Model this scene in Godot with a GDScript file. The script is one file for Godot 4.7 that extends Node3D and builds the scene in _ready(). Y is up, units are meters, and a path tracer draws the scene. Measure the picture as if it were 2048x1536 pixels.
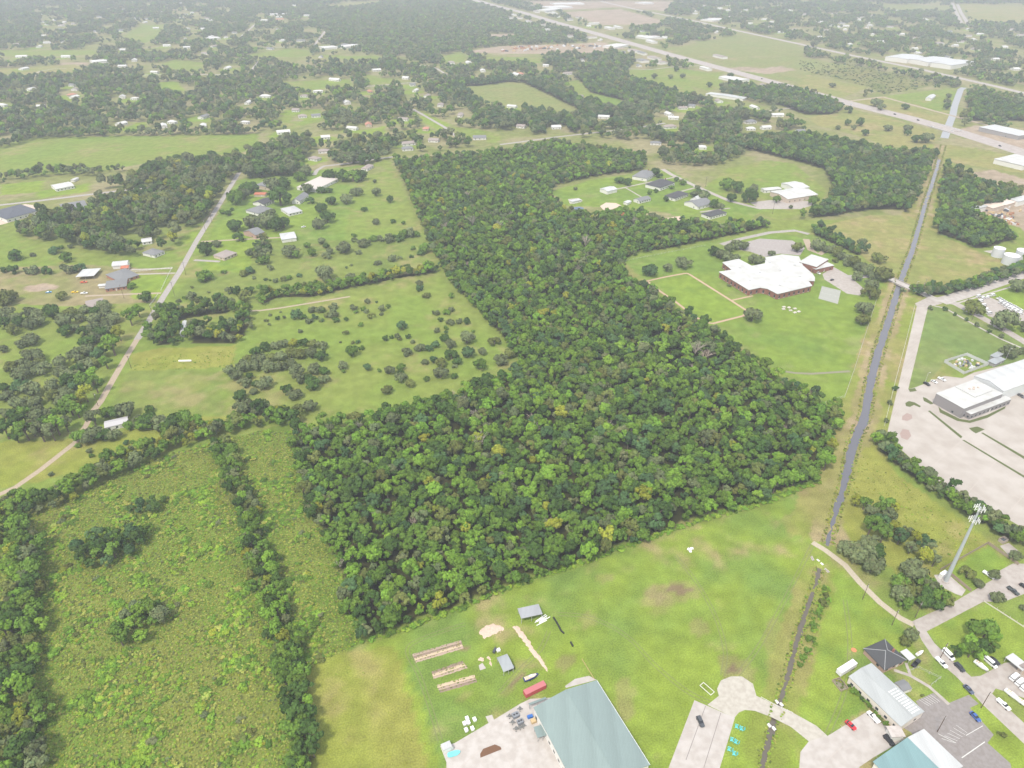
extends Node3D

const EYE := 265.0
const PITCH := 32.5

var rng := RandomNumberGenerator.new()
var n_big := FastNoiseLite.new()
var n_mid := FastNoiseLite.new()
var n_fine := FastNoiseLite.new()
var n_tree := FastNoiseLite.new()
var mats := {}
var grain: Texture2D
var blotch: Texture2D
var ribs: Texture2D
var canal := PackedVector2Array()
var ditch := PackedVector2Array()

# ---------- ground cover: two rasters, near (2 m) and far (5 m); value = tone, and a flag where no tree grows
const NX0 := -620.0
const NZ0 := -820.0
const NW := 620
const NH := 360
const FX0 := -3000.0
const FZ0 := -4300.0
const FW := 1200
const FH := 760
var near_tone := PackedByteArray()
var near_bare := PackedByteArray()
var far_tone := PackedByteArray()
var far_bare := PackedByteArray()

# each tone: three grass or soil colours (linear) that noise mixes
const TONES := [
	[Vector3(.205, .270, .072), Vector3(.170, .245, .060), Vector3(.265, .270, .115)],   # 0 rough grass
	[Vector3(.222, .320, .052), Vector3(.160, .262, .058), Vector3(.315, .295, .140)],   # 1 mown field
	[Vector3(.235, .290, .055), Vector3(.262, .290, .070), Vector3(.290, .290, .100)],   # 2 tall rank grass
	[Vector3(.200, .300, .055), Vector3(.165, .270, .055), Vector3(.225, .290, .090)],   # 3 lawn
	[Vector3(.212, .282, .068), Vector3(.190, .285, .058), Vector3(.270, .285, .110)],   # 4 pasture
	[Vector3(.285, .288, .112), Vector3(.230, .275, .085), Vector3(.340, .300, .155)],   # 5 dry pasture
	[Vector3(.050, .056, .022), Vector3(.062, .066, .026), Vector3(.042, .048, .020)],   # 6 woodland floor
	[Vector3(.160, .245, .045), Vector3(.200, .245, .060), Vector3(.130, .215, .038)],   # 7 brush floor
	[Vector3(.215, .290, .055), Vector3(.265, .275, .095), Vector3(.330, .285, .150)],   # 8 canal bank
	[Vector3(.390, .330, .260), Vector3(.330, .290, .215), Vector3(.420, .370, .310)],   # 9 bare dirt
	[Vector3(.240, .262, .105), Vector3(.300, .275, .155), Vector3(.205, .262, .075)],   # 10 worn yard
	[Vector3(.165, .255, .078), Vector3(.185, .262, .080), Vector3(.215, .265, .105)],   # 11 dull lawn
	[Vector3(.205, .315, .052), Vector3(.230, .325, .055), Vector3(.175, .285, .052)],   # 12 fresh lawn
	[Vector3(.205, .225, .080), Vector3(.155, .200, .060), Vector3(.245, .235, .100)],   # 13 scrub field
	[Vector3(.220, .270, .092), Vector3(.245, .270, .105), Vector3(.200, .265, .082)],   # 14 olive field
	[Vector3(.220, .260, .090), Vector3(.300, .290, .165), Vector3(.180, .235, .070)],   # 15 yards among houses
	[Vector3(.330, .290, .165), Vector3(.260, .270, .095), Vector3(.390, .330, .220)],   # 16 dry bank
	[Vector3(.245, .272, .095), Vector3(.215, .280, .070), Vector3(.290, .265, .140)],   # 17 worn grass
	[Vector3(.200, .165, .105), Vector3(.225, .195, .110), Vector3(.175, .145, .100)],   # 18 muddy soil
]

func P(a: Array) -> PackedVector2Array:
	var r := PackedVector2Array()
	for i in range(0, a.size(), 2):
		r.append(Vector2(a[i], a[i + 1]))
	return r

func fill_raster(poly: PackedVector2Array, x0: float, z0: float, w: int, h: int, cell: float, tone: int, bare: int, t: PackedByteArray, b: PackedByteArray) -> void:
	var lo := Vector2(1e9, 1e9)
	var hi := Vector2(-1e9, -1e9)
	for p in poly:
		lo = lo.min(p)
		hi = hi.max(p)
	var j0 := maxi(0, int((lo.y - z0) / cell))
	var j1 := mini(h - 1, int((hi.y - z0) / cell) + 1)
	var n := poly.size()
	for j in range(j0, j1 + 1):
		var z := z0 + (j + .5) * cell
		var cuts := PackedFloat32Array()
		for i in n:
			var a := poly[i]
			var c := poly[(i + 1) % n]
			if (a.y <= z) != (c.y <= z):
				cuts.append(a.x + (z - a.y) / (c.y - a.y) * (c.x - a.x))
		cuts.sort()
		for k in range(0, cuts.size() - 1, 2):
			var i0 := maxi(0, int(ceil((cuts[k] - x0) / cell - .5)))
			var i1 := mini(w - 1, int(floor((cuts[k + 1] - x0) / cell - .5)))
			for i in range(i0, i1 + 1):
				if tone >= 0:
					t[j * w + i] = tone
				if bare >= 0:
					b[j * w + i] = bare

func cover(tone: int, poly: PackedVector2Array, bare := 1) -> void:
	fill_raster(poly, NX0, NZ0, NW, NH, 2.0, tone, bare, near_tone, near_bare)
	fill_raster(poly, FX0, FZ0, FW, FH, 5.0, tone, bare, far_tone, far_bare)

func keep_bare(poly: PackedVector2Array, tone := -1) -> void:
	cover(tone, poly, 1)

func tone_at(x: float, z: float) -> int:
	var i := int((x - NX0) * .5)
	var j := int((z - NZ0) * .5)
	if i >= 0 and i < NW and j >= 0 and j < NH:
		return near_tone[j * NW + i]
	i = int((x - FX0) * .2)
	j = int((z - FZ0) * .2)
	if i >= 0 and i < FW and j >= 0 and j < FH:
		return far_tone[j * FW + i]
	return 0

func bare_at(x: float, z: float) -> bool:
	var i := int((x - NX0) * .5)
	var j := int((z - NZ0) * .5)
	if i >= 0 and i < NW and j >= 0 and j < NH:
		return near_bare[j * NW + i] == 1
	i = int((x - FX0) * .2)
	j = int((z - FZ0) * .2)
	return i >= 0 and i < FW and j >= 0 and j < FH and far_bare[j * FW + i] == 1

func open_behind(p: Vector2) -> bool:     # a tree here would hide open ground that lies behind it
	if p.y > -760.0:
		return false
	var q := p * (EYE / (EYE - 8.0))
	return bare_at(q.x, q.y) or bare_at((p.x + q.x) * .5, (p.y + q.y) * .5)

func line_distance(line: PackedVector2Array, p: Vector2) -> float:
	var best := 1e9
	for i in line.size() - 1:
		best = minf(best, Geometry2D.get_closest_point_to_segment(p, line[i], line[i + 1]).distance_to(p))
	return best

func ribbon(line: PackedVector2Array, width: float) -> PackedVector2Array:
	var l := PackedVector2Array()
	var r := PackedVector2Array()
	for i in line.size():
		var d := (line[mini(i + 1, line.size() - 1)] - line[maxi(i - 1, 0)]).normalized()
		var s := Vector2(-d.y, d.x) * width * .5
		l.append(line[i] + s)
		r.append(line[i] - s)
	r.reverse()
	l.append_array(r)
	return l

func canal_half(z: float) -> float:      # half the width of the water, narrow at its near end
	if z > -360.0:
		return lerpf(1.1, 2.5, smoothstep(-265.0, -350.0, z))
	return lerpf(2.6, 2.1, smoothstep(-420.0, -800.0, z))

func ground_height(x: float, z: float) -> float:
	if x > 60 and x < 620 and z > -1000 and z < -230:
		var d := line_distance(canal, Vector2(x, z))
		if d < 9.0:
			var hw := canal_half(z) + .9 * n_mid.get_noise_2d(x * 1.6, z * 1.6) + .7 * n_fine.get_noise_2d(x, z)
			return clampf(-1.0 + (d - hw) * .42, -2.4, 0.0)
	if x > 55 and x < 175 and z > -285 and z < -120:
		var d := line_distance(ditch, Vector2(x, z))
		if d < 5.0:
			var hw := 1.05 + .5 * n_mid.get_noise_2d(x * 1.5, z) + .5 * n_fine.get_noise_2d(x, z)
			return clampf(-.7 + (d - hw) * .45, -1.5, 0.0)
	return 0.0

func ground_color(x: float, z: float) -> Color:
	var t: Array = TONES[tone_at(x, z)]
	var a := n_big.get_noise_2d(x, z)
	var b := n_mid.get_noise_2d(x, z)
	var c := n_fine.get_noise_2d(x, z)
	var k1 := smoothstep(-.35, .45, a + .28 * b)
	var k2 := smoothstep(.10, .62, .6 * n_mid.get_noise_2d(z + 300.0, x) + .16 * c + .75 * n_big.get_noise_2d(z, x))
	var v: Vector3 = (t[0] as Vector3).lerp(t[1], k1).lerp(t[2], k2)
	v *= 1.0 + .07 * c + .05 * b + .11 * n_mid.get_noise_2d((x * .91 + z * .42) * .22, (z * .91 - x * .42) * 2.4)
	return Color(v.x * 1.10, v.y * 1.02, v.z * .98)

func ground_block(st_v: PackedVector3Array, st_c: PackedColorArray, st_i: PackedInt32Array, x0: float, x1: float, dx: float, z0: float, z1: float, dz: float) -> void:
	var nx := int(ceil((x1 - x0) / dx))
	var nz := int(ceil((z1 - z0) / dz))
	var first := st_v.size()
	for j in nz + 1:
		var z := lerpf(z0, z1, float(j) / nz)
		for i in nx + 1:
			var x := lerpf(x0, x1, float(i) / nx)
			st_v.append(Vector3(x, ground_height(x, z), z))
			st_c.append(ground_color(x, z))
	for j in nz:
		for i in nx:
			var a := first + j * (nx + 1) + i
			var b := a + nx + 1
			st_i.append_array([a, a + 1, b, a + 1, b + 1, b])

# ---------- materials
func noise_tex(size: int, freq: float, octaves: int, lo: Color, hi: Color, kind := FastNoiseLite.TYPE_SIMPLEX_SMOOTH, sd := 1) -> NoiseTexture2D:
	var f := FastNoiseLite.new()
	f.noise_type = kind
	f.frequency = freq
	f.fractal_octaves = octaves
	f.seed = sd
	var g := Gradient.new()
	g.set_color(0, lo)
	g.set_color(1, hi)
	g.set_offset(0, .22)
	g.set_offset(1, .78)
	var t := NoiseTexture2D.new()
	t.width = size
	t.height = size
	t.seamless = true
	t.noise = f
	t.color_ramp = g
	return t

func mat(key: String, r: float, g: float, b: float, rough := .85, tex: Texture2D = null, tile := 8.0, metal := 0.0) -> StandardMaterial3D:
	if mats.has(key):
		return mats[key]
	var m := StandardMaterial3D.new()
	m.resource_name = key
	m.albedo_color = Color(r, g, b).linear_to_srgb()
	m.roughness = rough
	m.metallic = metal
	if tex:
		m.albedo_texture = tex
		m.uv1_triplanar = true
		m.uv1_world_triplanar = true
		m.uv1_scale = Vector3.ONE / tile
	mats[key] = m
	return m

# ---------- mesh helpers
func st_new() -> SurfaceTool:
	var st := SurfaceTool.new()
	st.begin(Mesh.PRIMITIVE_TRIANGLES)
	st.set_smooth_group(-1)
	return st

func quad(st: SurfaceTool, a: Vector3, b: Vector3, c: Vector3, d: Vector3) -> void:
	for v in [a, b, c, a, c, d]:
		st.add_vertex(v)

func tri(st: SurfaceTool, a: Vector3, b: Vector3, c: Vector3) -> void:
	for v in [a, b, c]:
		st.add_vertex(v)

func box(st: SurfaceTool, c: Vector3, s: Vector3, xf := Transform3D()) -> void:
	var h := s * .5
	var p := []
	for k in 8:
		p.append(xf * (c + Vector3(h.x if k & 1 else -h.x, h.y if k & 2 else -h.y, h.z if k & 4 else -h.z)))
	quad(st, p[2], p[3], p[7], p[6])
	quad(st, p[0], p[4], p[5], p[1])
	quad(st, p[4], p[6], p[7], p[5])
	quad(st, p[1], p[3], p[2], p[0])
	quad(st, p[5], p[7], p[3], p[1])
	quad(st, p[0], p[2], p[6], p[4])

func tube(st: SurfaceTool, a: Vector3, b: Vector3, ra: float, rb: float, n := 8) -> void:
	var d := (b - a).normalized()
	var u := d.cross(Vector3.UP if absf(d.y) < .9 else Vector3.RIGHT).normalized()
	var w := d.cross(u)
	for i in n:
		var t0 := TAU * i / n
		var t1 := TAU * (i + 1) / n
		var o0 := u * cos(t0) + w * sin(t0)
		var o1 := u * cos(t1) + w * sin(t1)
		quad(st, a + o0 * ra, b + o0 * rb, b + o1 * rb, a + o1 * ra)
		tri(st, b, b + o1 * rb, b + o0 * rb)
		tri(st, a, a + o0 * ra, a + o1 * ra)

func loft(st: SurfaceTool, secs: Array) -> void:   # sections [x, y0, y1, half width, top half width]
	var last := []
	for k in secs.size():
		var s: Array = secs[k]
		var wt: float = s[4] if s.size() > 4 else s[3] * .92
		var mid: float = lerpf(s[1], s[2], .62)
		var ring := [Vector3(s[0], s[1], -s[3] * .94), Vector3(s[0], mid, -s[3]), Vector3(s[0], s[2], -wt), Vector3(s[0], s[2], wt), Vector3(s[0], mid, s[3]), Vector3(s[0], s[1], s[3] * .94)]
		if k:
			for i in 6:
				quad(st, last[i], ring[i], ring[(i + 1) % 6], last[(i + 1) % 6])
		if k == 0 or k == secs.size() - 1:
			for i in range(1, 5):
				if k:
					tri(st, ring[0], ring[i + 1], ring[i])
				else:
					tri(st, ring[0], ring[i], ring[i + 1])
		last = ring

func flat_poly(st: SurfaceTool, poly: PackedVector2Array, y: float) -> void:
	var idx := Geometry2D.triangulate_polygon(poly)
	for i in range(0, idx.size(), 3):
		var a := poly[idx[i]]
		var b := poly[idx[i + 1]]
		var c := poly[idx[i + 2]]
		if (b - a).cross(c - a) < 0:
			var k := b
			b = c
			c = k
		tri(st, Vector3(a.x, y, a.y), Vector3(b.x, y, b.y), Vector3(c.x, y, c.y))

func prism(st: SurfaceTool, poly: PackedVector2Array, y0: float, y1: float) -> void:
	var area := 0.0
	for i in poly.size():
		area += poly[i].cross(poly[(i + 1) % poly.size()])
	if area < 0.0:
		poly = poly.duplicate()
		poly.reverse()
	flat_poly(st, poly, y1)
	for i in poly.size():
		var a := poly[i]
		var b := poly[(i + 1) % poly.size()]
		quad(st, Vector3(b.x, y0, b.y), Vector3(b.x, y1, b.y), Vector3(a.x, y1, a.y), Vector3(a.x, y0, a.y))

func numbered(called: String, parent: Node) -> String:
	if not parent.has_node(NodePath(called)):
		return called
	var k: int = parent.get_meta("n_" + called, 0) + 1
	while parent.has_node(NodePath("%s_%03d" % [called, k])):
		k += 1
	parent.set_meta("n_" + called, k)
	return "%s_%03d" % [called, k]

func obj(called: String, mesh: Mesh, m: Material, parent: Node = self) -> MeshInstance3D:
	var o := MeshInstance3D.new()
	o.name = numbered(called, parent)
	o.mesh = mesh
	o.material_override = m
	parent.add_child(o, true)
	return o

func put(called: String, st: SurfaceTool, m: Material, parent: Node = self) -> MeshInstance3D:
	st.generate_normals()
	return obj(called, st.commit(), m, parent)

func tag(o: Node, label: String, category := "", group := "", kind := "") -> void:
	o.set_meta("label", label)
	if category:
		o.set_meta("category", category)
	if group:
		o.set_meta("group", group)
	if kind:
		o.set_meta("kind", kind)

func thing(called: String, label: String, category: String, at := Vector3.ZERO, turn := 0.0, group := "") -> Node3D:
	var o := Node3D.new()
	o.name = numbered(called, self)
	add_child(o, true)
	o.position = at
	o.rotation.y = turn
	tag(o, label, category, group)
	return o

func dup(src: Node3D, label: String, at: Vector3, turn := 0.0, group := "") -> Node3D:
	var o: Node3D = src.duplicate()
	o.name = numbered(String(src.name).rstrip("_0123456789"), self)
	add_child(o, true)
	o.position = at
	o.rotation.y = turn
	o.set_meta("label", label)
	if group:
		o.set_meta("group", group)
	return o

func sheet(called: String, poly: PackedVector2Array, m: Material, y := .012, label := "", clear := true) -> MeshInstance3D:
	var st := st_new()
	flat_poly(st, poly, y)
	var o := put(called, st, m)
	o.set_meta("kind", "structure")
	if label:
		o.set_meta("label", label)
	if clear:
		keep_bare(poly)
	return o

func strip_mesh(line: PackedVector2Array, width: float, y: float) -> SurfaceTool:
	var st := st_new()
	var r := ribbon(line, width)
	var n := line.size()
	for i in n - 1:
		var a := r[i]
		var b := r[i + 1]
		var c := r[2 * n - 2 - i]
		var d := r[2 * n - 1 - i]
		quad(st, Vector3(d.x, y, d.y), Vector3(c.x, y, c.y), Vector3(b.x, y, b.y), Vector3(a.x, y, a.y))
	return st

func strip(called: String, line: PackedVector2Array, width: float, m: Material, y := .02, label := "", clear := 2.0) -> MeshInstance3D:
	var o := put(called, strip_mesh(line, width, y), m)
	o.set_meta("kind", "structure")
	if label:
		o.set_meta("label", label)
	if clear >= 0.0:
		keep_bare(ribbon(line, width + clear * 2.0))
	return o

func joint(parent: Node, a: Vector2, b: Vector2, width: float, m: Material, called := "joint", y := .024) -> void:
	put(called, strip_mesh(PackedVector2Array([a, b]), width, y), m, parent)

# ---------- trees
const GREENS := [
	["dark green", Vector3(0.062, 0.116, 0.027)],
	["mid green", Vector3(0.108, 0.190, 0.030)],
	["bright green", Vector3(0.150, 0.268, 0.034)],
	["yellow-green", Vector3(0.245, 0.272, 0.034)],
	["grey-green", Vector3(0.140, 0.174, 0.078)],
	["bare grey", Vector3(0.319, 0.286, 0.237)],
	["olive green", Vector3(0.138, 0.165, 0.046)],
	["rust brown", Vector3(0.363, 0.165, 0.061)],
	["blue-green", Vector3(0.070, 0.132, 0.050)],
	["light olive", Vector3(0.300, 0.330, 0.074)],
	["fresh green", Vector3(0.215, 0.335, 0.038)],
]

func leaf_mesh(sd: int, lobes: int, leaves: int, leaf: float, squash: float, low: float, core_n: int) -> ArrayMesh:
	var r := RandomNumberGenerator.new()
	r.seed = sd
	var v := PackedVector3Array()
	var nn := PackedVector3Array()
	var cc := PackedColorArray()
	var mid := low + squash
	for l in lobes:
		var dir := Vector3(r.randfn(), r.randfn() * .8 + .35, r.randfn()).normalized()
		var reach := r.randf_range(.42, .86)
		var c := Vector3(dir.x * reach, mid + dir.y * squash * reach, dir.z * reach)
		if l < 2:
			c = Vector3(r.randf_range(-.12, .12), mid + squash * .5, r.randf_range(-.12, .12))
		var lr := r.randf_range(.24, .44) * (1.15 - .35 * reach)
		var tint := r.randf_range(.80, 1.22)
		var warm := r.randf_range(.92, 1.1)
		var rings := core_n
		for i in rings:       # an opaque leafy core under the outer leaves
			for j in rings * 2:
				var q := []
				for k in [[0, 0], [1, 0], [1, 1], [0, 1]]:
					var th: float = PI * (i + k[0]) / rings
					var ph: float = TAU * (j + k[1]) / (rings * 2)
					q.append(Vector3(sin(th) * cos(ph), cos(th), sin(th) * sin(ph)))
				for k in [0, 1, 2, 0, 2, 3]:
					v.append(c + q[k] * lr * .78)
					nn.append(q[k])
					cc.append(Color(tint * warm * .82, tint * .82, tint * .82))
		for i in leaves:
			var d := Vector3(r.randfn(), r.randfn(), r.randfn()).normalized()
			if d.dot((c - Vector3(0, mid - .2, 0)).normalized()) < -.35:
				d = -d
			var p := c + d * lr * r.randf_range(.82, 1.16)
			var nrm := (d + Vector3(r.randfn(), r.randfn() + .3, r.randfn()) * .45).normalized()
			var t := nrm.cross(Vector3(r.randfn(), r.randfn(), r.randfn())).normalized()
			var b := nrm.cross(t)
			var s := leaf * r.randf_range(.65, 1.35)
			var f := tint * r.randf_range(.62, 1.48)
			var col := Color(f * warm * r.randf_range(.9, 1.12), f, f * r.randf_range(.85, 1.15))
			var out := (nrm * .85 + d * .35 + Vector3.UP * .12).normalized()
			for w in [-t - b * .3, -t * .3 + b, t + b * .3, t * .3 - b, -t - b * .3, t + b * .3]:
				v.append(p + w * s)
				nn.append(out)
				cc.append(col)
	var a := []
	a.resize(Mesh.ARRAY_MAX)
	a[Mesh.ARRAY_VERTEX] = v
	a[Mesh.ARRAY_NORMAL] = nn
	a[Mesh.ARRAY_COLOR] = cc
	var m := ArrayMesh.new()
	m.add_surface_from_arrays(Mesh.PRIMITIVE_TRIANGLES, a)
	return m

func bare_mesh(sd: int) -> ArrayMesh:    # a leafless crown of forking branches
	var r := RandomNumberGenerator.new()
	r.seed = sd
	var st := st_new()
	st.set_color(Color.WHITE)
	for i in 7:
		var a := TAU * i / 7.0 + r.randf_range(-.3, .3)
		var p := Vector3(0, .7, 0)
		var q := Vector3(cos(a) * .45, r.randf_range(1.3, 1.8), sin(a) * .45)
		tube(st, p, q, .06, .04, 5)
		for k in 5:
			var e := q + Vector3(r.randfn() * .3 + cos(a) * .25, r.randf_range(.2, .7), r.randfn() * .3 + sin(a) * .25)
			tube(st, q.lerp(p, r.randf_range(0, .4)), e, .035, .012, 4)
			for m in 3:
				tube(st, e.lerp(q, r.randf_range(0, .5)), e + Vector3(r.randfn(), r.randf_range(0, 1.2), r.randfn()) * .2, .018, .006, 3)
	st.generate_normals()
	return st.commit()

var wood_meshes := []     # tall forest crowns
var oak_meshes := []      # wide round crowns
var bush_meshes := []     # low round bushes
var far_meshes := []      # light crowns for far woods
var dead_meshes := []
var trunk_mesh: Mesh
var leaf_mats := {}
var bark: StandardMaterial3D
var plain_leaf: StandardMaterial3D

func leaf_mat(tone: int, step: int) -> StandardMaterial3D:
	var key := tone * 10 + step
	if not leaf_mats.has(key):
		var m: StandardMaterial3D = plain_leaf.duplicate()
		var c: Vector3 = GREENS[tone][1]
		c *= [.84, 1.0, 1.18][step]
		m.albedo_color = Color(c.x, c.y, c.z).linear_to_srgb()
		m.resource_name = "foliage"
		leaf_mats[key] = m
	return leaf_mats[key]

func make_tree(kind: String, x: float, z: float, r: float, tone: int, label: String, group: String) -> Node3D:
	var o := Node3D.new()
	var called: String = {"wood": "forest_tree", "oak": "round_tree", "bush": "bush"}[kind]
	o.name = called + "_%04d" % get_child_count()
	add_child(o, true)
	o.position = Vector3(x, ground_height(x, z), z)
	o.rotation.y = rng.randf() * TAU
	var sy := rng.randf_range(.8, 1.2)
	o.scale = Vector3(r * rng.randf_range(.88, 1.14), r * sy, r * rng.randf_range(.88, 1.1))
	var set_of: Array = {"wood": wood_meshes, "oak": oak_meshes, "bush": bush_meshes}[kind]
	var mesh: Mesh = set_of[rng.randi() % set_of.size()]
	if tone == 5:
		mesh = dead_meshes[rng.randi() % dead_meshes.size()]
	var c := MeshInstance3D.new()
	c.name = "crown"
	c.mesh = mesh
	c.material_override = leaf_mat(tone, rng.randi() % 3)
	o.add_child(c)
	var t := MeshInstance3D.new()
	t.name = "stems" if kind == "bush" else "trunk"
	t.mesh = trunk_mesh
	t.material_override = bark
	t.scale = {"wood": Vector3(1, 1.5, 1), "oak": Vector3(1.1, .75, 1.1), "bush": Vector3(.6, .6, .6)}[kind]
	o.add_child(t)
	tag(o, label, "bush" if kind == "bush" else "tree", group)
	return o

func size_word(kind: String, r: float) -> String:
	if kind == "bush":
		return "small" if r < 2.0 else "medium" if r < 3.2 else "large"
	return "small" if r < 3.6 else "medium" if r < 6.0 else "large"

func pick_tone(weights: Array) -> int:      # [tone, weight, tone, weight ...]
	var sum := 0.0
	for i in range(1, weights.size(), 2):
		sum += weights[i]
	var k := rng.randf() * sum
	for i in range(0, weights.size(), 2):
		k -= weights[i + 1]
		if k <= 0.0:
			return weights[i]
	return weights[0]

func trees(kind: String, place: String, group: String, list: Array, weights: Array) -> void:
	for e in list:
		var tone := pick_tone(weights)
		var what: String = {"wood": "leafy tree", "oak": "round-crowned tree", "bush": "round bush"}[kind]
		if tone == 5:
			what = "leafless tree"
		make_tree(kind, e[0], e[1], e[2], tone, "%s %s %s %s" % [size_word(kind, e[2]), GREENS[tone][0], what, place], group)

var grove := []     # every tree of the dense woods: [distance, x, z, r, tone, place, group]

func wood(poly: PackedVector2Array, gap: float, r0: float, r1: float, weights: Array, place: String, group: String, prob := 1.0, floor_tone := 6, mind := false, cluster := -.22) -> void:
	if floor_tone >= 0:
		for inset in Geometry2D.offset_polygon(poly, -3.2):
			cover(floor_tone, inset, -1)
	var lo := Vector2(1e9, 1e9)
	var hi := Vector2(-1e9, -1e9)
	for p in poly:
		lo = lo.min(p)
		hi = hi.max(p)
	var row := 0
	var z := lo.y
	while z <= hi.y:
		var x := lo.x + (gap * .5 if row % 2 else 0.0)
		while x <= hi.x:
			var p := Vector2(x + rng.randf_range(-.42, .42) * gap, z + rng.randf_range(-.42, .42) * gap)
			x += gap
			if rng.randf() > prob or not Geometry2D.is_point_in_polygon(p, poly):
				continue
			if mind and (bare_at(p.x, p.y) or open_behind(p) or n_tree.get_noise_2d(p.x, p.y) + .4 * n_mid.get_noise_2d(p.x * .5, p.y * .5) < cluster):
				continue
			var k := rng.randf()
			var r := lerpf(r0, r1, k * k)
			var tone := pick_tone(weights)
			grove.append([Vector3(p.x, EYE, p.y).length() / r * 4.5, p.x, p.y, r, tone, place, group])
		z += gap * .866
		row += 1

func band(line: PackedVector2Array, width: float, gap: float, r0: float, r1: float, weights: Array, place: String, group: String, prob := 1.0, floor_tone := 6) -> void:
	wood(ribbon(line, width), gap, r0, r1, weights, place, group, prob, floor_tone)

func scatter(called: String, label: String, group: String, meshes: Array, rows: Array) -> void:
	# rows [x, z, r, tone]: one mass of trees that is past counting
	var o := Node3D.new()
	o.name = numbered(called, self)
	add_child(o, true)
	tag(o, label, "woodland" if called != "brush" else "brush", group, "stuff")
	var by := []
	for k in meshes.size():
		by.append([])
	for e in rows:
		by[rng.randi() % meshes.size()].append(e)
	for k in meshes.size():
		var list: Array = by[k]
		if list.is_empty():
			continue
		var mm := MultiMesh.new()
		mm.transform_format = MultiMesh.TRANSFORM_3D
		mm.use_colors = true
		mm.mesh = meshes[k]
		mm.instance_count = list.size()
		for i in list.size():
			var e: Array = list[i]
			var b := Basis(Vector3.UP, rng.randf() * TAU).scaled_local(Vector3(e[2] * rng.randf_range(.82, 1.18), e[2] * rng.randf_range(.8, 1.25) * (.6 if called == "brush" else 1.0), e[2]))
			mm.set_instance_transform(i, Transform3D(b, Vector3(e[0], ground_height(e[0], e[1]), e[1])))
			var c: Vector3 = GREENS[e[3]][1] * rng.randf_range(.78, 1.25)
			mm.set_instance_color(i, Color(c.x * rng.randf_range(.92, 1.1), c.y, c.z))
		var n := MultiMeshInstance3D.new()
		n.name = numbered("foliage", o)
		n.multimesh = mm
		n.material_override = plain_leaf
		n.set_meta("kind", "stuff")
		o.add_child(n, true)

# ---------- labels that single out
func spot(o: Node3D) -> String:
	var p := o.position
	if p == Vector3.ZERO and o is MeshInstance3D:
		p = (o as MeshInstance3D).mesh.get_aabb().get_center()
	var a := deg_to_rad(PITCH)
	var dy := p.y - EYE
	var fwd := -dy * sin(a) - p.z * cos(a)
	var sx := p.x / fwd * 1420.0 / 1024.0
	var sy := (-dy * cos(a) + p.z * sin(a)) / fwd * 1420.0 / 768.0
	var cols := ["far-left", "left", "centre-left", "centre", "centre-right", "right", "far-right"]
	var rows := ["top", "upper", "upper-middle", "middle", "lower-middle", "lower", "bottom"]
	return "%s %s" % [rows[clampi(int((sy + 1.0) * 3.5), 0, 6)], cols[clampi(int((sx + 1.0) * 3.5), 0, 6)]]

func ordinal(k: int) -> String:
	return ["first", "second", "third", "fourth", "fifth", "sixth", "seventh", "eighth", "ninth", "tenth"][k] if k < 10 else "%dth" % (k + 1)

func single_out() -> void:
	for turn in 2:
		var by := {}
		for o in get_children():
			if o is Node3D and o.has_meta("label") and o.get_meta("kind", "") == "":
				var l: String = o.get_meta("label")
				if not by.has(l):
					by[l] = []
				by[l].append(o)
		for l in by:
			var list: Array = by[l]
			if list.size() < 2:
				continue
			if turn == 0:
				for o in list:
					o.set_meta("label", "%s, %s" % [l, spot(o)])
			elif list.size() <= 45:
				list.sort_custom(func(p, q): return p.position.x / maxf(1.0, -p.position.z + 140.0) < q.position.x / maxf(1.0, -q.position.z + 140.0))
				for k in list.size():
					list[k].set_meta("label", "%s, %s from left" % [l, ordinal(k)])

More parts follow.
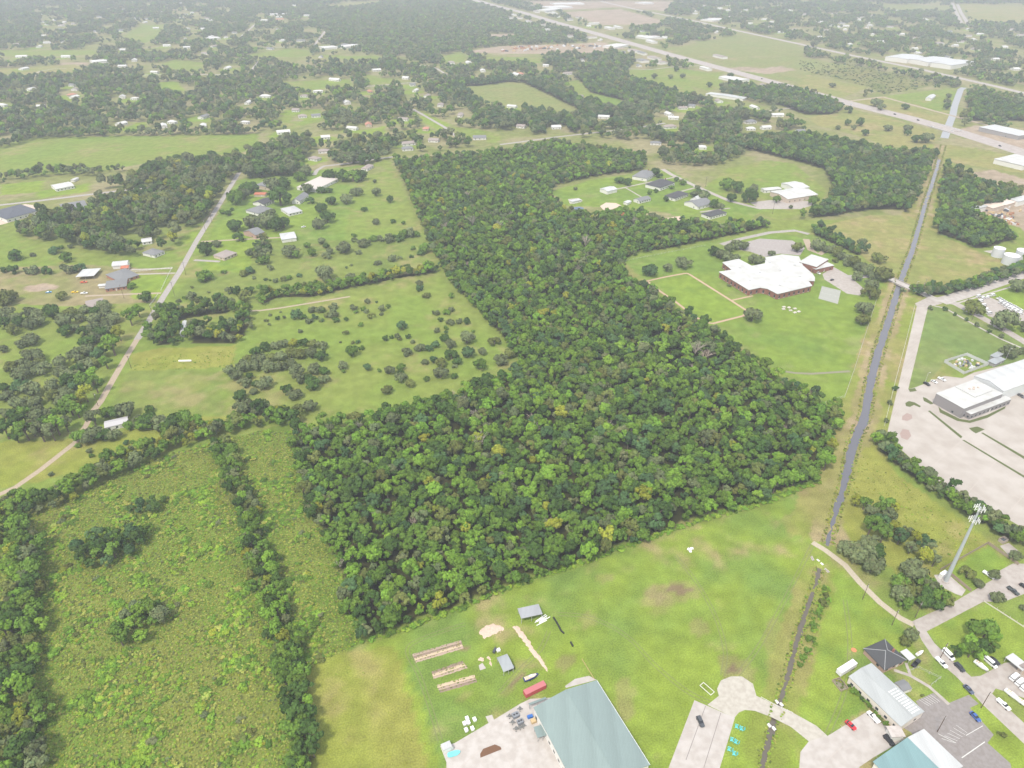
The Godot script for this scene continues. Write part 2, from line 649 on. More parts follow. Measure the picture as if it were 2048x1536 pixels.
# ---------- buildings
func roof_shape(st: SurfaceTool, w: float, d: float, eave: float, rise: float, style: String) -> void:
	var t := .2
	var hx := w * .5
	var hz := d * .5
	if style == "flat":
		box(st, Vector3(0, eave + .15, 0), Vector3(w, .3, d))
		return
	if style == "hip":
		var rx := maxf(hx - hz, .01)
		var rz := maxf(hz - hx, .01)
		var e := [Vector3(-hx, eave, -hz), Vector3(hx, eave, -hz), Vector3(hx, eave, hz), Vector3(-hx, eave, hz)]
		var r0 := Vector3(-rx, eave + rise, -rz if hz > hx else 0.0)
		var r1 := Vector3(rx, eave + rise, rz if hz > hx else 0.0)
		if hz > hx:
			r0 = Vector3(0, eave + rise, -rz)
			r1 = Vector3(0, eave + rise, rz)
			quad(st, e[0], r0, r1, e[3])
			quad(st, e[2], r1, r0, e[1])
			tri(st, e[1], r0, e[0])
			tri(st, e[3], r1, e[2])
		else:
			r0.z = 0.0
			r1.z = 0.0
			quad(st, e[1], r1, r0, e[0])
			quad(st, e[3], r0, r1, e[2])
			tri(st, e[0], r0, e[3])
			tri(st, e[2], r1, e[1])
		box(st, Vector3(0, eave - t * .5 - .003, 0), Vector3(w - .01, t, d - .01))
		return
	var prof := [Vector2(-hz, eave - t), Vector2(-hz, eave), Vector2(0, eave + rise), Vector2(hz, eave), Vector2(hz, eave - t), Vector2(0, eave + rise - t)]
	if style == "shed":
		prof = [Vector2(-hz, eave - t), Vector2(-hz, eave), Vector2(hz, eave + rise), Vector2(hz, eave + rise - t)]
	if style == "barrel":
		prof = []
		for k in 9:
			var a := PI * k / 8.0
			prof.append(Vector2(-cos(a) * hz, eave + sin(a) * rise))
		for k in 9:
			var a := PI * (8 - k) / 8.0
			prof.append(Vector2(-cos(a) * (hz - .1), eave + sin(a) * (rise - .1) - .05))
	var n := prof.size()
	for i in n:
		var a: Vector2 = prof[i]
		var b: Vector2 = prof[(i + 1) % n]
		quad(st, Vector3(hx, a.y, a.x), Vector3(hx, b.y, b.x), Vector3(-hx, b.y, b.x), Vector3(-hx, a.y, a.x))
	var idx := Geometry2D.triangulate_polygon(PackedVector2Array(prof))
	for i in range(0, idx.size(), 3):
		for s in [-1.0, 1.0]:
			var q := []
			for k in 3:
				q.append(Vector3(s * hx, prof[idx[i + k]].y, prof[idx[i + k]].x))
			var nr := Plane(q[0], q[1], q[2]).normal
			if nr.x * s < 0:
				tri(st, q[0], q[2], q[1])
			else:
				tri(st, q[0], q[1], q[2])

func wall_shape(st: SurfaceTool, w: float, d: float, eave: float, rise: float, style: String) -> void:
	box(st, Vector3(0, (eave - .21) * .5, 0), Vector3(w, eave - .21, d))
	if style == "gable" or style == "shed" or style == "barrel":
		var y := eave - .22
		var k := rise * .93
		for s in [-1.0, 1.0]:
			var a := Vector3(s * w * .5, y, -d * .5)
			var b := Vector3(s * w * .5, y, d * .5)
			var c := Vector3(s * w * .5, y + k, 0.0 if style != "shed" else d * .5)
			if s > 0:
				tri(st, b, c, a)
			else:
				tri(st, a, c, b)

func house(called: String, label: String, category: String, r: Array, eave: float, rise: float, style: String, roof_m: Material, wall_m: Material, opts := {}) -> Node3D:
	var w: float = r[2]
	var d: float = r[3]
	var o := thing(called, label, category, Vector3(r[0], 0, r[1]), r[4], opts.get("group", ""))
	var over: float = opts.get("over", .45)
	var ww := w - over * 2.0
	var wd := d - over * 2.0
	if not opts.get("open", false):
		var st := st_new()
		wall_shape(st, ww, wd, eave, rise, style)
		put("wall", st, wall_m, o)
		var gl := mat("window_glass", .035, .045, .055, .12)
		var frame := mat("door_paint", .55, .53, .5, .5)
		if opts.get("win", true) and eave > 2.3:
			var most: int = opts.get("most", 6)
			for s in [-1.0, 1.0]:
				var n := clampi(int(ww / 3.6), 1, most)
				for k in n:
					var q := st_new()
					var x := (k + .5) / n * ww - ww * .5
					box(q, Vector3(x, 1.55, s * (wd * .5 + .01)), Vector3(1.3, 1.25, .1))
					put("window", q, gl, o)
				var e := st_new()
				box(e, Vector3(s * (ww * .5 + .01), 1.55, wd * .2), Vector3(.1, 1.2, 1.2))
				put("window", e, gl, o)
		if opts.get("door", true):
			var q := st_new()
			var n := clampi(int(ww / 3.6), 1, 6)
			box(q, Vector3((0.0 if n % 2 == 0 else ww / n * .5) + .02, 1.06, wd * .5 + .02), Vector3(1.05, 2.1, .1))
			put("door", q, frame, o)
	else:
		for sx in [-1.0, 0.0, 1.0]:
			for sz in [-1.0, 1.0]:
				var q := st_new()
				tube(q, Vector3(sx * (w * .5 - .3), 0, sz * (d * .5 - .3)), Vector3(sx * (w * .5 - .3), eave - .15, sz * (d * .5 - .3)), .1, .1, 6)
				put("post", q, mat("post_steel", .4, .4, .4, .6), o)
	var rt := st_new()
	roof_shape(rt, w, d, eave, rise, style)
	var rn := put("roof", rt, roof_m, o)
	if style == "gable" and opts.get("cap", false):
		var q := st_new()
		box(q, Vector3(0, eave + rise + .03, 0), Vector3(w, .08, .5))
		put("ridge_cap", q, roof_m, rn)
	if opts.get("chimney", false):
		var q := st_new()
		box(q, Vector3(ww * .22, eave + rise * .7, wd * .12), Vector3(.9, rise + .9, .7))
		put("chimney", q, mat("brick", .24, .105, .075, .9), rn)
	var poly := PackedVector2Array()
	for k in [[-1, -1], [1, -1], [1, 1], [-1, 1]]:
		var v := Vector3(k[0] * (w * .5 + 2.0), 0, k[1] * (d * .5 + 2.0)).rotated(Vector3.UP, r[4])
		poly.append(Vector2(r[0] + v.x, r[1] + v.z))
	keep_bare(poly)
	return o

# ---------- vehicles
var cars := {}

func make_car(kind: String) -> Node3D:
	var o := Node3D.new()
	o.name = {"sedan": "parked_car", "suv": "parked_car", "pickup": "pickup_truck", "van": "van"}[kind]
	var body := st_new()
	var glass := st_new()
	var top := st_new()
	if kind == "sedan":
		loft(body, [[-2.35, .38, .72, .72], [-2.2, .28, .92, .86], [-1.0, .22, 1.0, .91], [.9, .22, .98, .91], [1.9, .26, .82, .87], [2.3, .36, .66, .74]])
		loft(glass, [[-1.75, .94, .99, .8, .76], [-1.05, .94, 1.40, .8, .64], [.2, .94, 1.42, .8, .64], [1.0, .92, .98, .8, .76]])
		loft(top, [[-1.08, 1.37, 1.43, .66, .58], [.22, 1.39, 1.46, .66, .58]])
	elif kind == "suv":
		loft(body, [[-2.4, .42, .85, .8], [-2.3, .32, 1.08, .92], [-1.0, .26, 1.12, .95], [1.0, .26, 1.08, .95], [2.1, .3, .98, .9], [2.4, .42, .78, .8]])
		loft(glass, [[-2.2, 1.05, 1.12, .84, .8], [-1.95, 1.05, 1.66, .84, .68], [.3, 1.05, 1.70, .84, .70], [1.1, 1.05, 1.1, .84, .8]])
		loft(top, [[-2.0, 1.63, 1.70, .72, .62], [.32, 1.67, 1.75, .72, .62]])
	elif kind == "van":
		loft(body, [[-2.9, .42, 1.2, .9], [-2.8, .3, 1.4, 1.0], [1.2, .3, 1.4, 1.0], [2.3, .32, 1.2, .95], [2.8, .45, .85, .85]])
		loft(glass, [[-2.75, 1.38, 2.02, .92, .8], [1.0, 1.38, 2.05, .92, .8], [1.95, 1.3, 1.36, .9, .84]])
		loft(top, [[-2.85, 1.9, 2.3, .88, .76], [.9, 1.95, 2.34, .88, .76], [1.15, 2.0, 2.1, .82, .72]])
	else:
		loft(body, [[-.35, .35, 1.12, .95], [1.3, .35, 1.1, .95], [2.4, .38, 1.0, .92], [2.75, .5, .85, .82]])
		box(body, Vector3(-1.6, .62, 0), Vector3(2.48, .3, 1.7))
		for s in [-1.0, 1.0]:
			box(body, Vector3(-1.6, .88, s * .9), Vector3(2.5, .56, .1))
		box(body, Vector3(-2.82, .84, 0), Vector3(.1, .5, 1.72))
		loft(glass, [[-.3, 1.08, 1.66, .84, .7], [.55, 1.08, 1.72, .84, .7], [1.3, 1.06, 1.12, .84, .8]])
		loft(top, [[-.32, 1.63, 1.72, .74, .64], [.58, 1.69, 1.77, .74, .64]])
	put("body", body, mat("car_paint", .7, .7, .7, .3), o)
	put("window_band", glass, mat("car_glass", .02, .024, .03, .1), o)
	put("roof_panel", top, mat("car_paint", .7, .7, .7, .3), o)
	var x: float = {"sedan": 1.4, "suv": 1.45, "pickup": 1.75, "van": 1.75}[kind]
	for sx in [-x, x]:
		for s in [-1.0, 1.0]:
			var q := st_new()
			tube(q, Vector3(sx, .34, s * .72), Vector3(sx, .34, s * .96), .34, .34, 12)
			put("wheel", q, mat("tyre", .02, .02, .02, .9), o)
	var fx: float = {"sedan": 2.25, "suv": 2.34, "pickup": 2.68, "van": 2.7}[kind]
	for s in [-1.0, 1.0]:
		var q := st_new()
		box(q, Vector3(fx, .66, s * .58), Vector3(.14, .14, .32))
		put("headlight", q, mat("lamp_glass", .6, .6, .58, .2), o)
		var b := st_new()
		box(b, Vector3(-fx - .02 if kind != "pickup" else -2.86, .8, s * .68), Vector3(.1, .16, .24))
		put("tail_light", b, mat("tail_red", .35, .02, .02, .3), o)
	return o

func car(kind: String, at: Array, color: Vector3, label: String, group := "") -> void:
	if not cars.has(kind):
		cars[kind] = make_car(kind)
	var o: Node3D = cars[kind].duplicate()
	o.name = numbered(String(cars[kind].name), self)
	add_child(o, true)
	o.position = Vector3(at[0], .03, at[1])
	o.rotation.y = at[2]
	var m := mat("car_paint_%d_%d_%d" % [color.x * 99, color.y * 99, color.z * 99], color.x, color.y, color.z, .28)
	for k in ["body", "roof_panel"]:
		(o.get_node(k) as MeshInstance3D).material_override = m
	tag(o, label, {"sedan": "car", "suv": "car", "pickup": "pickup truck", "van": "van"}[kind], group)

func make_boat(at: Array, length: float, hull: Vector3, deck: Vector3, label: String) -> void:
	var o := thing("boat", label, "boat", Vector3(at[0], 0, at[1]), at[2])
	var s := length / 6.5
	var st := st_new()
	loft(st, [[-3.2 * s, .45, 1.2, .95 * s], [-1.0 * s, .4, 1.25, 1.1 * s], [1.2 * s, .45, 1.35, .95 * s], [2.6 * s, .7, 1.5, .45 * s], [3.2 * s, 1.1, 1.55, .06]])
	put("hull", st, mat("hull_%d" % (hull.z * 99), hull.x, hull.y, hull.z, .35), o)
	var d := st_new()
	loft(d, [[-2.8 * s, 1.27, 1.36, .8 * s], [1.0 * s, 1.36, 1.5, .7 * s], [2.3 * s, 1.5, 1.58, .3 * s]])
	put("deck", d, mat("deck_%d" % (deck.x * 99), deck.x, deck.y, deck.z, .6), o)
	var c := st_new()
	box(c, Vector3(-.2 * s, 1.75, 0), Vector3(1.1 * s, .7, .7 * s))
	put("console", c, mat("white_metal", .75, .75, .75, .4), o)
	for k in 3:
		var b := st_new()
		box(b, Vector3((-2.2 + k * .9) * s, 1.5, 0), Vector3(.45 * s, .35, 1.2 * s))
		put("seat", b, mat("boat_seat", .55, .45, .33, .7), o)
	var tr := st_new()
	box(tr, Vector3(0, .3, 0), Vector3(5.8 * s, .12, .9 * s))
	box(tr, Vector3(3.4 * s, .3, 0), Vector3(1.2 * s, .1, .12))
	put("trailer_frame", tr, mat("trailer_steel", .25, .25, .27, .5), o)
	for sg in [-1.0, 1.0]:
		var w := st_new()
		tube(w, Vector3(-.8 * s, .3, sg * .85 * s), Vector3(-.8 * s, .3, sg * 1.08 * s), .3, .3, 10)
		put("wheel", w, mat("tyre", .02, .02, .02, .9), o)

func utility_pole(at: Vector2, h: float, label: String, turn := 0.0, lamp := false) -> void:
	var o := thing("utility_pole" if not lamp else "light_pole", label, "utility pole" if not lamp else "light pole", Vector3(at.x, 0, at.y), turn)
	var st := st_new()
	tube(st, Vector3.ZERO, Vector3(0, h, 0), .17 if not lamp else .11, .11 if not lamp else .07, 8)
	put("pole", st, mat("pole_wood", .11, .075, .055, .9) if not lamp else mat("galvanised", .5, .5, .5, .5), o)
	if lamp:
		var q := st_new()
		box(q, Vector3(.9, h, 0), Vector3(1.8, .08, .08))
		put("arm", q, mat("galvanised", .5, .5, .5, .5), o)
		var l := st_new()
		box(l, Vector3(1.7, h - .1, 0), Vector3(.7, .16, .34))
		put("lamp_head", l, mat("white_metal", .75, .75, .75, .4), o)
		return
	var q := st_new()
	box(q, Vector3(0, h - .7, 0), Vector3(2.4, .12, .12))
	put("crossarm", q, mat("pole_wood", .11, .075, .055, .9), o)
	for x in [-1.1, 0.5, 1.1]:
		var i := st_new()
		tube(i, Vector3(x, h - .64, 0), Vector3(x, h - .42, 0), .06, .04, 6)
		put("insulator", i, mat("insulator", .45, .45, .45, .3), o)
	var c := st_new()
	tube(c, Vector3(.38, h - 2.1, 0), Vector3(.38, h - 1.3, 0), .24, .24, 8)
	put("transformer", c, mat("transformer_grey", .42, .43, .44, .5), o)

func fence(called: String, label: String, line: PackedVector2Array, h: float, gap: float, post_m: Material, rail_m: Material, rails: Array, rail_h: float, group := "") -> void:
	var o := thing(called, label, "fence", Vector3(line[0].x, 0, line[0].y), 0.0, group)
	var post := CylinderMesh.new()
	post.top_radius = .07
	post.bottom_radius = .07
	post.height = h
	post.radial_segments = 6
	post.rings = 1
	for i in line.size() - 1:
		var a := line[i] - line[0]
		var b := line[i + 1] - line[0]
		var n := maxi(1, int(a.distance_to(b) / gap))
		for k in n + (1 if i == line.size() - 2 else 0):
			var p := a.lerp(b, float(k) / n)
			obj("post", post, post_m, o).position = Vector3(p.x, h * .5, p.y)
		for y in rails:
			var st := st_new()
			var d := (b - a).normalized()
			var s := Vector2(-d.y, d.x) * .1
			for k in n:
				var p := a.lerp(b, float(k) / n) + s
				var q := a.lerp(b, float(k + 1) / n) + s
				var bx := Basis(Vector3.UP, atan2(-(q - p).y, (q - p).x))
				box(st, Vector3.ZERO, Vector3(p.distance_to(q) - .02, rail_h, .04), Transform3D(bx, Vector3((p.x + q.x) * .5, y, (p.y + q.y) * .5)))
			put("rail" if rail_h < .5 else "panel", st, rail_m, o)

func simple(called: String, label: String, category: String, at: Array, st: SurfaceTool, m: Material, group := "") -> MeshInstance3D:
	var o := put(called, st, m)
	o.position = Vector3(at[0], 0, at[1])
	o.rotation.y = at[2] if at.size() > 2 else 0.0
	tag(o, label, category, group)
	return o

func mound(poly: PackedVector2Array, h: float, sd: int) -> SurfaceTool:   # a lumpy heap inside an outline, about its centre
	var c := Vector2.ZERO
	for p in poly:
		c += p / poly.size()
	var f := FastNoiseLite.new()
	f.seed = sd
	f.frequency = .35
	var st := SurfaceTool.new()
	st.begin(Mesh.PRIMITIVE_TRIANGLES)
	st.set_smooth_group(0)
	var lo := Vector2(1e9, 1e9)
	var hi := -lo
	for p in poly:
		lo = lo.min(p)
		hi = hi.max(p)
	var step := maxf(.45, (hi - lo).length() / 60.0)
	var top := func(p: Vector2) -> Vector3:
		var d := 1e9
		for i in poly.size():
			d = minf(d, Geometry2D.get_closest_point_to_segment(p, poly[i], poly[(i + 1) % poly.size()]).distance_to(p))
		var inside := Geometry2D.is_point_in_polygon(p, poly)
		var e := d if inside else -d
		var y := -.08 + h * smoothstep(-.4, 2.2, e + f.get_noise_2d(p.x, p.y) * 1.2) * (.65 + .7 * absf(f.get_noise_2d(p.x * 2.2, p.y * 2.2)))
		return Vector3(p.x - c.x, y, p.y - c.y)
	var nx := int((hi.x - lo.x + 2.0) / step) + 1
	var nz := int((hi.y - lo.y + 2.0) / step) + 1
	var g := []
	for j in nz + 1:
		for i in nx + 1:
			g.append(top.call(Vector2(lo.x - 1.0 + i * step, lo.y - 1.0 + j * step)))
	for j in nz:
		for i in nx:
			var a: int = j * (nx + 1) + i
			if maxf(maxf(g[a].y, g[a + 1].y), maxf(g[a + nx + 1].y, g[a + nx + 2].y)) < -.06:
				continue
			quad(st, g[a], g[a + 1], g[a + nx + 2], g[a + nx + 1])
	return st

func centre(poly: PackedVector2Array) -> Array:
	var c := Vector2.ZERO
	for p in poly:
		c += p / poly.size()
	return [c.x, c.y]

# ---------- the scene
func _ready() -> void:
	rng.seed = 7
	var cam := Camera3D.new()
	cam.name = "camera"
	cam.position = Vector3(0, EYE, 0)
	cam.rotation_degrees = Vector3(-PITCH, 0, 0)
	cam.fov = 56.83
	cam.near = 1.0
	cam.far = 20000.0
	add_child(cam)
	cam.current = true
	var we := WorldEnvironment.new()
	we.name = "environment"
	var env := Environment.new()
	env.background_mode = Environment.BG_SKY
	var sky := Sky.new()
	var sm := ProceduralSkyMaterial.new()
	sm.sky_top_color = Color(.93, .96, 1.0)
	sm.sky_horizon_color = Color(1.0, 1.0, 1.0)
	sm.sky_curve = .25
	sm.sky_energy_multiplier = .72
	sm.ground_horizon_color = Color(.80, .83, .84)
	sm.ground_bottom_color = Color(.42, .46, .36)
	sky.sky_material = sm
	env.sky = sky
	env.background_energy_multiplier = 1.0
	env.tonemap_mode = Environment.TONE_MAPPER_LINEAR
	env.tonemap_exposure = 2.85
	env.fog_enabled = true
	env.fog_density = .00020
	env.fog_light_color = Color(.93, .955, 1.0)
	env.sdfgi_enabled = true
	env.ssao_enabled = true
	env.ssil_enabled = true
	we.environment = env
	add_child(we)
	var sun := DirectionalLight3D.new()
	sun.name = "sun"
	sun.light_energy = .5
	sun.light_angular_distance = 10.0
	sun.light_color = Color(1.0, .965, .91)
	sun.rotation_degrees = Vector3(-58, -28, 0)
	sun.shadow_enabled = true
	add_child(sun)

	n_big.seed = 11
	n_big.frequency = 1.0 / 95.0
	n_big.fractal_octaves = 3
	n_mid.seed = 12
	n_mid.frequency = 1.0 / 22.0
	n_mid.fractal_octaves = 3
	n_fine.seed = 13
	n_fine.frequency = 1.0 / 6.0
	n_fine.fractal_octaves = 2
	n_tree.seed = 14
	n_tree.frequency = 1.0 / 130.0
	n_tree.fractal_octaves = 3
	near_tone.resize(NW * NH)
	near_bare.resize(NW * NH)
	far_tone.resize(FW * FH)
	far_bare.resize(FW * FH)
	grain = noise_tex(512, .09, 5, Color(.84, .84, .84), Color(1, 1, 1), FastNoiseLite.TYPE_SIMPLEX_SMOOTH, 3)
	blotch = noise_tex(512, .008, 6, Color(.93, .92, .91), Color(1, 1, 1), FastNoiseLite.TYPE_SIMPLEX_SMOOTH, 5)
	plain_leaf = StandardMaterial3D.new()
	plain_leaf.resource_name = "foliage"
	plain_leaf.vertex_color_use_as_albedo = true
	plain_leaf.roughness = .75
	plain_leaf.specular_mode = BaseMaterial3D.SPECULAR_DISABLED
	plain_leaf.backlight_enabled = true
	plain_leaf.backlight = Color(.28, .28, .28)
	bark = mat("bark", .12, .095, .075, .95)
	for k in 9:
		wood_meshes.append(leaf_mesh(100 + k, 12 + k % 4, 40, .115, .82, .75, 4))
	for k in 6:
		oak_meshes.append(leaf_mesh(200 + k, 20, 34, .095, .52, .28, 4))
	for k in 6:
		bush_meshes.append(leaf_mesh(300 + k, 11, 32, .13, .55, .05, 4))
	for k in 4:
		far_meshes.append(leaf_mesh(400 + k, 6, 16, .20, .62, .45, 3))
	for k in 2:
		dead_meshes.append(bare_mesh(500 + k))
	var tk := st_new()
	tube(tk, Vector3(0, 0, 0), Vector3(.03, .95, .02), .10, .055, 7)
	for k in 4:
		var a := TAU * k / 4.0 + .4
		tube(tk, Vector3(.02, .55 + .08 * k, .01), Vector3(cos(a) * .42, 1.15 + .1 * k, sin(a) * .42), .05, .02, 5)
	tk.generate_normals()
	trunk_mesh = tk.commit()
	canal = P([161.8,-262.8,167.5,-273.3,187.4,-307.1,202,-334.2,216.9,-359,227.5,-374.5,253.7,-424.5,276.2,-464.3,301.7,-506.7,333.7,-561.2,353.8,-595,395.3,-662.1,440.7,-739.9,481.2,-809.7,522,-877.4,556.7,-936.4,635.6,-1071.2])
	ditch = P([152.2,-247.2,147.8,-239.2,145.5,-235.4,140.1,-227,135.7,-219.7,131.4,-212.7,125.1,-202,119.5,-191.9,114.7,-183.5,109.3,-174.6,103.4,-164.6,98.9,-156.4,93.9,-147.5])
	land()
	roads()
	buildings()
	far_houses()
	fields_trees()
	woods()
	vehicles()
	small_things()
	finish()
	single_out()

func land() -> void:
	# far towns and yards
	cover(15, P([-3000, -4300, 3000, -4300, 3000, -700, -3000, -700]), 0)
	# the middle and near ground
	cover(4, P([-639.7,-748.6,640.8,-748.6,201.2,-119.2,-200.8,-119.2]), 0)
	cover(4, P([-213.4,-530.4,-140.1,-559.2,-65.9,-601.6,-49.2,-571.4,-27.8,-530.4,-2.7,-471.1,7.3,-448.7,-29.4,-421.2,-49.4,-408.3,-78.5,-396,-104.8,-375.6,-130.6,-375.6,-168.6,-372.9,-209.3,-378.5,-270.4,-387.1,-275.4,-438.1,-285.6,-495.2,-204.3,-463.5,-209.3,-503.7]), 0)
	cover(0, P([-292.7,-590.6,-280,-624.7,-258.6,-662.1,-256.8,-689.1,-170.2,-689.1,-89.4,-696.1,-66.4,-607.3,-141.1,-564.3,-212.1,-539.7,-232,-549.3,-291.8,-549.3]), 0)
	cover(4, P([-170.2,-689.1,-193.3,-835.7,-191.2,-964.9,-167.2,-994.8,-144.6,-918.3,-90.1,-703.2]), 0)
	cover(3, P([-301,-636.8,-329.7,-781.6,-344.2,-896.4,-276.6,-929.6,-191.2,-964.9,-189.7,-817,-170.2,-689.1,-256.8,-689.1,-246.2,-607.3,-289.8,-613]), 0)
	cover(12, P([-289.8,-613,-293.2,-662.1,-310.2,-725.3,-296.4,-748.6,-274.6,-748.6,-256.8,-689.1,-245.2,-607.3]), 0)
	cover(10, P([-521.9,-613,-403.7,-627.1,-356.5,-618.8,-310.2,-606.1,-302.5,-544.5,-379.4,-537.8,-479.4,-549.3]), 0)
	cover(12, P([-354.5,-607.3,-310.7,-601.6,-301.1,-549.3,-323.7,-549.3]), 0)
	cover(9, P([-431.9,-577.7,-417.7,-584.1,-404.2,-579.8,-401.9,-571.4,-416,-565.3,-429.2,-569.4]))
	cover(4, P([-572.7,-689.1,-468.2,-703.2,-383.3,-678.1,-391.9,-636.8,-520.4,-610.7]), 0)
	cover(2, P([-359.3,-346.5,-270.1,-351.5,-202.8,-378.5,-151.2,-374,-212.4,-339.1,-320.3,-290.5]), 0)
	cover(0, P([-275.4,-438.1,-208.1,-431.2,-186.6,-378.5,-267.1,-387.1]), 0)
	cover(17, P([-245.4,-426.5,-228.7,-429.2,-213.6,-426.5,-209.6,-413.4,-217.8,-405.2,-230.1,-414.7,-239.3,-416]), 0)
	cover(17, P([-273.2,-417.9,-253.7,-421.2,-246.1,-411.5,-265.6,-405.2]), 0)
	cover(2, P([-283.5,-457.5,-262.2,-467.3,-210.6,-471.1,-201.5,-438.1,-272.5,-433.3]), 0)
	cover(1, P([-66.9,-201.5,-50.1,-207.8,-28.5,-218.3,-5.7,-231.5,44,-252.2,93.9,-275.1,135.3,-290.5,161.4,-302.8,177.1,-311.4,173,-296.6,159.1,-266,165.1,-242.3,177.1,-215.5,181.9,-202,206.6,-154.4,184.1,-119.2,-72.5,-119.2,-53.4,-199.4]), 0)
	cover(2, P([-92,-188.2,-70.9,-199.4,-52.6,-202,-46.3,-187,-38.1,-171,-32.4,-154.4,-26.7,-119.2,-72.5,-119.2]), 0)
	cover(12, P([-52.6,-202,-49.5,-203.3,-42.1,-187,-35.1,-171,-29.6,-154.4,-26.1,-135.8,-29.3,-135.8,-33.8,-154.4,-39.2,-171,-46.3,-187]), 0)
	cover(12, P([152.9,-242.3,164.4,-240.8,176.5,-214.1,177,-191.9,162.1,-202,147.8,-199.4,141.7,-189.4,144.5,-171,122.8,-161.5,109.6,-175.5,126.9,-202]), 0)
	for p in [P([62.1,-231.5,68.7,-235.4,77.5,-237.6,86.9,-236.7,92.3,-233.6,88.9,-229.3,78.7,-225.5,67.9,-224]), P([42.1,-183.5,47.8,-187,52,-180,49.3,-168.9,44.3,-161.5,41.7,-168.9]), P([87.3,-193.1,93.5,-196.4,100.5,-194.4,104.1,-188.2,99.6,-183.5,87.5,-185.1]), P([17.4,-191.9,21.9,-196.4,28.3,-195.4,26.5,-191.4,19.9,-188.2]), P([117.8,-215.5,121.6,-216.9,121,-210,112.3,-191.9,107.2,-189.4,111.4,-202]), P([29.9,-215.5,36,-219.7,38.9,-214.1,32.8,-209.4]), P([78.7,-214.1,86.1,-216.9,89,-209.4,81.5,-205.9]), P([-7,-177.3,-0.8,-184.2,6,-189.4,7.2,-187.5,1.2,-181.1,-4.9,-175.9]), P([39.2,-240.8,46.8,-243.9,51.1,-239.2,43.5,-235.4]), P([-25.4,-176.6,-17.4,-180,-13.2,-177.3,-20.1,-173.2]), P([143.1,-280.8,156.5,-288.6,156.5,-277,144.2,-267.8])]:
		cover(17, p, 1)
	for p in [P([74.6,-233.6,77.9,-235.7,82.9,-234.8,86.7,-232.4,81.6,-230.5,75.5,-231.2]), P([91.5,-188.7,94.1,-191.1,96.9,-191.1,97.3,-188.7,94.3,-187.3]), P([-22.4,-200.4,-20.3,-202.8,-17.6,-202.3,-17.7,-199.2,-20.9,-198.4]), P([118.7,-202,120.9,-203.3,123.2,-206.2,123.7,-205.7,119.7,-200.4]), P([-2.5,-180.5,4.2,-188,5.3,-187,-0.8,-180])]:
		cover(18, p, 1)
	cover(8, ribbon(canal, 40.0), 1)
	cover(16, ribbon(canal, 17.0), 1)
	cover(8, ribbon(ditch, 16.0), 1)
	cover(2, P([212.5,-341.5,219.1,-346.5,224.4,-318,234.6,-292.5,243.7,-269.6,252.3,-264.2,237.8,-259,211.5,-242.3,197.1,-233,174.6,-266,175,-277,187.1,-300.7]), 0)
	cover(3, P([107.8,-634.4,214.5,-689.1,246.5,-703.2,319.1,-703.2,336.5,-590.6,306.7,-544.5,223.9,-399,208.2,-391.2,191,-431.2,145.9,-521.2,120,-590.6]), 0)
	cover(12, P([127.9,-584.1,159.9,-600.5,162.2,-598.3,187.2,-537.8,186.6,-523,161,-508.9,138.3,-545.5]), 1)
	cover(11, P([348.2,-535,368.6,-539.7,393.8,-471.1,374.7,-440.2,342.8,-438.1,335.4,-454.6,314,-443,284.5,-414.7,271.7,-409.6]), 1)
	cover(5, P([335.3,-733,397,-764.8,437,-764.8,439.7,-740.7,355.1,-601.6,341.8,-613,339,-675.4]), 1)
	cover(5, P([439.7,-725.3,441.8,-710.5,457,-662.1,468.2,-630.7,445.3,-607.3,363.7,-572.5,356.8,-590.6]), 1)
	cover(4, P([221.3,-835.7,289.3,-945.8,353.6,-987.2,385.5,-969.7,386.8,-855.1,356.6,-790.2,292.1,-748.6,259.7,-790.2]), 0)
	cover(3, P([48.8,-845.3,98.3,-892.1,173.5,-929.6,208.3,-941.1,252.9,-807.9,288.2,-790.2,259.4,-748.6,194,-748.6,171.2,-773.1,128.7,-790.2,60.7,-795.4]), 1)
	cover(12, P([214.4,-245.6,243.6,-262.5,248.1,-250.5,232.9,-239.2,216.1,-230.5]), 1)
	cover(12, P([186.4,-208.9,220.6,-225.5,239.5,-205.9,230.5,-191.9,212.8,-193.9,197.8,-187,193.2,-188.2]), 0)
	cover(12, P([401.5,-557.2,467.3,-590.6,430.2,-530.4,414.4,-557.2]), 0)
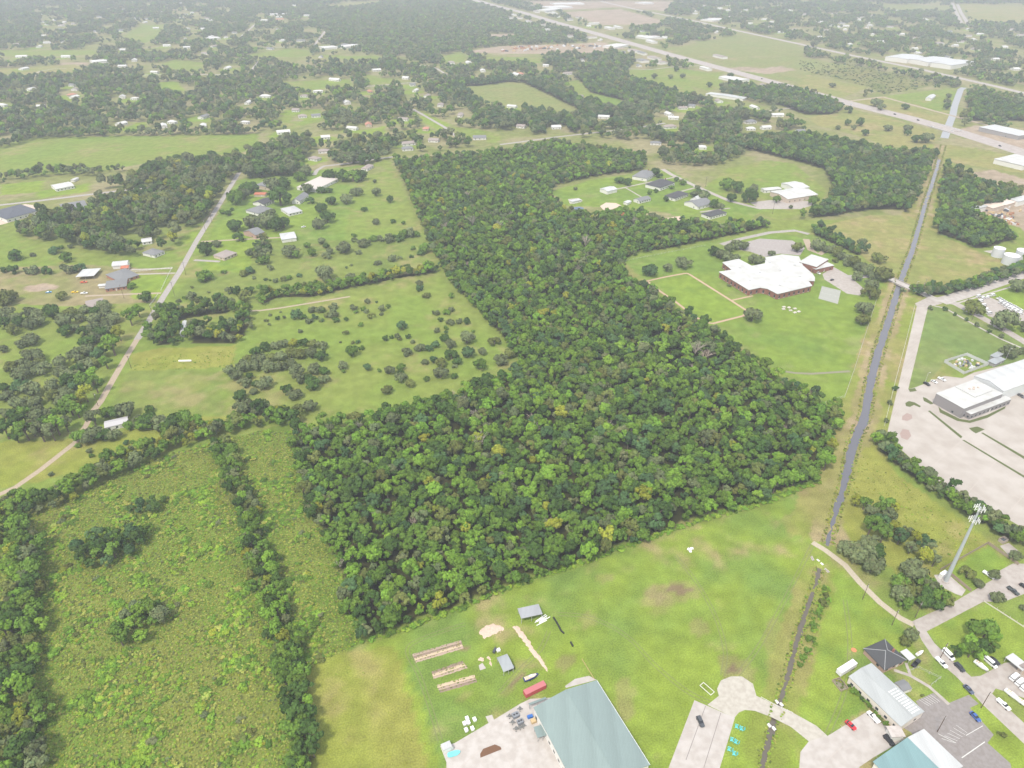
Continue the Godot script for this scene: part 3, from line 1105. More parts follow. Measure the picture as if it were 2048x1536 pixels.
	# far fields: no trees grow on these
	for f in [
		[4, P([-808.8,-1042.8,-735.8,-1116.3,-556.7,-1125.8,-391.4,-1138.6,-366.3,-1042.8,-403.8,-1015.6,-477.5,-989.7,-537.6,-929.6,-711.1,-896.4])],
		[14, P([-105.5,-1523.3,6.3,-1608.6,29.8,-1620.6,119.2,-1339.9,108.8,-1274.1,51.4,-1322.9,-57.8,-1375.1])],
		[5, P([504.2,-1250.8,605.1,-1327.1,675.4,-1156.6,645.5,-1100.9,595.8,-1042.8,551.8,-1068.3,530.6,-1135.3,497.2,-1192.4])],
		[5, P([621.7,-1384.2,705.1,-1431.2,752.1,-1270.2,699.6,-1182])],
		[4, P([707.3,-1436,914.4,-1534.2,871.6,-1470.9,755.9,-1274.1])],
		[5, P([638.1,-1696.3,723.9,-1528.7,632.9,-1426.4,607.1,-1440.9,577,-1517.9])],
		[13, P([699.8,-1876.6,810.2,-1822.7,877.1,-1556.4,715.7,-1450.8,723.9,-1528.7,654.2,-1743.5])],
		[14, P([412.9,-2095.5,574.6,-2261.9,708.2,-2429,794.9,-2115,737.6,-1950.3,493.4,-1950.3,443.5,-1916.9])],
		[14, P([487.5,-1925.2,734.6,-1941.9,790.7,-1800.4,631.4,-1676.8,610.4,-1585,521.8,-1676.8,496.9,-1785.9])],
		[4, P([264.5,-1750.4,336.4,-1764.5,387,-1764.5,466.3,-1709.5,434.3,-1539.7,352.1,-1450.8,271.3,-1608.6,258.8,-1709.5])],
		[14, P([365.6,-1550.8,461.1,-1335.6,438.1,-1306.3,361.7,-1450.8])],
		[5, P([643.7,-1071.2,688.4,-1037.2,716.6,-984.6,675.4,-918.3,620.9,-960,599.6,-977.1])],
		[5, P([1946.4,-3488.7,2232.3,-3390.3,1826.7,-2743.7,1619.9,-2792.6])],
		[14, P([1598.8,-3488.7,1851.8,-3390.3,1757.2,-3208.5,1516.5,-3208.5])],
		[4, P([-1439.3,-2066.7,-1097.4,-2057.3,-1059.1,-1984.8,-1188.2,-1950.3,-1386.6,-1984.8])],
		[9, P([-1088.6,-1860.9,-1019.9,-1860.9,-993.2,-1807.8,-1063.6,-1807.8])],
		[5, P([-1240.2,-1757.4,-1115.1,-1778.7,-1049.6,-1830.2,-995.2,-1793.1,-997.9,-1689.8,-1192.4,-1683.2])],
		[4, P([-1169.1,-2354.7,-1247.5,-2665.6,-1175.9,-2696.3,-1038.9,-2284.5,-1032.7,-2196.7])],
		[4, P([-829.2,-1822.7,-837,-1900.6,-737.4,-1853.1,-704.5,-1750.4,-776.3,-1750.4])],
		[12, P([-738.5,-1585,-703.6,-1596.7,-641.9,-1491.4,-695.6,-1501.9])],
		[12, P([-638.8,-1206.6,-603.4,-1221,-571.4,-1158.3,-616.4,-1158.3])],
		[4, P([-676.7,-1984.8,-594.4,-2095.5,-531.5,-2057.3,-511,-1950.3,-653,-1933.5])],
		[4, P([-507,-1976.1,-331.2,-1967.4,-315.9,-1884.5,-448.4,-1916.9])],
		[4, P([-490.6,-1585,-343.5,-1632.8,-320.6,-1534.2,-398.9,-1501.9,-437,-1534.2])],
		[4, P([-331.1,-1683.2,-244.4,-1620.6,-222.9,-1585,-287.9,-1556.4])],
		[4, P([-392.5,-1228.3,-378.8,-1314.5,-338.4,-1322.9,-308.7,-1228.3,-347.1,-1171.7])],
		[12, P([-249.8,-1192.4,-202.9,-1192.4,-193.9,-1132.1,-235.7,-1132.1])],
		[4, P([-173.6,-1933.5,-145.5,-2038.8,-110.4,-1967.4,-114.1,-1853.1,-166.9,-1853.1])],
		[4, P([-99.4,-1950.3,78.7,-1933.5,70.3,-1837.8,-51.2,-1884.5])],
		[4, P([111.1,-1579.2,143.5,-1620.6,189.4,-1545.2,169.6,-1366.2,133.7,-1450.8])],
		[4, P([-98.9,-1185.4,-56.5,-1171.7,-13.9,-1132.1,-19.3,-1079.9,-62.7,-1104])],
		[3, P([173.6,-1491.4,214.1,-1426.4,193,-1335.6,159.5,-1357.3])],
		[9, P([-70.6,-2416.3,9.3,-2429,4.5,-2354.7,-73.1,-2342.7])],
		[9, P([-123.2,-2038.8,-33,-2145,148.3,-2186.2,257.8,-2228.9,310.7,-2095.5,202,-2011.5,20.5,-1993.6,-82.9,-2011.5])],
		[9, P([47.6,-3647,738.8,-3647,606.1,-3165.9,450.5,-3343,192.6,-3208.5])],
		[9, P([187.8,-3124.4,438.9,-3252.2,538.2,-2792.6,486.7,-2696.3,296.3,-2665.6])],
		[9, P([489.7,-1757.4,531.4,-1793.1,581,-1764.5,629.3,-1807.8,642.9,-1743.5,564.1,-1689.8])],
		[9, P([518.9,-795.4,624,-845.3,536.6,-703.2,539.6,-725.3,526.4,-748.6])],
		[9, P([597.1,-922.8,636.8,-941.1,646.9,-913.8,655.4,-896.4,640,-871.3,605.6,-892.1])],
		[9, P([702.3,-1158.3,760.7,-1199.4,781.3,-1100.9,745.5,-1042.8,711.4,-1071.2])],
		[10, P([906.3,-1876.6,1075.7,-1830.2,995,-1743.5,924.1,-1785.9])],
		[5, P([-811.7,-3390.3,-718.7,-3566.2,-598.3,-3647,-585.6,-3566.2,-696.7,-3343])],
	]:
		cover(f[0], f[1], 1)
	# openings in the wooded stretch between the two lanes, and by the houses
	for f in [P([-371.2,-725.3,-325.9,-710.5,-325.4,-675.4,-351.7,-703.2]), P([-403.8,-696.1,-385.4,-703.2,-372.3,-664.8,-388.2,-664.8]), P([-635.1,-875.4,-588.5,-892.1,-565.6,-845.3,-608.6,-831.9]), P([-574.6,-845.3,-525.5,-879.5,-508.1,-847.3,-554.8,-820.7]), P([-151.2,-1294,-96.7,-1199.4,-113.5,-1158.3,-153.5,-1235.8])]:
		cover(12, f, 1)

func roads() -> void:
	var tar := mat("pale_asphalt", .34, .315, .30, .9, blotch, 14.0)
	var conc := mat("concrete", .37, .335, .31, .85, blotch, 17.0)
	var conc2 := mat("new_concrete", .42, .39, .37, .85, blotch, 23.0)
	var dirt := mat("dirt_track", .37, .30, .225, .95, blotch, 6.0)
	var dark := mat("old_asphalt", .235, .215, .21, .9, blotch, 9.0)
	var line_m := mat("joint_dark", .20, .18, .17, .9)
	var paint := mat("road_paint", .55, .55, .53, .7)
	strip("track", P([-274.7,-383,-275,-393,-280.5,-424.5,-285.8,-457.8,-289.2,-481.4]), 4.4, dirt, .028, "straight sandy track below the paved road")
	strip("road", P([-288.9,-479.8,-293.1,-510.1,-300.5,-558.2,-307.2,-609,-320.5,-686.3,-332.8,-769.8,-339.6,-817,-356.2,-929.6]), 5.4, tar, .03, "pale straight country road running through the fields on the left")
	strip("track", P([-295.8,-290.5,-281,-307.1,-275.5,-322.5,-268.8,-349,-271.3,-367.4,-274.7,-383]), 3.6, dirt, .026, "sandy track curving down to the left edge")
	strip("road", P([-611.9,-781.6,-588.6,-799,-551.1,-815.2,-513.6,-833.8,-474.7,-853.2,-445.5,-867.2]), 6.0, tar, .03, "pale road crossing in front of the dark-roofed houses")
	strip("driveway", P([-316.9,-617.1,-356,-613.6]), 3.0, conc, .02)
	strip("driveway", P([-310.2,-606.1,-351,-602.8]), 2.6, conc, .02)
	strip("driveway", P([-305.2,-563.2,-331.3,-561.2,-368.3,-557.2]), 3.0, dirt, .02)
	strip("driveway", P([-315.4,-684.9,-267.9,-691.9,-228.5,-697.5]), 3.2, dirt, .02)
	strip("driveway", P([-304.3,-636.8,-278.2,-633.2]), 4.0, tar, .02)
	strip("track", P([-221.2,-528.5,-209,-529.4,-193.7,-534.1,-139.5,-556.2]), 2.4, dirt, .02)
	strip("road", P([-255.7,-918.3,-257.1,-941.1,-252.1,-960,-224.3,-972.2,-188.7,-994.8,-163.5,-1007.7]), 5.5, tar, .03)
	strip("road", P([-17.7,-1074.1,13.5,-1090,63.4,-1117.9,138,-1151.6,206.7,-1185.4,251.3,-1213.7]), 5.5, tar, .03)
	strip("road", P([-175.4,-1322.9,-129.5,-1228.3,-108.6,-1185.4,-86.1,-1125.8]), 5.5, tar, .03)
	strip("road", P([-1232.1,-1676.8,-848.4,-1676.8,-686.4,-1683.2,-466.4,-1683.2]), 7.0, conc, .03)
	strip("road", P([-579.9,-1676.8,-615.9,-1884.5]), 7.0, conc, .03)
	strip("road", P([-799.9,-2284.5,-873,-2696.3]), 7.0, conc, .03)
	strip("road", P([-542.2,-2124.9,-591.6,-2494.4]), 7.0, conc, .03)
	strip("road", P([-683.7,-2115,-525.4,-2134.9,-443.3,-2134.9]), 6.0, conc, .03)
	strip("road", P([-351.5,-1512.5,-289.1,-1545.2,-222.2,-1579.2,-162,-1602.6]), 5.5, conc, .03)
	strip("road", P([-249.8,-1815.2,-198.4,-1807.8,-172.2,-1764.5,-144.1,-1683.2]), 6.0, conc, .03)
	strip("driveway", P([-1053.8,-1683.2,-1064.5,-1729.8,-1049.5,-1764.5,-1024.2,-1764.5]), 4.0, conc, .03)
	strip("highway", P([-226.1,-3880.7,-72.4,-3414.4,37.2,-3124.4,149.6,-2759.8,268.9,-2403.8,405.5,-1984.8,487.9,-1750.4,575.5,-1501.9,618.1,-1375.1,670.3,-1250.8,695.2,-1175.1,728.5,-1029,743.5,-952.8]), 34.0, mat("highway_concrete", .37, .33, .31, .9, blotch, 40.0), .05, "pale dual highway running across the upper right", 16.0)
	strip("highway", P([398.9,-3647,499.8,-3252.2,636.8,-2826.1,722.3,-2486.4,809.1,-2175.7,867,-1962.3,933.6,-1757.4,956.8,-1657.7,984.3,-1539.7,997.2,-1470.9,1017.5,-1366.2]), 18.0, conc, .05, "pale far highway behind the open fields", 14.0)
	strip("road", P([625.4,-1393.4,706,-1433.1]), 7.0, dirt, .03)
	strip("road", P([706,-1433.1,752.1,-1270.2,791.2,-1132.1,807.2,-1071.2]), 7.0, dirt, .035)
	strip("road", P([1954.4,-3566.2,1779.3,-3208.5,1539.9,-2711.9]), 12.0, conc, .03)
	strip("road", P([1935.6,-3488.7,1756.5,-3124.4,1560.4,-2711.9]), 12.0, conc, .035)
	strip("road", P([254.9,-1764.5,314.6,-1750.4,379.9,-1793.1,441.4,-1807.8]), 5.0, conc, .03)
	strip("road", P([438.6,-1302.2,504,-1335.6]), 5.0, conc, .03)
	strip("road", P([199.3,-945.8,207.3,-918.3,228.3,-867.2,254.3,-813.3,281.5,-786.7,309.2,-802.5,334.1,-807.9]), 6.5, conc, .03, "pale road past the big houses right of the forest")
	strip("driveway", P([228.3,-867.2,196,-843.4]), 3.0, conc, .02)
	strip("driveway", P([208.8,-909.4,166.3,-883.7,122.2,-855.1]), 3.0, conc, .022)
	strip("driveway", P([247.9,-788.4,210.7,-774.8]), 3.0, conc, .02)
	strip("path", P([138.4,-867.2,153.4,-828.1]), 2.0, conc, .021)
	strip("road", P([210.4,-676.8,233.1,-691.9,269.5,-710.5,297.6,-716.4,308.7,-706.1]), 6.0, tar, .03)
	strip("road", P([300.6,-691.9,295.1,-662.1,300.2,-651.8,312.4,-664.8,309.9,-678.1]), 6.5, dirt, .028)
	# bridge road, crossing and the street to the south-east
	strip("road", P([305.7,-598.3,323.9,-598.3,333.5,-599.4,340.2,-593.9]), 6.5, tar, .03)
	strip("road", P([351.7,-579.8,360.7,-553.3,370.6,-543.5]), 8.0, conc2, .03)
	strip("road", P([367.4,-545.5,374.8,-542.6,382.1,-518.5,388.9,-495.2,393.8,-471.1]), 7.5, conc, .034)
	strip("road", P([363.6,-546.4,389.6,-559.2,427.9,-580.9,485.7,-613]), 12.5, conc2, .038)
	strip("sidewalk", P([354.7,-537.8,361.5,-534.1,369.9,-503.7,376.9,-481.4,387.7,-461.2]), 1.8, conc2, .05)
	strip("sidewalk", P([375.6,-542.6,406.3,-558.2,449.5,-579.8]), 1.8, conc2, .05)
	sheet("pavement", P([340.6,-542.6,358.2,-555.2,363.8,-542.6,351.2,-536.9,349.1,-536.9,339.5,-535.9]), conc, .028)
	# the great concrete yard on the right
	var lot := sheet("parking_lot", P([340,-537.8,349.6,-537.8,272.4,-409.6,277.8,-411.5,305.5,-426.5,317.2,-423.8,329.3,-431.2,385.9,-452.4,272.4,-269.6,263.8,-283.9,257.2,-293.8,247.2,-306.2,241,-319.4,235.9,-343,233.9,-355.7,237.1,-362]), mat("yard_concrete", .40, .365, .335, .88, blotch, 74.0), .016, "wide bare concrete yard on the right")
	for k in 22:
		var f := (k + 1.0) / 23.0
		joint(lot, (Vector2(338.2, -535)).lerp(Vector2(237.4, -362), f), (Vector2(347.8, -535)).lerp(Vector2(264.3, -396), f), .18, mat("joint_soft", .42, .37, .34, .9))
	for a in [[[236.9,-360.9], [272.6,-270]], [[249.7,-372.9], [283.9,-292.5]], [[268.5,-378.5], [298.2,-315.8]], [[239.9,-320.3], [278.5,-351.5]], [[252.2,-299.9], [291.6,-334.2]], [[264.4,-282.7], [298.3,-311.4]]]:
		joint(lot, Vector2(a[0][0], a[0][1]), Vector2(a[1][0], a[1][1]), .22, mat("joint_soft", .42, .37, .34, .9))
	var turf := mat("island_turf", .10, .125, .035, .95, grain, 5.0)
	for p in [P([262.3,-392.4,265.8,-394.8,268.9,-393,270.9,-388.8,269.4,-387.1,266.9,-390,263.1,-387.7,261,-388.8]), P([272.7,-383,274.3,-383.6,280.4,-355.1,278.4,-353.1]), P([278.2,-351.5,279.7,-351.5,298.6,-311.8,297.3,-309.7]), P([289.3,-364.1,295.6,-365.7,298.5,-362.5,290.5,-358.3,289.5,-360.9]), P([294,-358.8,295.5,-359.3,309.6,-329.5,307.8,-326.7]), P([277.5,-399.6,279,-398.4,281,-391.8,278.4,-390.6,275.8,-394.8]), P([282.2,-388.3,282.5,-384.2,288.9,-374,294.4,-372.3,309.1,-378.5,327.2,-388.8,324.9,-385.9,307.2,-375.1,292.9,-369.5,286.1,-371.7,279.7,-381.3]), P([272.4,-409.6,277.5,-410.8,277,-407.1,271.7,-405.8])]:
		sheet("grass_island", p, turf, .034)
	for p in [P([253.3,-377.3,257.9,-380.7,260,-378.5,258.5,-374.5,254,-371.7,250.9,-372.9]), P([242.9,-358.3,247,-363.1,250.3,-362,248.9,-355.7,244.5,-351.5,241.7,-353.6])]:
		sheet("broken_ground", p, mat("rubble_ground", .36, .27, .24, .95, grain, 3.0), .03)
	sheet("parking_lot", P([399.3,-553.3,410.7,-555.2,427.6,-519.4,412.6,-495.2,389.2,-519.4]), conc, .018, "pale lot packed with parked trailers and vehicles")
	# school ground
	var sl := sheet("parking_lot", P([225,-676.8,254,-693.3,285.4,-687.7,291,-667.4,279.5,-648,261.7,-653.1,244.4,-644.3,233.8,-658.2,226,-662.1]), mat("worn_concrete", .33, .30, .29, .9, blotch, 9.0), .02, "stained parking lot behind the school")
	joint(sl, Vector2(237.9, -672.7), Vector2(277.2, -655.7), .15, paint, "stall_line", .03)
	sheet("parking_lot", P([285,-603.9,301.7,-620,308,-600.5,310,-568.3,300.1,-558.2,290.9,-562.2,282.3,-591.7]), conc, .02, "concrete service yard beside the school")
	var court := sheet("sports_court", P([274.9,-577.7,288.1,-568.3,275.1,-541.6,262.5,-552.3]), mat("court_grey", .33, .34, .31, .9, blotch, 5.0), .02, "pale square sports court on the school lawn")
	for k in 3:
		joint(court, (Vector2(274.5, -576.7)).lerp(Vector2(262.9, -552.8), (k + .5) / 3.0), (Vector2(287.7, -567.8)).lerp(Vector2(275.5, -542.6), (k + .5) / 3.0), .12, paint, "court_line", .03)
	var trackm := mat("running_track_dirt", .44, .31, .22, .95, blotch, 4.0)
	strip("running_track", P([121.4,-588.4,139.2,-597.2,158.1,-605,161,-605.6,162.8,-603.3,186.6,-548.8,194.1,-530.8,192.8,-524.9,189.4,-519.9,161.2,-506.3,154.6,-508.9,148,-521.2,139.2,-545.5,129.7,-566.3,121.4,-588.4]), 2.3, trackm, .03, "tan dirt running track round the lawn beside the forest")
	strip("path", P([186.5,-548.4,208,-557.7]), 2.0, trackm, .034)
	strip("path", P([189.6,-434.6,201.5,-430.5,213.2,-429.5,241.6,-432.9]), 2.4, mat("grey_soil", .20, .19, .13, .95), .02)
	# near right
	sheet("road", P([182.4,-214.7,206.5,-225.3,215.6,-230.2,232.9,-239.2,240,-245.2,249.2,-249.8,259.9,-249.5,249.6,-233,231.3,-226.1,220.8,-225.8,185.9,-209,182.1,-204.6]), conc, .02, "concrete access road and lot beside the tall mast")
	sheet("pavement", P([206.1,-242.3,213.2,-243.3,216.7,-233,212.8,-229.3,210.6,-230.5,205.5,-235.4]), conc2, .024, "concrete pad under the tall mast")
	strip("track", P([154.6,-264.2,159.1,-259,165.2,-248.8,168,-237.6,172.4,-225.5,177.6,-216.6,182.2,-212.7]), 3.2, mat("gravel", .42, .37, .29, .95, blotch, 4.0), .02, "gravel lane crossing the canal end")
	sheet("road", P([182.2,-214.6,186.2,-209.4,186.6,-202.9,189.6,-195.1,193.7,-186.1,198,-186.6,211.8,-192.9,225.3,-193.9,213.3,-174.6,200.9,-180.7,198,-178.2,205.1,-161.3,199.8,-152.8,191.4,-173.3,189.9,-179.1,187.2,-186.7,182.4,-195.7,181.7,-204.6,182.8,-213.5]), conc, .028, "concrete street past the parked cars and boats")
	var al := sheet("parking_lot", P([164.9,-174.9,173.9,-178.6,177,-173.7,188.1,-177.7,190,-173.7,185.4,-171.9,188.5,-160.5,184.2,-157.2,188.3,-149.2,186.3,-143,162.2,-143,158.8,-154.4,156.6,-161.5,153.5,-164.2,165.2,-169.9]), dark, .022, "grey asphalt parking lot with white stall lines")
	for k in 6:
		joint(al, (Vector2(166.5, -175.6)).lerp(Vector2(173.5, -178.2), k / 6.0), (Vector2(169.2, -172.8)).lerp(Vector2(175.8, -175), k / 6.0), .14, paint, "stall_line", .034)
	for k in 6:
		joint(al, (Vector2(167.3, -159)).lerp(Vector2(177.6, -165.7), k / 6.0), (Vector2(171.6, -157.2)).lerp(Vector2(180, -162.1), k / 6.0), .14, paint, "stall_line", .034)
	joint(al, Vector2(167, -160.9), Vector2(172, -157.2), .2, paint, "stall_line", .034)
	joint(al, Vector2(177.5, -160.2), Vector2(186.3, -164.2), .2, paint, "stall_line", .034)
	joint(al, Vector2(171.1, -151.3), Vector2(183.4, -157.6), .3, paint, "stall_line", .034)
	strip("sidewalk", P([162.6,-189.4,168.4,-186.6,173.6,-181.6,177.7,-173.4]), 1.5, conc, .03)
	strip("sidewalk", P([169.3,-192.9,168.4,-186.6]), 1.2, conc, .031)
	var ln := sheet("parking_lot", P([74.6,-175.3,89.1,-167.6,77.2,-145.8,57.9,-145.8]), conc2, .026, "pale slab parking strip with the lone dark car")
	for k in 9:
		joint(ln, (Vector2(74.6, -175.2)).lerp(Vector2(58.8, -147.5), (k + .6) / 9.0), (Vector2(78.6, -173)).lerp(Vector2(65.8, -150.5), (k + .6) / 9.0), .12, mat("joint_soft", .42, .37, .34, .9), "joint", .036)
		joint(ln, (Vector2(84.2, -170.2)).lerp(Vector2(71.8, -147.5), (k + .6) / 9.0), (Vector2(88.9, -167.4)).lerp(Vector2(78.3, -147.5), (k + .6) / 9.0), .12, mat("joint_soft", .42, .37, .34, .9), "joint", .036)
	joint(ln, Vector2(78.6, -172.8), Vector2(66, -150.5), .24, line_m, "joint", .038)
	joint(ln, Vector2(84, -169.7), Vector2(72.1, -147.5), .24, line_m, "joint", .038)
	sheet("pavement", P([79.4,-173.2,85.1,-177.3,85.1,-180.5,87.7,-184.4,92.4,-186.3,97,-186.3,100.7,-182.8,100.5,-177.3,106,-173.9,112.9,-169.9,120.5,-164.2,123.3,-160,115.2,-157.8,110.2,-163.8,103.6,-168,98,-170.6,94.1,-171,91.3,-169.9,88.9,-167.6]), mat("white_concrete", .42, .395, .35, .88, blotch, 12.0), .022, "pale concrete turnaround and curving lane")
	var rl := sheet("parking_lot", P([123.3,-160,143.4,-170.4,148.2,-164.1,150.6,-157.6,137.3,-151.3,130.7,-147.8,128,-143,106.1,-143,110.5,-153.6,115.2,-157.8]), conc2, .030, "pale lot with the red car")
	for a in [[[127.9,-154.4], [144.4,-161.5]], [[119.7,-150.5], [131.4,-158.4]], [[129.9,-164.6], [139.6,-150.5]], [[119,-156.4], [125.9,-144.8]]]:
		joint(rl, Vector2(a[0][0], a[0][1]), Vector2(a[1][0], a[1][1]), .16, mat("joint_soft", .42, .37, .34, .9), "joint", .036)
	var yd := sheet("pavement", P([3.3,-173.7,7.4,-175.9,18.7,-176.6,23.3,-143,-24.3,-143,-24.8,-149.6,-27.8,-156,-22.4,-157,-8.2,-166.1]), mat("yard_white", .44, .41, .39, .85, blotch, 19.0), .024, "wide pale concrete yard beside the green-roofed building")
	for a in [[[-21.8,-156.4], [-1.8,-166.7]], [[-1.8,-166.7], [7.1,-147.5]], [[0.8,-155.4], [8.5,-157.2]], [[-19.5,-147.5], [-12.3,-154.4]], [[-3.7,-155.8], [0.7,-145.8]], [[-12.2,-151.7], [-9.7,-145.8]], [[3.8,-148.6], [11.6,-150.9]]]:
		joint(yd, Vector2(a[0][0], a[0][1]), Vector2(a[1][0], a[1][1]), .2, mat("joint_soft", .42, .37, .34, .9), "joint", .034)
	sheet("pavement", P([-10.6,-168.2,-8,-168.9,-6.8,-165.9,-8.9,-164.6]), mat("yard_white", .44, .41, .39, .85, blotch, 19.0), .02)
	sheet("pavement", P([22.1,-181.8,26.5,-185.1,32.5,-186.6,35.5,-184.7,22.4,-180.9]), conc2, .02)
	for p in [P([-12.2,-152.8,-11.1,-154.8,-6.6,-156.6,-4.4,-155.6,-4,-154.6,-12,-151.3])]:
		sheet("mulch_bed", p, mat("mulch", .17, .085, .045, .95, grain, 2.0), .05, "curved brown planting bed in the concrete yard")
	sheet("pavement", P([-14.3,-191.6,-12.7,-192.9,-11.1,-190.2,-13.6,-189.2]), conc2, .02)
	# bare patches in the mown field
	var sand := mat("pale_dirt", .56, .43, .35, .95, blotch, 5.0)
	for p in [P([-14.4,-210.2,-11.1,-213,-7,-213.5,-3.2,-212.1,-4,-209.4,-8.7,-206.7,-12.4,-205.1,-15.4,-207.8]), P([-0.5,-211.3,2.5,-212.7,6.3,-207.3,10.5,-199.4,13.8,-193.9,16.1,-188.2,14.8,-187.7,11.6,-193.1,7.4,-198.9,4,-205.1,1.3,-209.4]), P([-11.1,-196.4,-9.8,-196.9,-7.4,-189.4,-8.5,-188.5]), P([-14.9,-195.1,-13.4,-196.4,-11.9,-195.4,-12.5,-193.6,-14.4,-193.9])]:
		simple("dirt_pile", "pinkish heap of loose dirt on the mown field", "dirt pile", centre(p), mound(p, .5, 4), sand, "dirt heaps by the garden beds")
		keep_bare(p)
	# wheel tracks across the mown field
	for l in [P([80.7,-174.3,71.7,-180,61.3,-191.9,50.5,-207.3,35.7,-216.9,21,-218.8]), P([88.9,-186.6,93.2,-199.4,93.3,-218.3,88.7,-239.2,82.2,-255.5]), P([95.3,-187,109.2,-202,128.3,-227,146.5,-252.2,153.9,-262.5]), P([-5,-178.8,3.4,-189.4,12.2,-199.4,16.6,-209.4]), P([-28,-158.4,-32.7,-171,-39.3,-187,-45.7,-199.4,-38.7,-205.9,-21.3,-213.2]), P([123.4,-160.5,138,-180,148.9,-202,156.6,-227])]:
		for off in [-.85, .85]:
			strip("wheel_track", beside_line(l, off), .34, mat("worn_turf", .150, .165, .062, .95), .011, "", -1.0)
	# water
	var wm := mat("canal_water", .105, .105, .125, .09)
	var w := strip("water", canal, 12.0, wm, -1.0, "grey water of the long straight canal", -1.0)
	w.position.y = 0.0
	strip("water", ditch, 6.0, mat("ditch_water", .10, .085, .065, .3), -.7, "muddy water of the small ditch", -1.0)
	strip("water", P([658.7,-1113.2,721.2,-1217.4,755.9,-1274.1,798.1,-1348.6,839.1,-1416.8,893.5,-1507.2,911.4,-1528.7]), 11.0, mat("far_water", .26, .27, .29, .35), .03, "pale far end of the canal beyond the highway", 6.0)
	sheet("pond", P([67.8,-790.2,77.7,-793.7,81.9,-788.4,78.7,-778.2,69.1,-776.5]), mat("pond_water", .05, .09, .17, .12), .03, "small blue pond beside the forest")
	sheet("riding_ring", P([100.8,-795.4,109.1,-807.9,120.4,-806.1,125.7,-797.2,109.3,-779.9,102.9,-783.3]), mat("ring_sand", .52, .42, .34, .95), .03, "round sandy riding ring near the big houses")
	sheet("pavement", P([65.8,-820.7,79,-824.4,82.8,-813.3,66.9,-802.5]), conc2, .03)
	sheet("bare_patch", P([169.5,-755,185.7,-761.5,186.4,-748.6,165.3,-740.7]), sand, .03)
	sheet("bare_patch", P([486,-977.1,501.8,-982.1,490.6,-950.5,474,-945.8]), sand, .03)
	sheet("pavement", P([464,-659.5,474.3,-662.1,474.8,-657,479.6,-630.7,475.6,-627.1,471.8,-646.8]), conc2, .03)
	for p in [P([-581.6,-778.2,-561.9,-802.5,-539.5,-795.4,-530.5,-761.5,-548.5,-733])]:
		sheet("pavement", p, mat("fresh_dirt", .55, .45, .38, .95, blotch, 9.0), .024)
	sheet("pavement", P([276.1,-807.9,302.1,-817,348.8,-813.3,347.2,-799,326.3,-785,281,-785]), conc, .025)

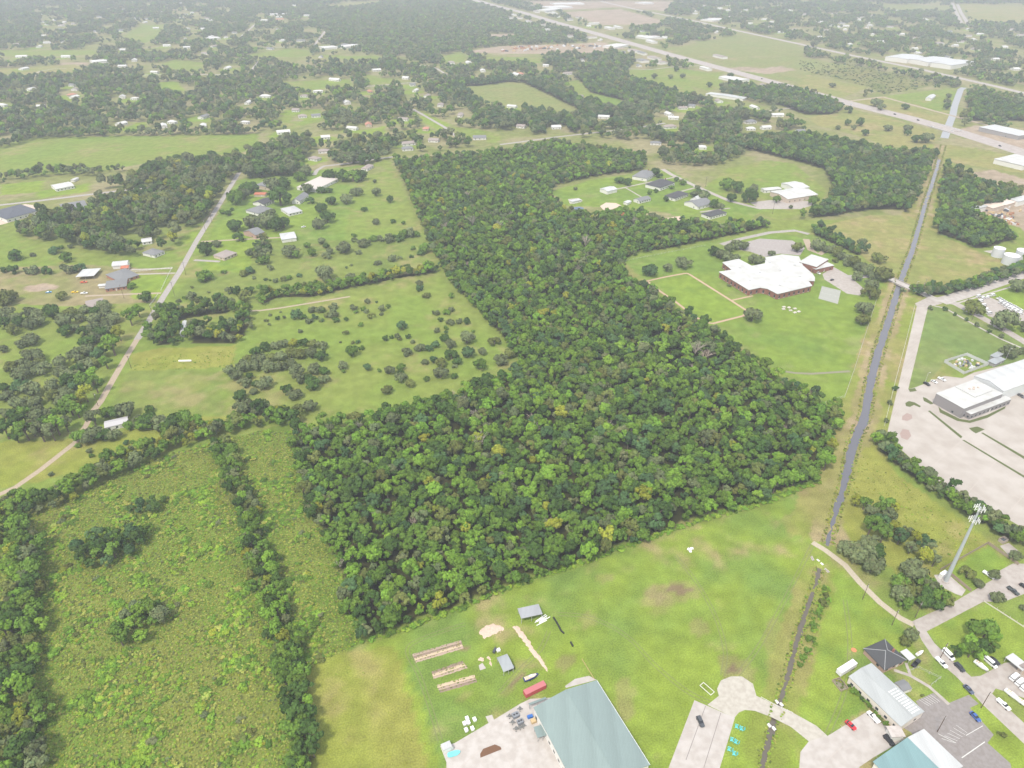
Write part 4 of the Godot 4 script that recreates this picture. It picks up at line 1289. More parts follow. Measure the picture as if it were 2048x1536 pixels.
func buildings() -> void:
	var teal := mat("pale_teal_metal", .235, .305, .300, .42, ribs_tex(), 9.0)
	var white_roof := mat("white_membrane", .50, .51, .505, .7, blotch, 60.0)
	var white_metal := mat("white_roof_metal", .56, .57, .58, .4, ribs_tex(), 9.0)
	var grey_metal := mat("grey_roof_metal", .34, .365, .385, .45, ribs_tex(), 9.0)
	var shingle := mat("dark_shingle", .070, .072, .078, .9, grain, 4.0)
	var grey_sh := mat("grey_shingle", .21, .215, .225, .9, grain, 4.0)
	var tan_sh := mat("tan_shingle", .34, .29, .27, .9, grain, 4.0)
	var wall_w := mat("white_wall", .68, .67, .64, .8)
	var wall_t := mat("tan_wall", .52, .43, .35, .85)
	var wall_g := mat("grey_wall", .30, .29, .29, .85)
	var brick := mat("brick", .24, .105, .075, .9)
	# big building with the pale teal roof
	var g := house("metal_building", "big metal building with pale teal ribbed gable roof at bottom centre", "building", GREENBLD, 5.6, 2.6, "gable", teal, wall_w, {"over": .3, "most": 14, "cap": true})
	for k in 14:
		var st := st_new()
		box(st, Vector3(-GREENBLD[2] * .5 + (k + .5) * GREENBLD[2] / 14.0, 5.55, GREENBLD[3] * .5 + .06), Vector3(GREENBLD[2] / 14.0 - .1, .14, .14))
		put("gutter", st, mat("white_metal", .75, .75, .75, .4), g)
	house("porch", "teal lean-to roof on the front of the green-roofed building", "porch", [10.3, -172.7, 7.5, 1.2, 0.39], 3.2, .5, "shed", teal, wall_w, {"open": true})
	house("porch", "small teal porch roof over the side door of the green-roofed building", "porch", [11.2, -160.2, 4.4, 4.9, 0.30], 3.0, .4, "shed", teal, wall_w, {"open": true})
	# bottom right group
	house("metal_building", "metal building with half teal half white roof at bottom right", "building", [150.2, -146, 28, 16.3, 0.47], 5.0, .1, "flat", white_metal, wall_w, {"most": 5, "win": false})
	var half: Array = [150.2, -146, 28, 16.3, 0.47]
	var hb := get_child(get_child_count() - 1)
	for s in [-1.0, 1.0]:
		var st := st_new()
		var hw: float = half[2] * .5
		var hd: float = half[3] * .5
		var e0 := Vector3(s * (hw + .2), 5.32, -hd)
		var e1 := Vector3(s * (hw + .2), 5.32, hd)
		var r0 := Vector3(hw * .28, 7.4, -hd)
		var r1 := Vector3(hw * .28, 7.4, hd)
		if s < 0:
			quad(st, e0, r0, r1, e1)
		else:
			quad(st, e1, r1, r0, e0)
		tri(st, e1, r1, Vector3(r1.x, 5.32, r1.z))
		tri(st, Vector3(r0.x, 5.32, r0.z), r0, e0)
		put("roof_slope", st, mat("teal_metal", .19, .315, .335, .42, ribs_tex(), 9.0) if s < 0 else white_metal, hb)
	var lb: Array = [151.7, -175.5, 13.9, 25, 0.48]
	house("metal_building", "long building with low white gable roof and rows of skylights", "building", [lb[0], lb[1], lb[3], lb[2], lb[4] + PI / 2], 4.2, 1.1, "gable", mat("pale_roof", .42, .44, .45, .5, ribs_tex(), 9.0), mat("cream_wall", .66, .6, .54, .8), {"over": .25, "most": 9, "cap": true})
	var long := get_child(get_child_count() - 1)
	for i in 10:
		for j in 5:
			var st := st_new()
			var hz: float = lb[2] * .5
			var z := -hz * (.16 + .155 * j)
			if to_screen_x(long, Vector3(0, 5, -hz)) < to_screen_x(long, Vector3(0, 5, hz)):
				z = -z
			var x: float = lb[3] * (.02 + .046 * i)
			if to_screen_y(long, Vector3(lb[3] * .5, 5, 0)) < to_screen_y(long, Vector3(-lb[3] * .5, 5, 0)):
				x = -x
			var y := 4.2 + 1.1 * (1.0 - absf(z) / hz) + .05
			box(st, Vector3(x, y, z), Vector3(lb[3] * .025, .07, hz * .075))
			put("skylight", st, mat("skylight_panel", .68, .69, .69, .3), long)
	house("annex", "low flat white annex joining the two metal buildings", "building", [148.8, -159.7, 5.6, 4.6, 0.04], 3.4, .1, "flat", mat("pink_roof", .47, .43, .41, .7, blotch, 12.0), wall_w, {"win": false})
	house("house", "dark hip-roofed house with pale ridge lines on the green lawn", "house", [160.3, -195, 12.6, 11.6, 0.40], 3.0, 2.7, "hip", shingle, mat("pink_brick", .40, .27, .22, .9), {"most": 4, "chimney": true})
	var hn := get_child(get_child_count() - 1)
	var hr: Array = [160.3, -195, 12.6, 11.6, 0.40]
	for sx in [-1.0, 1.0]:
		for sz in [-1.0, 1.0]:
			var st := st_new()
			var rx := maxf(hr[2] - hr[3], 0.02) * .5
			var rz := maxf(hr[3] - hr[2], 0.02) * .5
			tube(st, Vector3(sx * hr[2] * .5, 3.03, sz * hr[3] * .5), Vector3(sx * rx if hr[2] > hr[3] else 0.0, 5.73, sz * rz if hr[3] > hr[2] else 0.0), .13, .13, 6)
			put("hip_cap", st, mat("ridge_grey", .30, .31, .32, .8), hn)
	house("shed", "small grey-roofed shed behind the long white-roofed building", "shed", [161.6, -180.4, 4.9, 4.6, 0.33], 2.4, .8, "gable", grey_sh, wall_w, {"win": false, "over": .2})
	house("carport", "white flat carport beside the dark hip-roofed house", "carport", [170.3, -194.9, 3.8, 4.9, 0.41], 2.6, .1, "flat", white_metal, wall_w, {"open": true})
	house("carport", "white open canopy over benches at the right edge", "carport", [215.2, -191.2, 5, 7.6, 0.44], 3.0, .2, "shed", white_metal, wall_w, {"open": true})
	house("house", "tan-walled house cut by the right edge", "house", [219.1, -188.2, 7.5, 6.5, 0.40], 3.0, 1.5, "gable", tan_sh, wall_t, {"most": 3})
	# sheds on the mown field
	house("pole_barn", "open pole barn with pale grey metal roof near the forest edge", "barn", [8.2, -217.4, 10.1, 6.3, 0.26], 3.4, .5, "shed", mat("pole_barn_roof", .36, .37, .40, .45, ribs_tex(), 9.0), wall_w, {"open": true})
	house("carport", "grey metal carport with a blue tractor under it", "carport", [-2.9, -190.7, 4.9, 7.7, 0.41], 3.0, .7, "barrel", grey_metal, wall_w, {"open": true})
	house("storage_shed", "small white storage shed on the edge of the concrete yard", "shed", [-25.1, -154.7, 3.7, 2.9, 0.45], 2.4, .3, "shed", white_metal, wall_w, {"win": false, "over": .1})
	# right edge office, warehouse and yard
	house("office_building", "flat-roofed grey office with white roof on the right", "building", [302.4, -392.2, 39.4, 20.1, 0.46], 7.5, .1, "flat", white_roof, mat("grey_panel", .24, .225, .23, .8), {"over": .15, "most": 6})
	var of := get_child(get_child_count() - 1)
	var oa: Array = [307.6, -397.3, 17.5, 14.3, 0.44]
	var ob: Array = [302.4, -392.2, 39.4, 20.1, 0.46]
	var q0 := st_new()
	var rel := Vector3(oa[0] - ob[0], 0, oa[1] - ob[1]).rotated(Vector3.UP, -ob[4])
	box(q0, Vector3(rel.x, 8.05, rel.z), Vector3(oa[2], .9, oa[3]), Transform3D())
	var ph := put("raised_roof", q0, white_roof, of)
	for k in 4:
		var st := st_new()
		box(st, Vector3(rel.x + (k - 1.5) * 2.2, 8.85, rel.z + (k % 2) * 1.4 - .7), Vector3(1.3, .7, 1.1))
		put("roof_unit", st, mat("rust_unit", .5, .42, .36, .7), ph)
	house("office_wing", "low front wing of the grey office with a row of windows", "building", [311.5, -384, 40.7, 4.5, 0.45], 4.0, .1, "flat", white_roof, mat("grey_panel", .24, .225, .23, .8), {"over": .12, "most": 10})
	var wr: Array = [353.4, -419, 21.5, 70.6, -1.13]
	house("warehouse", "white-roofed gable warehouse beside the grey office", "warehouse", [wr[0], wr[1], wr[3], wr[2], wr[4] + PI / 2], 8.0, 2.2, "gable", white_metal, mat("pale_panel", .60, .62, .63, .6), {"over": .2, "win": false})
	house("shed", "small grey flat shed by the fenced equipment yard", "shed", [356.2, -451.2, 11, 4.5, 0.57], 3.0, .1, "flat", grey_metal, wall_g, {"win": false})
	house("shed", "low grey canopy between the equipment yard and warehouse", "shed", [352, -444, 13.8, 5.8, 0.55], 2.6, .1, "flat", grey_metal, wall_g, {"win": false})
	# school
	var sp: PackedVector2Array = P([195.7,-617.9,213.2,-626.3,220.9,-609.5,234.6,-615.3,239.2,-629.7,257.8,-637.1,271.9,-632.1,268.2,-610.6,270.4,-591.3,269.6,-583.7,266.9,-576.2,261.2,-576.2,261,-566.1,225.5,-549.3,220.1,-559.8,214.8,-562.3,203.3,-557.3,187.1,-596.2,199.9,-600.6])
	var sc := centre(sp)
	var local := PackedVector2Array()
	for p in sp:
		local.append(p - Vector2(sc[0], sc[1]))
	var school := thing("school", "sprawling brick school with white flat roof right of the forest", "school", Vector3(sc[0], 0, sc[1]))
	var st := st_new()
	var inner: PackedVector2Array = Geometry2D.offset_polygon(local, -.5)[0]
	prism(st, inner, 0, 5.3)
	put("wall", st, brick, school)
	st = st_new()
	prism(st, local, 5.31, 5.75)
	put("roof", st, white_roof, school)
	var gl := mat("window_glass", .035, .045, .055, .12)
	for i in inner.size():
		var a := inner[i]
		var b := inner[(i + 1) % inner.size()]
		var n := int(a.distance_to(b) / 5.0)
		for k in n:
			var p := a.lerp(b, (k + .5) / n)
			var q := st_new()
			box(q, Vector3.ZERO, Vector3(1.5, 2.6, .12), Transform3D(Basis(Vector3.UP, atan2(-(b - a).y, (b - a).x)), Vector3(p.x, 2.2, p.y)))
			var w := put("window", q, gl, school)
			var f := st_new()
			box(f, Vector3.ZERO, Vector3(1.9, .25, .16), Transform3D(Basis(Vector3.UP, atan2(-(b - a).y, (b - a).x)), Vector3(p.x, .8, p.y)))
			put("sill", f, wall_w, w)
	for e in [[208.5,-604.8], [223.5,-593.5], [243.3,-599.1], [260.7,-610.6], [239.5,-616.5], [256.9,-585.8], [209.8,-577.2], [232.9,-566.7]]:
		var q := st_new()
		box(q, Vector3(e[0] - sc[0], 6.1, e[1] - sc[1]), Vector3(1.6, .7, 1.4))
		put("roof_unit", q, mat("unit_grey", .45, .46, .47, .6), school)
	house("school_wing", "taller white-roofed wing at the back of the brick school", "school", [281.7, -620.3, 25.6, 16.9, 0.79], 6.2, .1, "flat", white_roof, brick, {"over": .3, "most": 5})
	house("school_wing", "low white-roofed loading wing of the brick school", "school", [286.2, -613.7, 22.7, 10.4, 0.43], 4.2, .1, "flat", white_roof, brick, {"over": .3, "most": 3})
	# tanks
	var i := 0
	for e in [[469.5,-646.3,5.1], [470.8,-628.6,6.6], [489.4,-640.3,6.2]]:
		var o := thing("storage_tank", ["white round storage tank nearest the woods", "white round storage tank in front, largest of the three", "white round storage tank cut by the right edge"][i], "storage tank", Vector3(e[0], 0, e[1]), 0, "storage tanks")
		var t := st_new()
		tube(t, Vector3.ZERO, Vector3(0, 8.5, 0), e[2], e[2], 28)
		put("shell", t, mat("tank_white", .55, .57, .6, .5), o)
		t = st_new()
		tube(t, Vector3(0, 8.52, 0), Vector3(0, 9.4, 0), e[2] + .1, .3, 28)
		put("roof", t, mat("tank_roof", .7, .71, .72, .5), o)
		t = st_new()
		tube(t, Vector3(e[2] + .25, 0, 0), Vector3(e[2] + .25, 9.2, 0), .12, .12, 6)
		put("ladder", t, mat("galvanised", .5, .5, .5, .5), o)
		i += 1
	var bt := st_new()
	tube(bt, Vector3(-4, 2, 0), Vector3(4, 2, 0), 1.9, 1.9, 16)
	box(bt, Vector3(-2.5, .3, 0), Vector3(.6, .6, 2.6))
	box(bt, Vector3(2.5, .3, 0), Vector3(.6, .6, 2.6))
	simple("blue_tank", "blue horizontal tank at the right edge below the white tanks", "tank", [490.8, -638.1, 0.33], bt, mat("blue_paint", .05, .30, .52, .4))
	# industrial yard
	house("industrial_shed", "long white-roofed open shed at the edge of the industrial yard", "shed", [520.7, -777.6, 29.6, 10.4, 0.49], 5.0, .5, "shed", white_metal, wall_w, {"win": false})
	house("industrial_shed", "tan industrial shed in a row beside the yard", "shed", [543.4, -784.3, 24.5, 13.2, 0.53], 5.0, .4, "gable", mat("tan_metal", .58, .48, .4, .6), wall_t, {"win": false})
	house("industrial_shed", "pinkish industrial shed in a row beside the yard", "shed", [564.5, -795.4, 24.6, 12.3, 0.54], 5.0, .4, "gable", mat("pink_metal", .62, .52, .46, .6), wall_t, {"win": false})
	house("industrial_shed", "white industrial shed cut by the right edge above the yard", "shed", [591.9, -807.5, 41.9, 10.9, 0.51], 6.0, .4, "gable", white_metal, wall_w, {"win": false})
	# shops by the highway, far warehouses
	house("shop_row", "long pale shop row beside the highway bridge", "shop", [766, -1138.2, 39, 64.6, 0.46], 6.0, .1, "flat", white_metal, wall_g, {"most": 8})
	house("store", "flat white store below the highway at the right edge", "shop", [682.9, -968.2, 50.6, 39.1, 0.53], 6.0, .1, "flat", white_roof, wall_w, {"win": false})
	house("warehouse", "leftmost of three long white warehouses far behind the fields", "warehouse", [958.3, -1887, 83, 56.2, 0.65], 9.0, 1.5, "gable", white_metal, wall_w, {"win": false})
	house("warehouse", "middle one of three long white warehouses far behind the fields", "warehouse", [999.8, -1843.8, 96.3, 62.2, 0.43], 9.0, 1.5, "gable", white_metal, wall_w, {"win": false})
	house("warehouse", "rightmost of three long white warehouses far behind the fields", "warehouse", [1027.3, -1796.5, 99.6, 48.8, 0.57], 9.0, 1.5, "gable", white_metal, wall_w, {"win": false})
	house("barn", "white barn alone in the green field beside the far canal", "barn", [786.3, -1413.7, 42, 10.8, 0.93], 4.0, 2.0, "gable", white_metal, wall_w, {"win": false})
	house("greenhouse_shed", "very long white shed among trees above the forest", "shed", [405.7, -1425.8, 20, 77.2, 0.85], 4.0, 1.0, "gable", white_metal, wall_w, {"win": false})
	# church-like group
	house("hall", "long white-roofed hall of the white building group", "hall", [332.9, -827.8, 45.2, 30.8, 0.40], 5.0, 1.8, "gable", white_roof, wall_t, {"most": 6})
	house("hall", "white-roofed rear hall of the white building group", "hall", [345, -859, 21.6, 26.3, 0.39], 5.0, 1.6, "gable", white_roof, wall_w, {"most": 3})
	house("hall", "narrow white-roofed front wing of the white building group", "hall", [313.2, -849.9, 23.8, 9.3, 0.25], 3.6, .6, "gable", white_roof, wall_w, {"most": 4})
	# houses by the forest on the right
	house("barn", "white metal barn on the lawn beside the forest", "barn", [116.4, -847.5, 17, 13.9, 0.63], 4.0, 1.4, "gable", white_metal, wall_w, {"win": false})
	house("house", "large grey-roofed house at the end of the lawn by the forest", "house", [169, -908, 31.7, 20.4, 1.01], 4.0, 4.5, "hip", grey_sh, wall_w, {"chimney": true})
	house("house", "large dark hip-roofed house in the middle of the lawns", "house", [182.4, -869.9, 32.1, 22.5, 0.80], 4.0, 4.5, "hip", shingle, wall_w, {"chimney": true})
	house("house", "wide low dark-roofed house below the middle lawn house", "house", [194.3, -826.9, 27.8, 15.9, 0.76], 3.4, 3.2, "hip", shingle, wall_w)
	house("house", "grey L-shaped house with white gable by the road bend", "house", [213.6, -797.2, 25, 21.4, 0.62], 3.6, 3.4, "gable", grey_sh, wall_w, {"most": 4})
	house("house", "white gabled house wing beside the grey house", "house", [214.3, -809.2, 12.1, 11.4, 0.87], 4.0, 3.8, "gable", white_metal, wall_w, {"most": 2})
	house("house", "small grey cottage above the pine clump", "house", [151.6, -812.6, 19.2, 10.7, 0.62], 3.0, 2.0, "gable", grey_sh, wall_w)
	house("house", "dark-roofed house half hidden by trees near the road end", "house", [223, -761.8, 27, 13.6, 0.59], 3.4, 2.6, "hip", shingle, wall_w)
	house("shed", "small white shed beside the riding ring", "shed", [133.2, -803.4, 9.5, 6.1, 0.86], 2.6, .6, "gable", white_metal, wall_w, {"win": false})
	house("shed", "pale metal shed on a slab near the small pond", "shed", [73.6, -808.5, 13.7, 6.8, 0.56], 2.4, .5, "shed", white_metal, wall_w, {"win": false})
	# left: ranch and neighbours
	house("house", "grey ranch house with a wide L-shaped roof by the road", "house", [-353.2, -595.7, 18.6, 25.1, 0.91], 3.0, 2.2, "hip", grey_sh, mat("red_brick", .34, .16, .11, .9), {"most": 4})
	house("house", "front wing of the grey ranch house", "house", [-349.5, -576.4, 17.4, 18.6, 0.38], 3.0, 2.0, "hip", grey_sh, mat("red_brick", .34, .16, .11, .9), {"most": 4})
	house("shed", "white metal shed roof joined to the grey ranch house", "shed", [-386, -600.1, 15.6, 19, 0.15], 3.0, .6, "shed", white_metal, wall_w, {"open": true})
	house("barn", "round-topped white metal barn behind the ranch house", "barn", [-366.3, -621, 13.7, 10.4, 0.26], 3.0, 2.0, "barrel", white_metal, wall_w, {"win": false})
	house("shed", "small red-brown shed between ranch house and white barn", "shed", [-359.3, -614.6, 7, 7.3, 0.17], 2.6, 1.0, "gable", mat("red_roof", .40, .13, .07, .8), wall_t, {"win": false})
	house("shed", "small white shed in front of the ranch house", "shed", [-361.6, -575.2, 6.2, 4.5, 0.17], 2.4, .5, "gable", white_metal, wall_w, {"win": false})
	house("house", "grey-roofed house half hidden by oaks below the ranch yard", "house", [-349.2, -537.5, 13.3, 16.6, 0.54], 3.0, 1.6, "gable", tan_sh, wall_t)
	house("mobile_home", "grey mobile home among trees beside the sandy track", "mobile home", [-250.9, -366.5, 13.6, 8, 0.46], 3.0, .9, "gable", mat("mobile_roof", .42, .41, .42, .6), wall_w, {"most": 5, "over": .2})
	var mh: Array = [-258.4, -494.4, 22.6, 3.1, 1.85]
	house("mobile_home", "narrow white mobile home between trees above the green strip", "mobile home", mh, 3.0, .6, "gable", white_metal, wall_w, {"most": 5, "over": .2})
	house("house", "tan-roofed house on the bright lawn beside the road", "house", [-276.9, -645, 16.2, 15.7, 1.04], 3.0, 1.8, "hip", tan_sh, wall_t, {"most": 4})
	house("house", "brick house with steep roof beside the road driveway", "house", [-266.6, -702.4, 12.2, 19.7, 1.00], 4.0, 3.2, "gable", grey_sh, mat("pink_brick", .40, .27, .22, .9), {"most": 3})
	house("barn", "white-roofed metal barn behind the brick house", "barn", [-228.7, -692.1, 15.1, 18.9, 0.39], 3.6, .8, "gable", white_metal, wall_w, {"win": false})
	house("house", "grey-roofed house beside the round drive", "house", [-283.1, -775.1, 20.7, 22, 0.98], 3.0, 2.6, "hip", grey_sh, wall_w)
	house("house", "white-walled house with grey roof and open porch", "house", [-246.7, -774, 16.6, 23, 0.67], 3.0, 2.0, "hip", mat("pale_shingle", .40, .40, .41, .9), wall_w)
	house("house", "dark gabled cottage with steep roof", "house", [-247.2, -815, 26.2, 10.8, 1.42], 3.4, 3.2, "gable", grey_sh, wall_w)
	house("house", "sprawling house with pale tan roof and white terrace", "house", [-239.9, -873.2, 49.6, 27.9, 1.19], 3.6, 3.0, "hip", mat("pale_tan_roof", .48, .44, .41, .9), wall_w, {"most": 5})
	house("house", "grey-roofed house under oaks left of the sprawling house", "house", [-300.7, -867, 22.1, 26.3, 1.20], 3.0, 2.2, "gable", grey_sh, wall_t)
	house("shed", "red-roofed shed under the oaks", "shed", [-299, -833.5, 13.6, 9.6, -0.00], 2.8, .8, "gable", mat("red_roof", .40, .13, .07, .8), wall_t, {"win": false})
	house("house", "white-gabled dark-roofed house below the red shed", "house", [-286.6, -803.2, 18.1, 17.2, 1.13], 3.0, 2.2, "gable", shingle, wall_w)
	house("house", "new dark-roofed white house on pale soil at the left edge", "house", [-551.7, -764.9, 34.6, 40.1, 0.99], 4.0, 3.8, "hip", mat("slate_shingle", .10, .11, .135, .9, grain, 4.0), wall_w, {"most": 6})
	house("house", "wide grey-roofed house set behind the left road", "house", [-495.9, -785.2, 25.6, 32.6, 0.59], 3.6, 3.2, "gable", grey_sh, wall_w, {"most": 6, "chimney": true})
	house("house", "long white-roofed house behind the left road", "house", [-550.3, -863.2, 20.9, 22.7, 0.76], 3.4, 1.6, "gable", white_roof, wall_w, {"most": 6})
	house("shed", "small white-roofed shed behind the long white house", "shed", [-551.1, -892.6, 10.8, 5.4, 1.45], 2.6, .8, "gable", white_roof, wall_w, {"win": false})
	house("house", "small white-roofed house under the oaks beside the road", "house", [-368.6, -682, 9.8, 12.3, 0.44], 3.0, 1.0, "gable", white_roof, wall_w)
	house("house", "grey-roofed house with oaks along its side", "house", [-348.3, -650.3, 12.9, 17, 1.11], 3.0, 2.0, "hip", grey_sh, wall_w)

func beside_line(l: PackedVector2Array, off: float) -> PackedVector2Array:
	var fine := PackedVector2Array()
	for i in l.size() - 1:     # a gentle curve through the marks
		for k in 8:
			var p0 := l[maxi(i - 1, 0)]
			var p3 := l[mini(i + 2, l.size() - 1)]
			fine.append(l[i].cubic_interpolate(l[i + 1], p0, p3, k / 8.0))
	fine.append(l[l.size() - 1])
	var r := PackedVector2Array()
	for i in fine.size():
		var d := (fine[mini(i + 1, fine.size() - 1)] - fine[maxi(i - 1, 0)]).normalized()
		r.append(fine[i] + Vector2(-d.y, d.x) * off)
	return r

func ribs_tex() -> Texture2D:
	if ribs == null:
		var im := Image.create(512, 512, false, Image.FORMAT_RGB8)
		var f := FastNoiseLite.new()
		f.seed = 31
		f.frequency = .02
		for x in 512:
			var sheet_tone := .93 + .06 * f.get_noise_1d(floorf(x / 64.0) * 90.0)
			for y in 512:
				var s := sheet_tone + .035 * f.get_noise_2d(x * 1.5, y * .12)
				if x % 32 < 3:
					s *= .88
				im.set_pixel(x, y, Color(s, s, s * .995))
		ribs = ImageTexture.create_from_image(im)
	return ribs

func to_screen_x(o: Node3D, p: Vector3) -> float:
	var w := o.transform * p
	return w.x / (-w.z)

func to_screen_y(o: Node3D, p: Vector3) -> float:
	return (o.transform * p).z

var GREENBLD: Array = turned([29.7, -157, 29, 38.7, 0.43])

func turned(r: Array) -> Array:
	return [r[0], r[1], r[3], r[2], r[4] + PI / 2]

func far_houses() -> void:
	var white_roof := mat("white_roof_far", .52, .52, .51, .7)
	var grey := mat("grey_shingle", .21, .215, .225, .9, grain, 4.0)
	var tan_m := mat("tan_shingle", .34, .29, .27, .9, grain, 4.0)
	var red := mat("red_tile", .42, .19, .13, .8)
	var wall_w := mat("white_wall", .68, .67, .64, .8)
	var wall_t := mat("tan_wall", .52, .43, .35, .85)
	var lists := [
		["white-roofed house", white_roof, wall_w, [[-1199,-3366.5], [-870.7,-2792.6], [-895.2,-2330.8], [-373.1,-1605.6], [-305.6,-1729.8], [-467.1,-1426.4], [-379,-1475.9], [-253.3,-1168.3], [-355.7,-1141.8], [-283.3,-1110.1], [-436.5,-1210.1], [-496.3,-1185.4], [-560.6,-1185.4], [-556.1,-1210.1], [-634.7,-1199.4], [-826.5,-1421.6], [-735.8,-1421.6], [-705.9,-1407.3]]],
		["white-roofed house", white_roof, wall_w, [[-840.8,-1335.6], [-916.6,-1344.2], [-950.6,-1496.7], [-1112.6,-1750.4], [-1223.7,-1933.5], [-1152.3,-2556.1], [-1868.4,-3438.8], [-1450.3,-3514.2], [70.2,-1175.1], [-189.7,-1486.2], [-103.7,-1837.8], [10.9,-1670.4], [-65.7,-1723], [383.4,-2342.7], [430.9,-1327.1], [308.8,-1431.2], [275.3,-1051.1], [377.9,-1164.9]]],
		["pale-roofed house", tan_m, wall_w, [[-393.4,-1431.2], [-377.4,-1302.2], [-354.2,-1254.7], [-191.3,-945.8], [-152.4,-1071.2], [-267.5,-1029], [-116.8,-1091.8], [-144.2,-1837.8], [-87.8,-1266.2], [-161.6,-1431.2], [-180.6,-1232], [-128.9,-1348.6], [302.1,-1322.9], [252.1,-1178.5], [122.1,-1683.2], [-271.1,-989.7], [490.9,-1608.6], [705.3,-2860.4]]],
		["grey-roofed house", grey, wall_w, [[-332.3,-1258.5], [-49.3,-1107], [-150.4,-1042.8], [-644,-2076.2], [211.9,-1074.1], [390.9,-1213.7], [-603.7,-2239.8], [-749.4,-2521.5], [-462.4,-2155.1], [-1233.1,-3005.8], [-1508.4,-2913.4], [-1444.5,-2521.5], [-1615.7,-2743.7], [-1552.6,-3208.5], [287.5,-2011.5], [450.6,-1148.3]]],
		["red-roofed house", red, wall_t, [[-841.4,-1440.9], [-232,-1192.4], [-136.3,-1164.9], [17.5,-1676.8], [-277.4,-1475.9], [-825.4,-2826.1]]],
		["white-roofed house", white_roof, wall_w, [[886.4,-3104], [900.1,-2826.1], [1101.2,-3165.9], [1065.6,-2743.7], [1064.2,-2521.5], [831.1,-2441.8], [1192.6,-2635.6], [914.5,-2330.8], [1180,-2391.3], [1469.3,-2826.1], [810,-2696.3], [845.3,-3252.2], [937.2,-2165.4], [1043.4,-2218], [1423.2,-2391.3], [1337.5,-2115], [1182.7,-1892.5], [1142.6,-1743.5]]],
		["pale-roofed house", tan_m, wall_w, [[1197.3,-2186.2], [1229.5,-2066.7], [1530.1,-2366.8], [1104.9,-3005.8], [1232.9,-3044.4], [1266.7,-2895.5], [846,-2591.7], [904.4,-2521.5], [990.2,-2494.4], [1239.5,-2591.7], [1179.9,-2295.9], [798.2,-2913.4], [1591.5,-2521.5], [1270.2,-2218]]],
	]
	for l in lists:
		for e in l[3]:
			var z: float = e[1]
			var big := 1.0 if z > -1500.0 else 1.25
			var w := rng.randf_range(13.0, 21.0) * big
			var d := rng.randf_range(8.5, 12.0) * big
			var style: String = "hip" if rng.randf() < .4 else "gable"
			house("house", l[0] + " among trees", "house", [e[0], e[1], w, d, rng.randf_range(-.5, .5) + (PI / 2 if rng.randf() < .35 else 0.0)], 3.2, rng.randf_range(1.6, 2.8), style, l[1], l[2], {"most": 3, "group": "houses scattered among the far trees"})
			var yard := PackedVector2Array()
			for k in 10:
				var a := TAU * k / 10.0
				var rr := rng.randf_range(14.0, 27.0)
				yard.append(Vector2(e[0] + cos(a) * rr, e[1] + sin(a) * rr + 8.0))
			cover(12 if rng.randf() < .5 else 15, yard, 1)
	# many more small white houses stand between the far trees
	for k in 210:
		var z := -1150.0 - 2300.0 * pow(rng.randf(), 1.3)
		var hw := (-z * .843 + 142.0) * .70
		var x := rng.randf_range(-hw, hw * .95)
		if bare_at(x, z) or bare_at(x + 15.0, z + 12.0) or bare_at(x - 15.0, z - 12.0) or Geometry2D.is_point_in_polygon(Vector2(x, z), big_wood):
			continue
		var pick := rng.randi() % 5
		house("house", ["white-roofed", "white-roofed", "pale-roofed", "grey-roofed", "white-roofed"][pick] + " house among trees", "house", [x, z, rng.randf_range(12.0, 22.0), rng.randf_range(9.0, 13.0), rng.randf_range(-.5, .5) + (PI / 2 if rng.randf() < .4 else 0.0)], 3.4, rng.randf_range(1.6, 2.8), "gable", [white_roof, white_roof, tan_m, grey, white_roof][pick], wall_w, {"most": 2, "group": "houses scattered among the far trees"})
		var yard := PackedVector2Array()
		for q in 9:
			var an := TAU * q / 9.0
			var rr := rng.randf_range(12.0, 30.0)
			yard.append(Vector2(x + cos(an) * rr, z + sin(an) * rr + 12.0))
		cover([12, 15, 10][rng.randi() % 3], yard, 1)
	var way: PackedVector2Array = P([37.2,-3124.4,149.6,-2759.8,268.9,-2403.8,405.5,-1984.8,487.9,-1750.4,575.5,-1501.9,618.1,-1375.1])
	for k in 46:
		var i := rng.randi() % (way.size() - 1)
		var d := (way[i + 1] - way[i]).normalized()
		var p := way[i].lerp(way[i + 1], rng.randf()) + d.orthogonal() * (1.0 if rng.randf() < .5 else -1.0) * rng.randf_range(42.0, 130.0)
		if bare_at(p.x, p.y):
			continue
		var w := rng.randf_range(18.0, 46.0)
		var pick := rng.randi() % 3
		house("roadside_store", ["white", "pale", "grey"][pick] + "-roofed building along the wide highway", "shop", [p.x, p.y, w, rng.randf_range(12.0, 22.0), atan2(-d.y, d.x) + (PI / 2 if rng.randf() < .4 else 0.0)], 5.0, 1.2, "gable", [white_roof, tan_m, grey][pick], wall_w, {"win": false, "group": "buildings along the highway"})
		cover(10, ribbon(PackedVector2Array([p - d * w, p + d * w]), w * 1.3), 1)
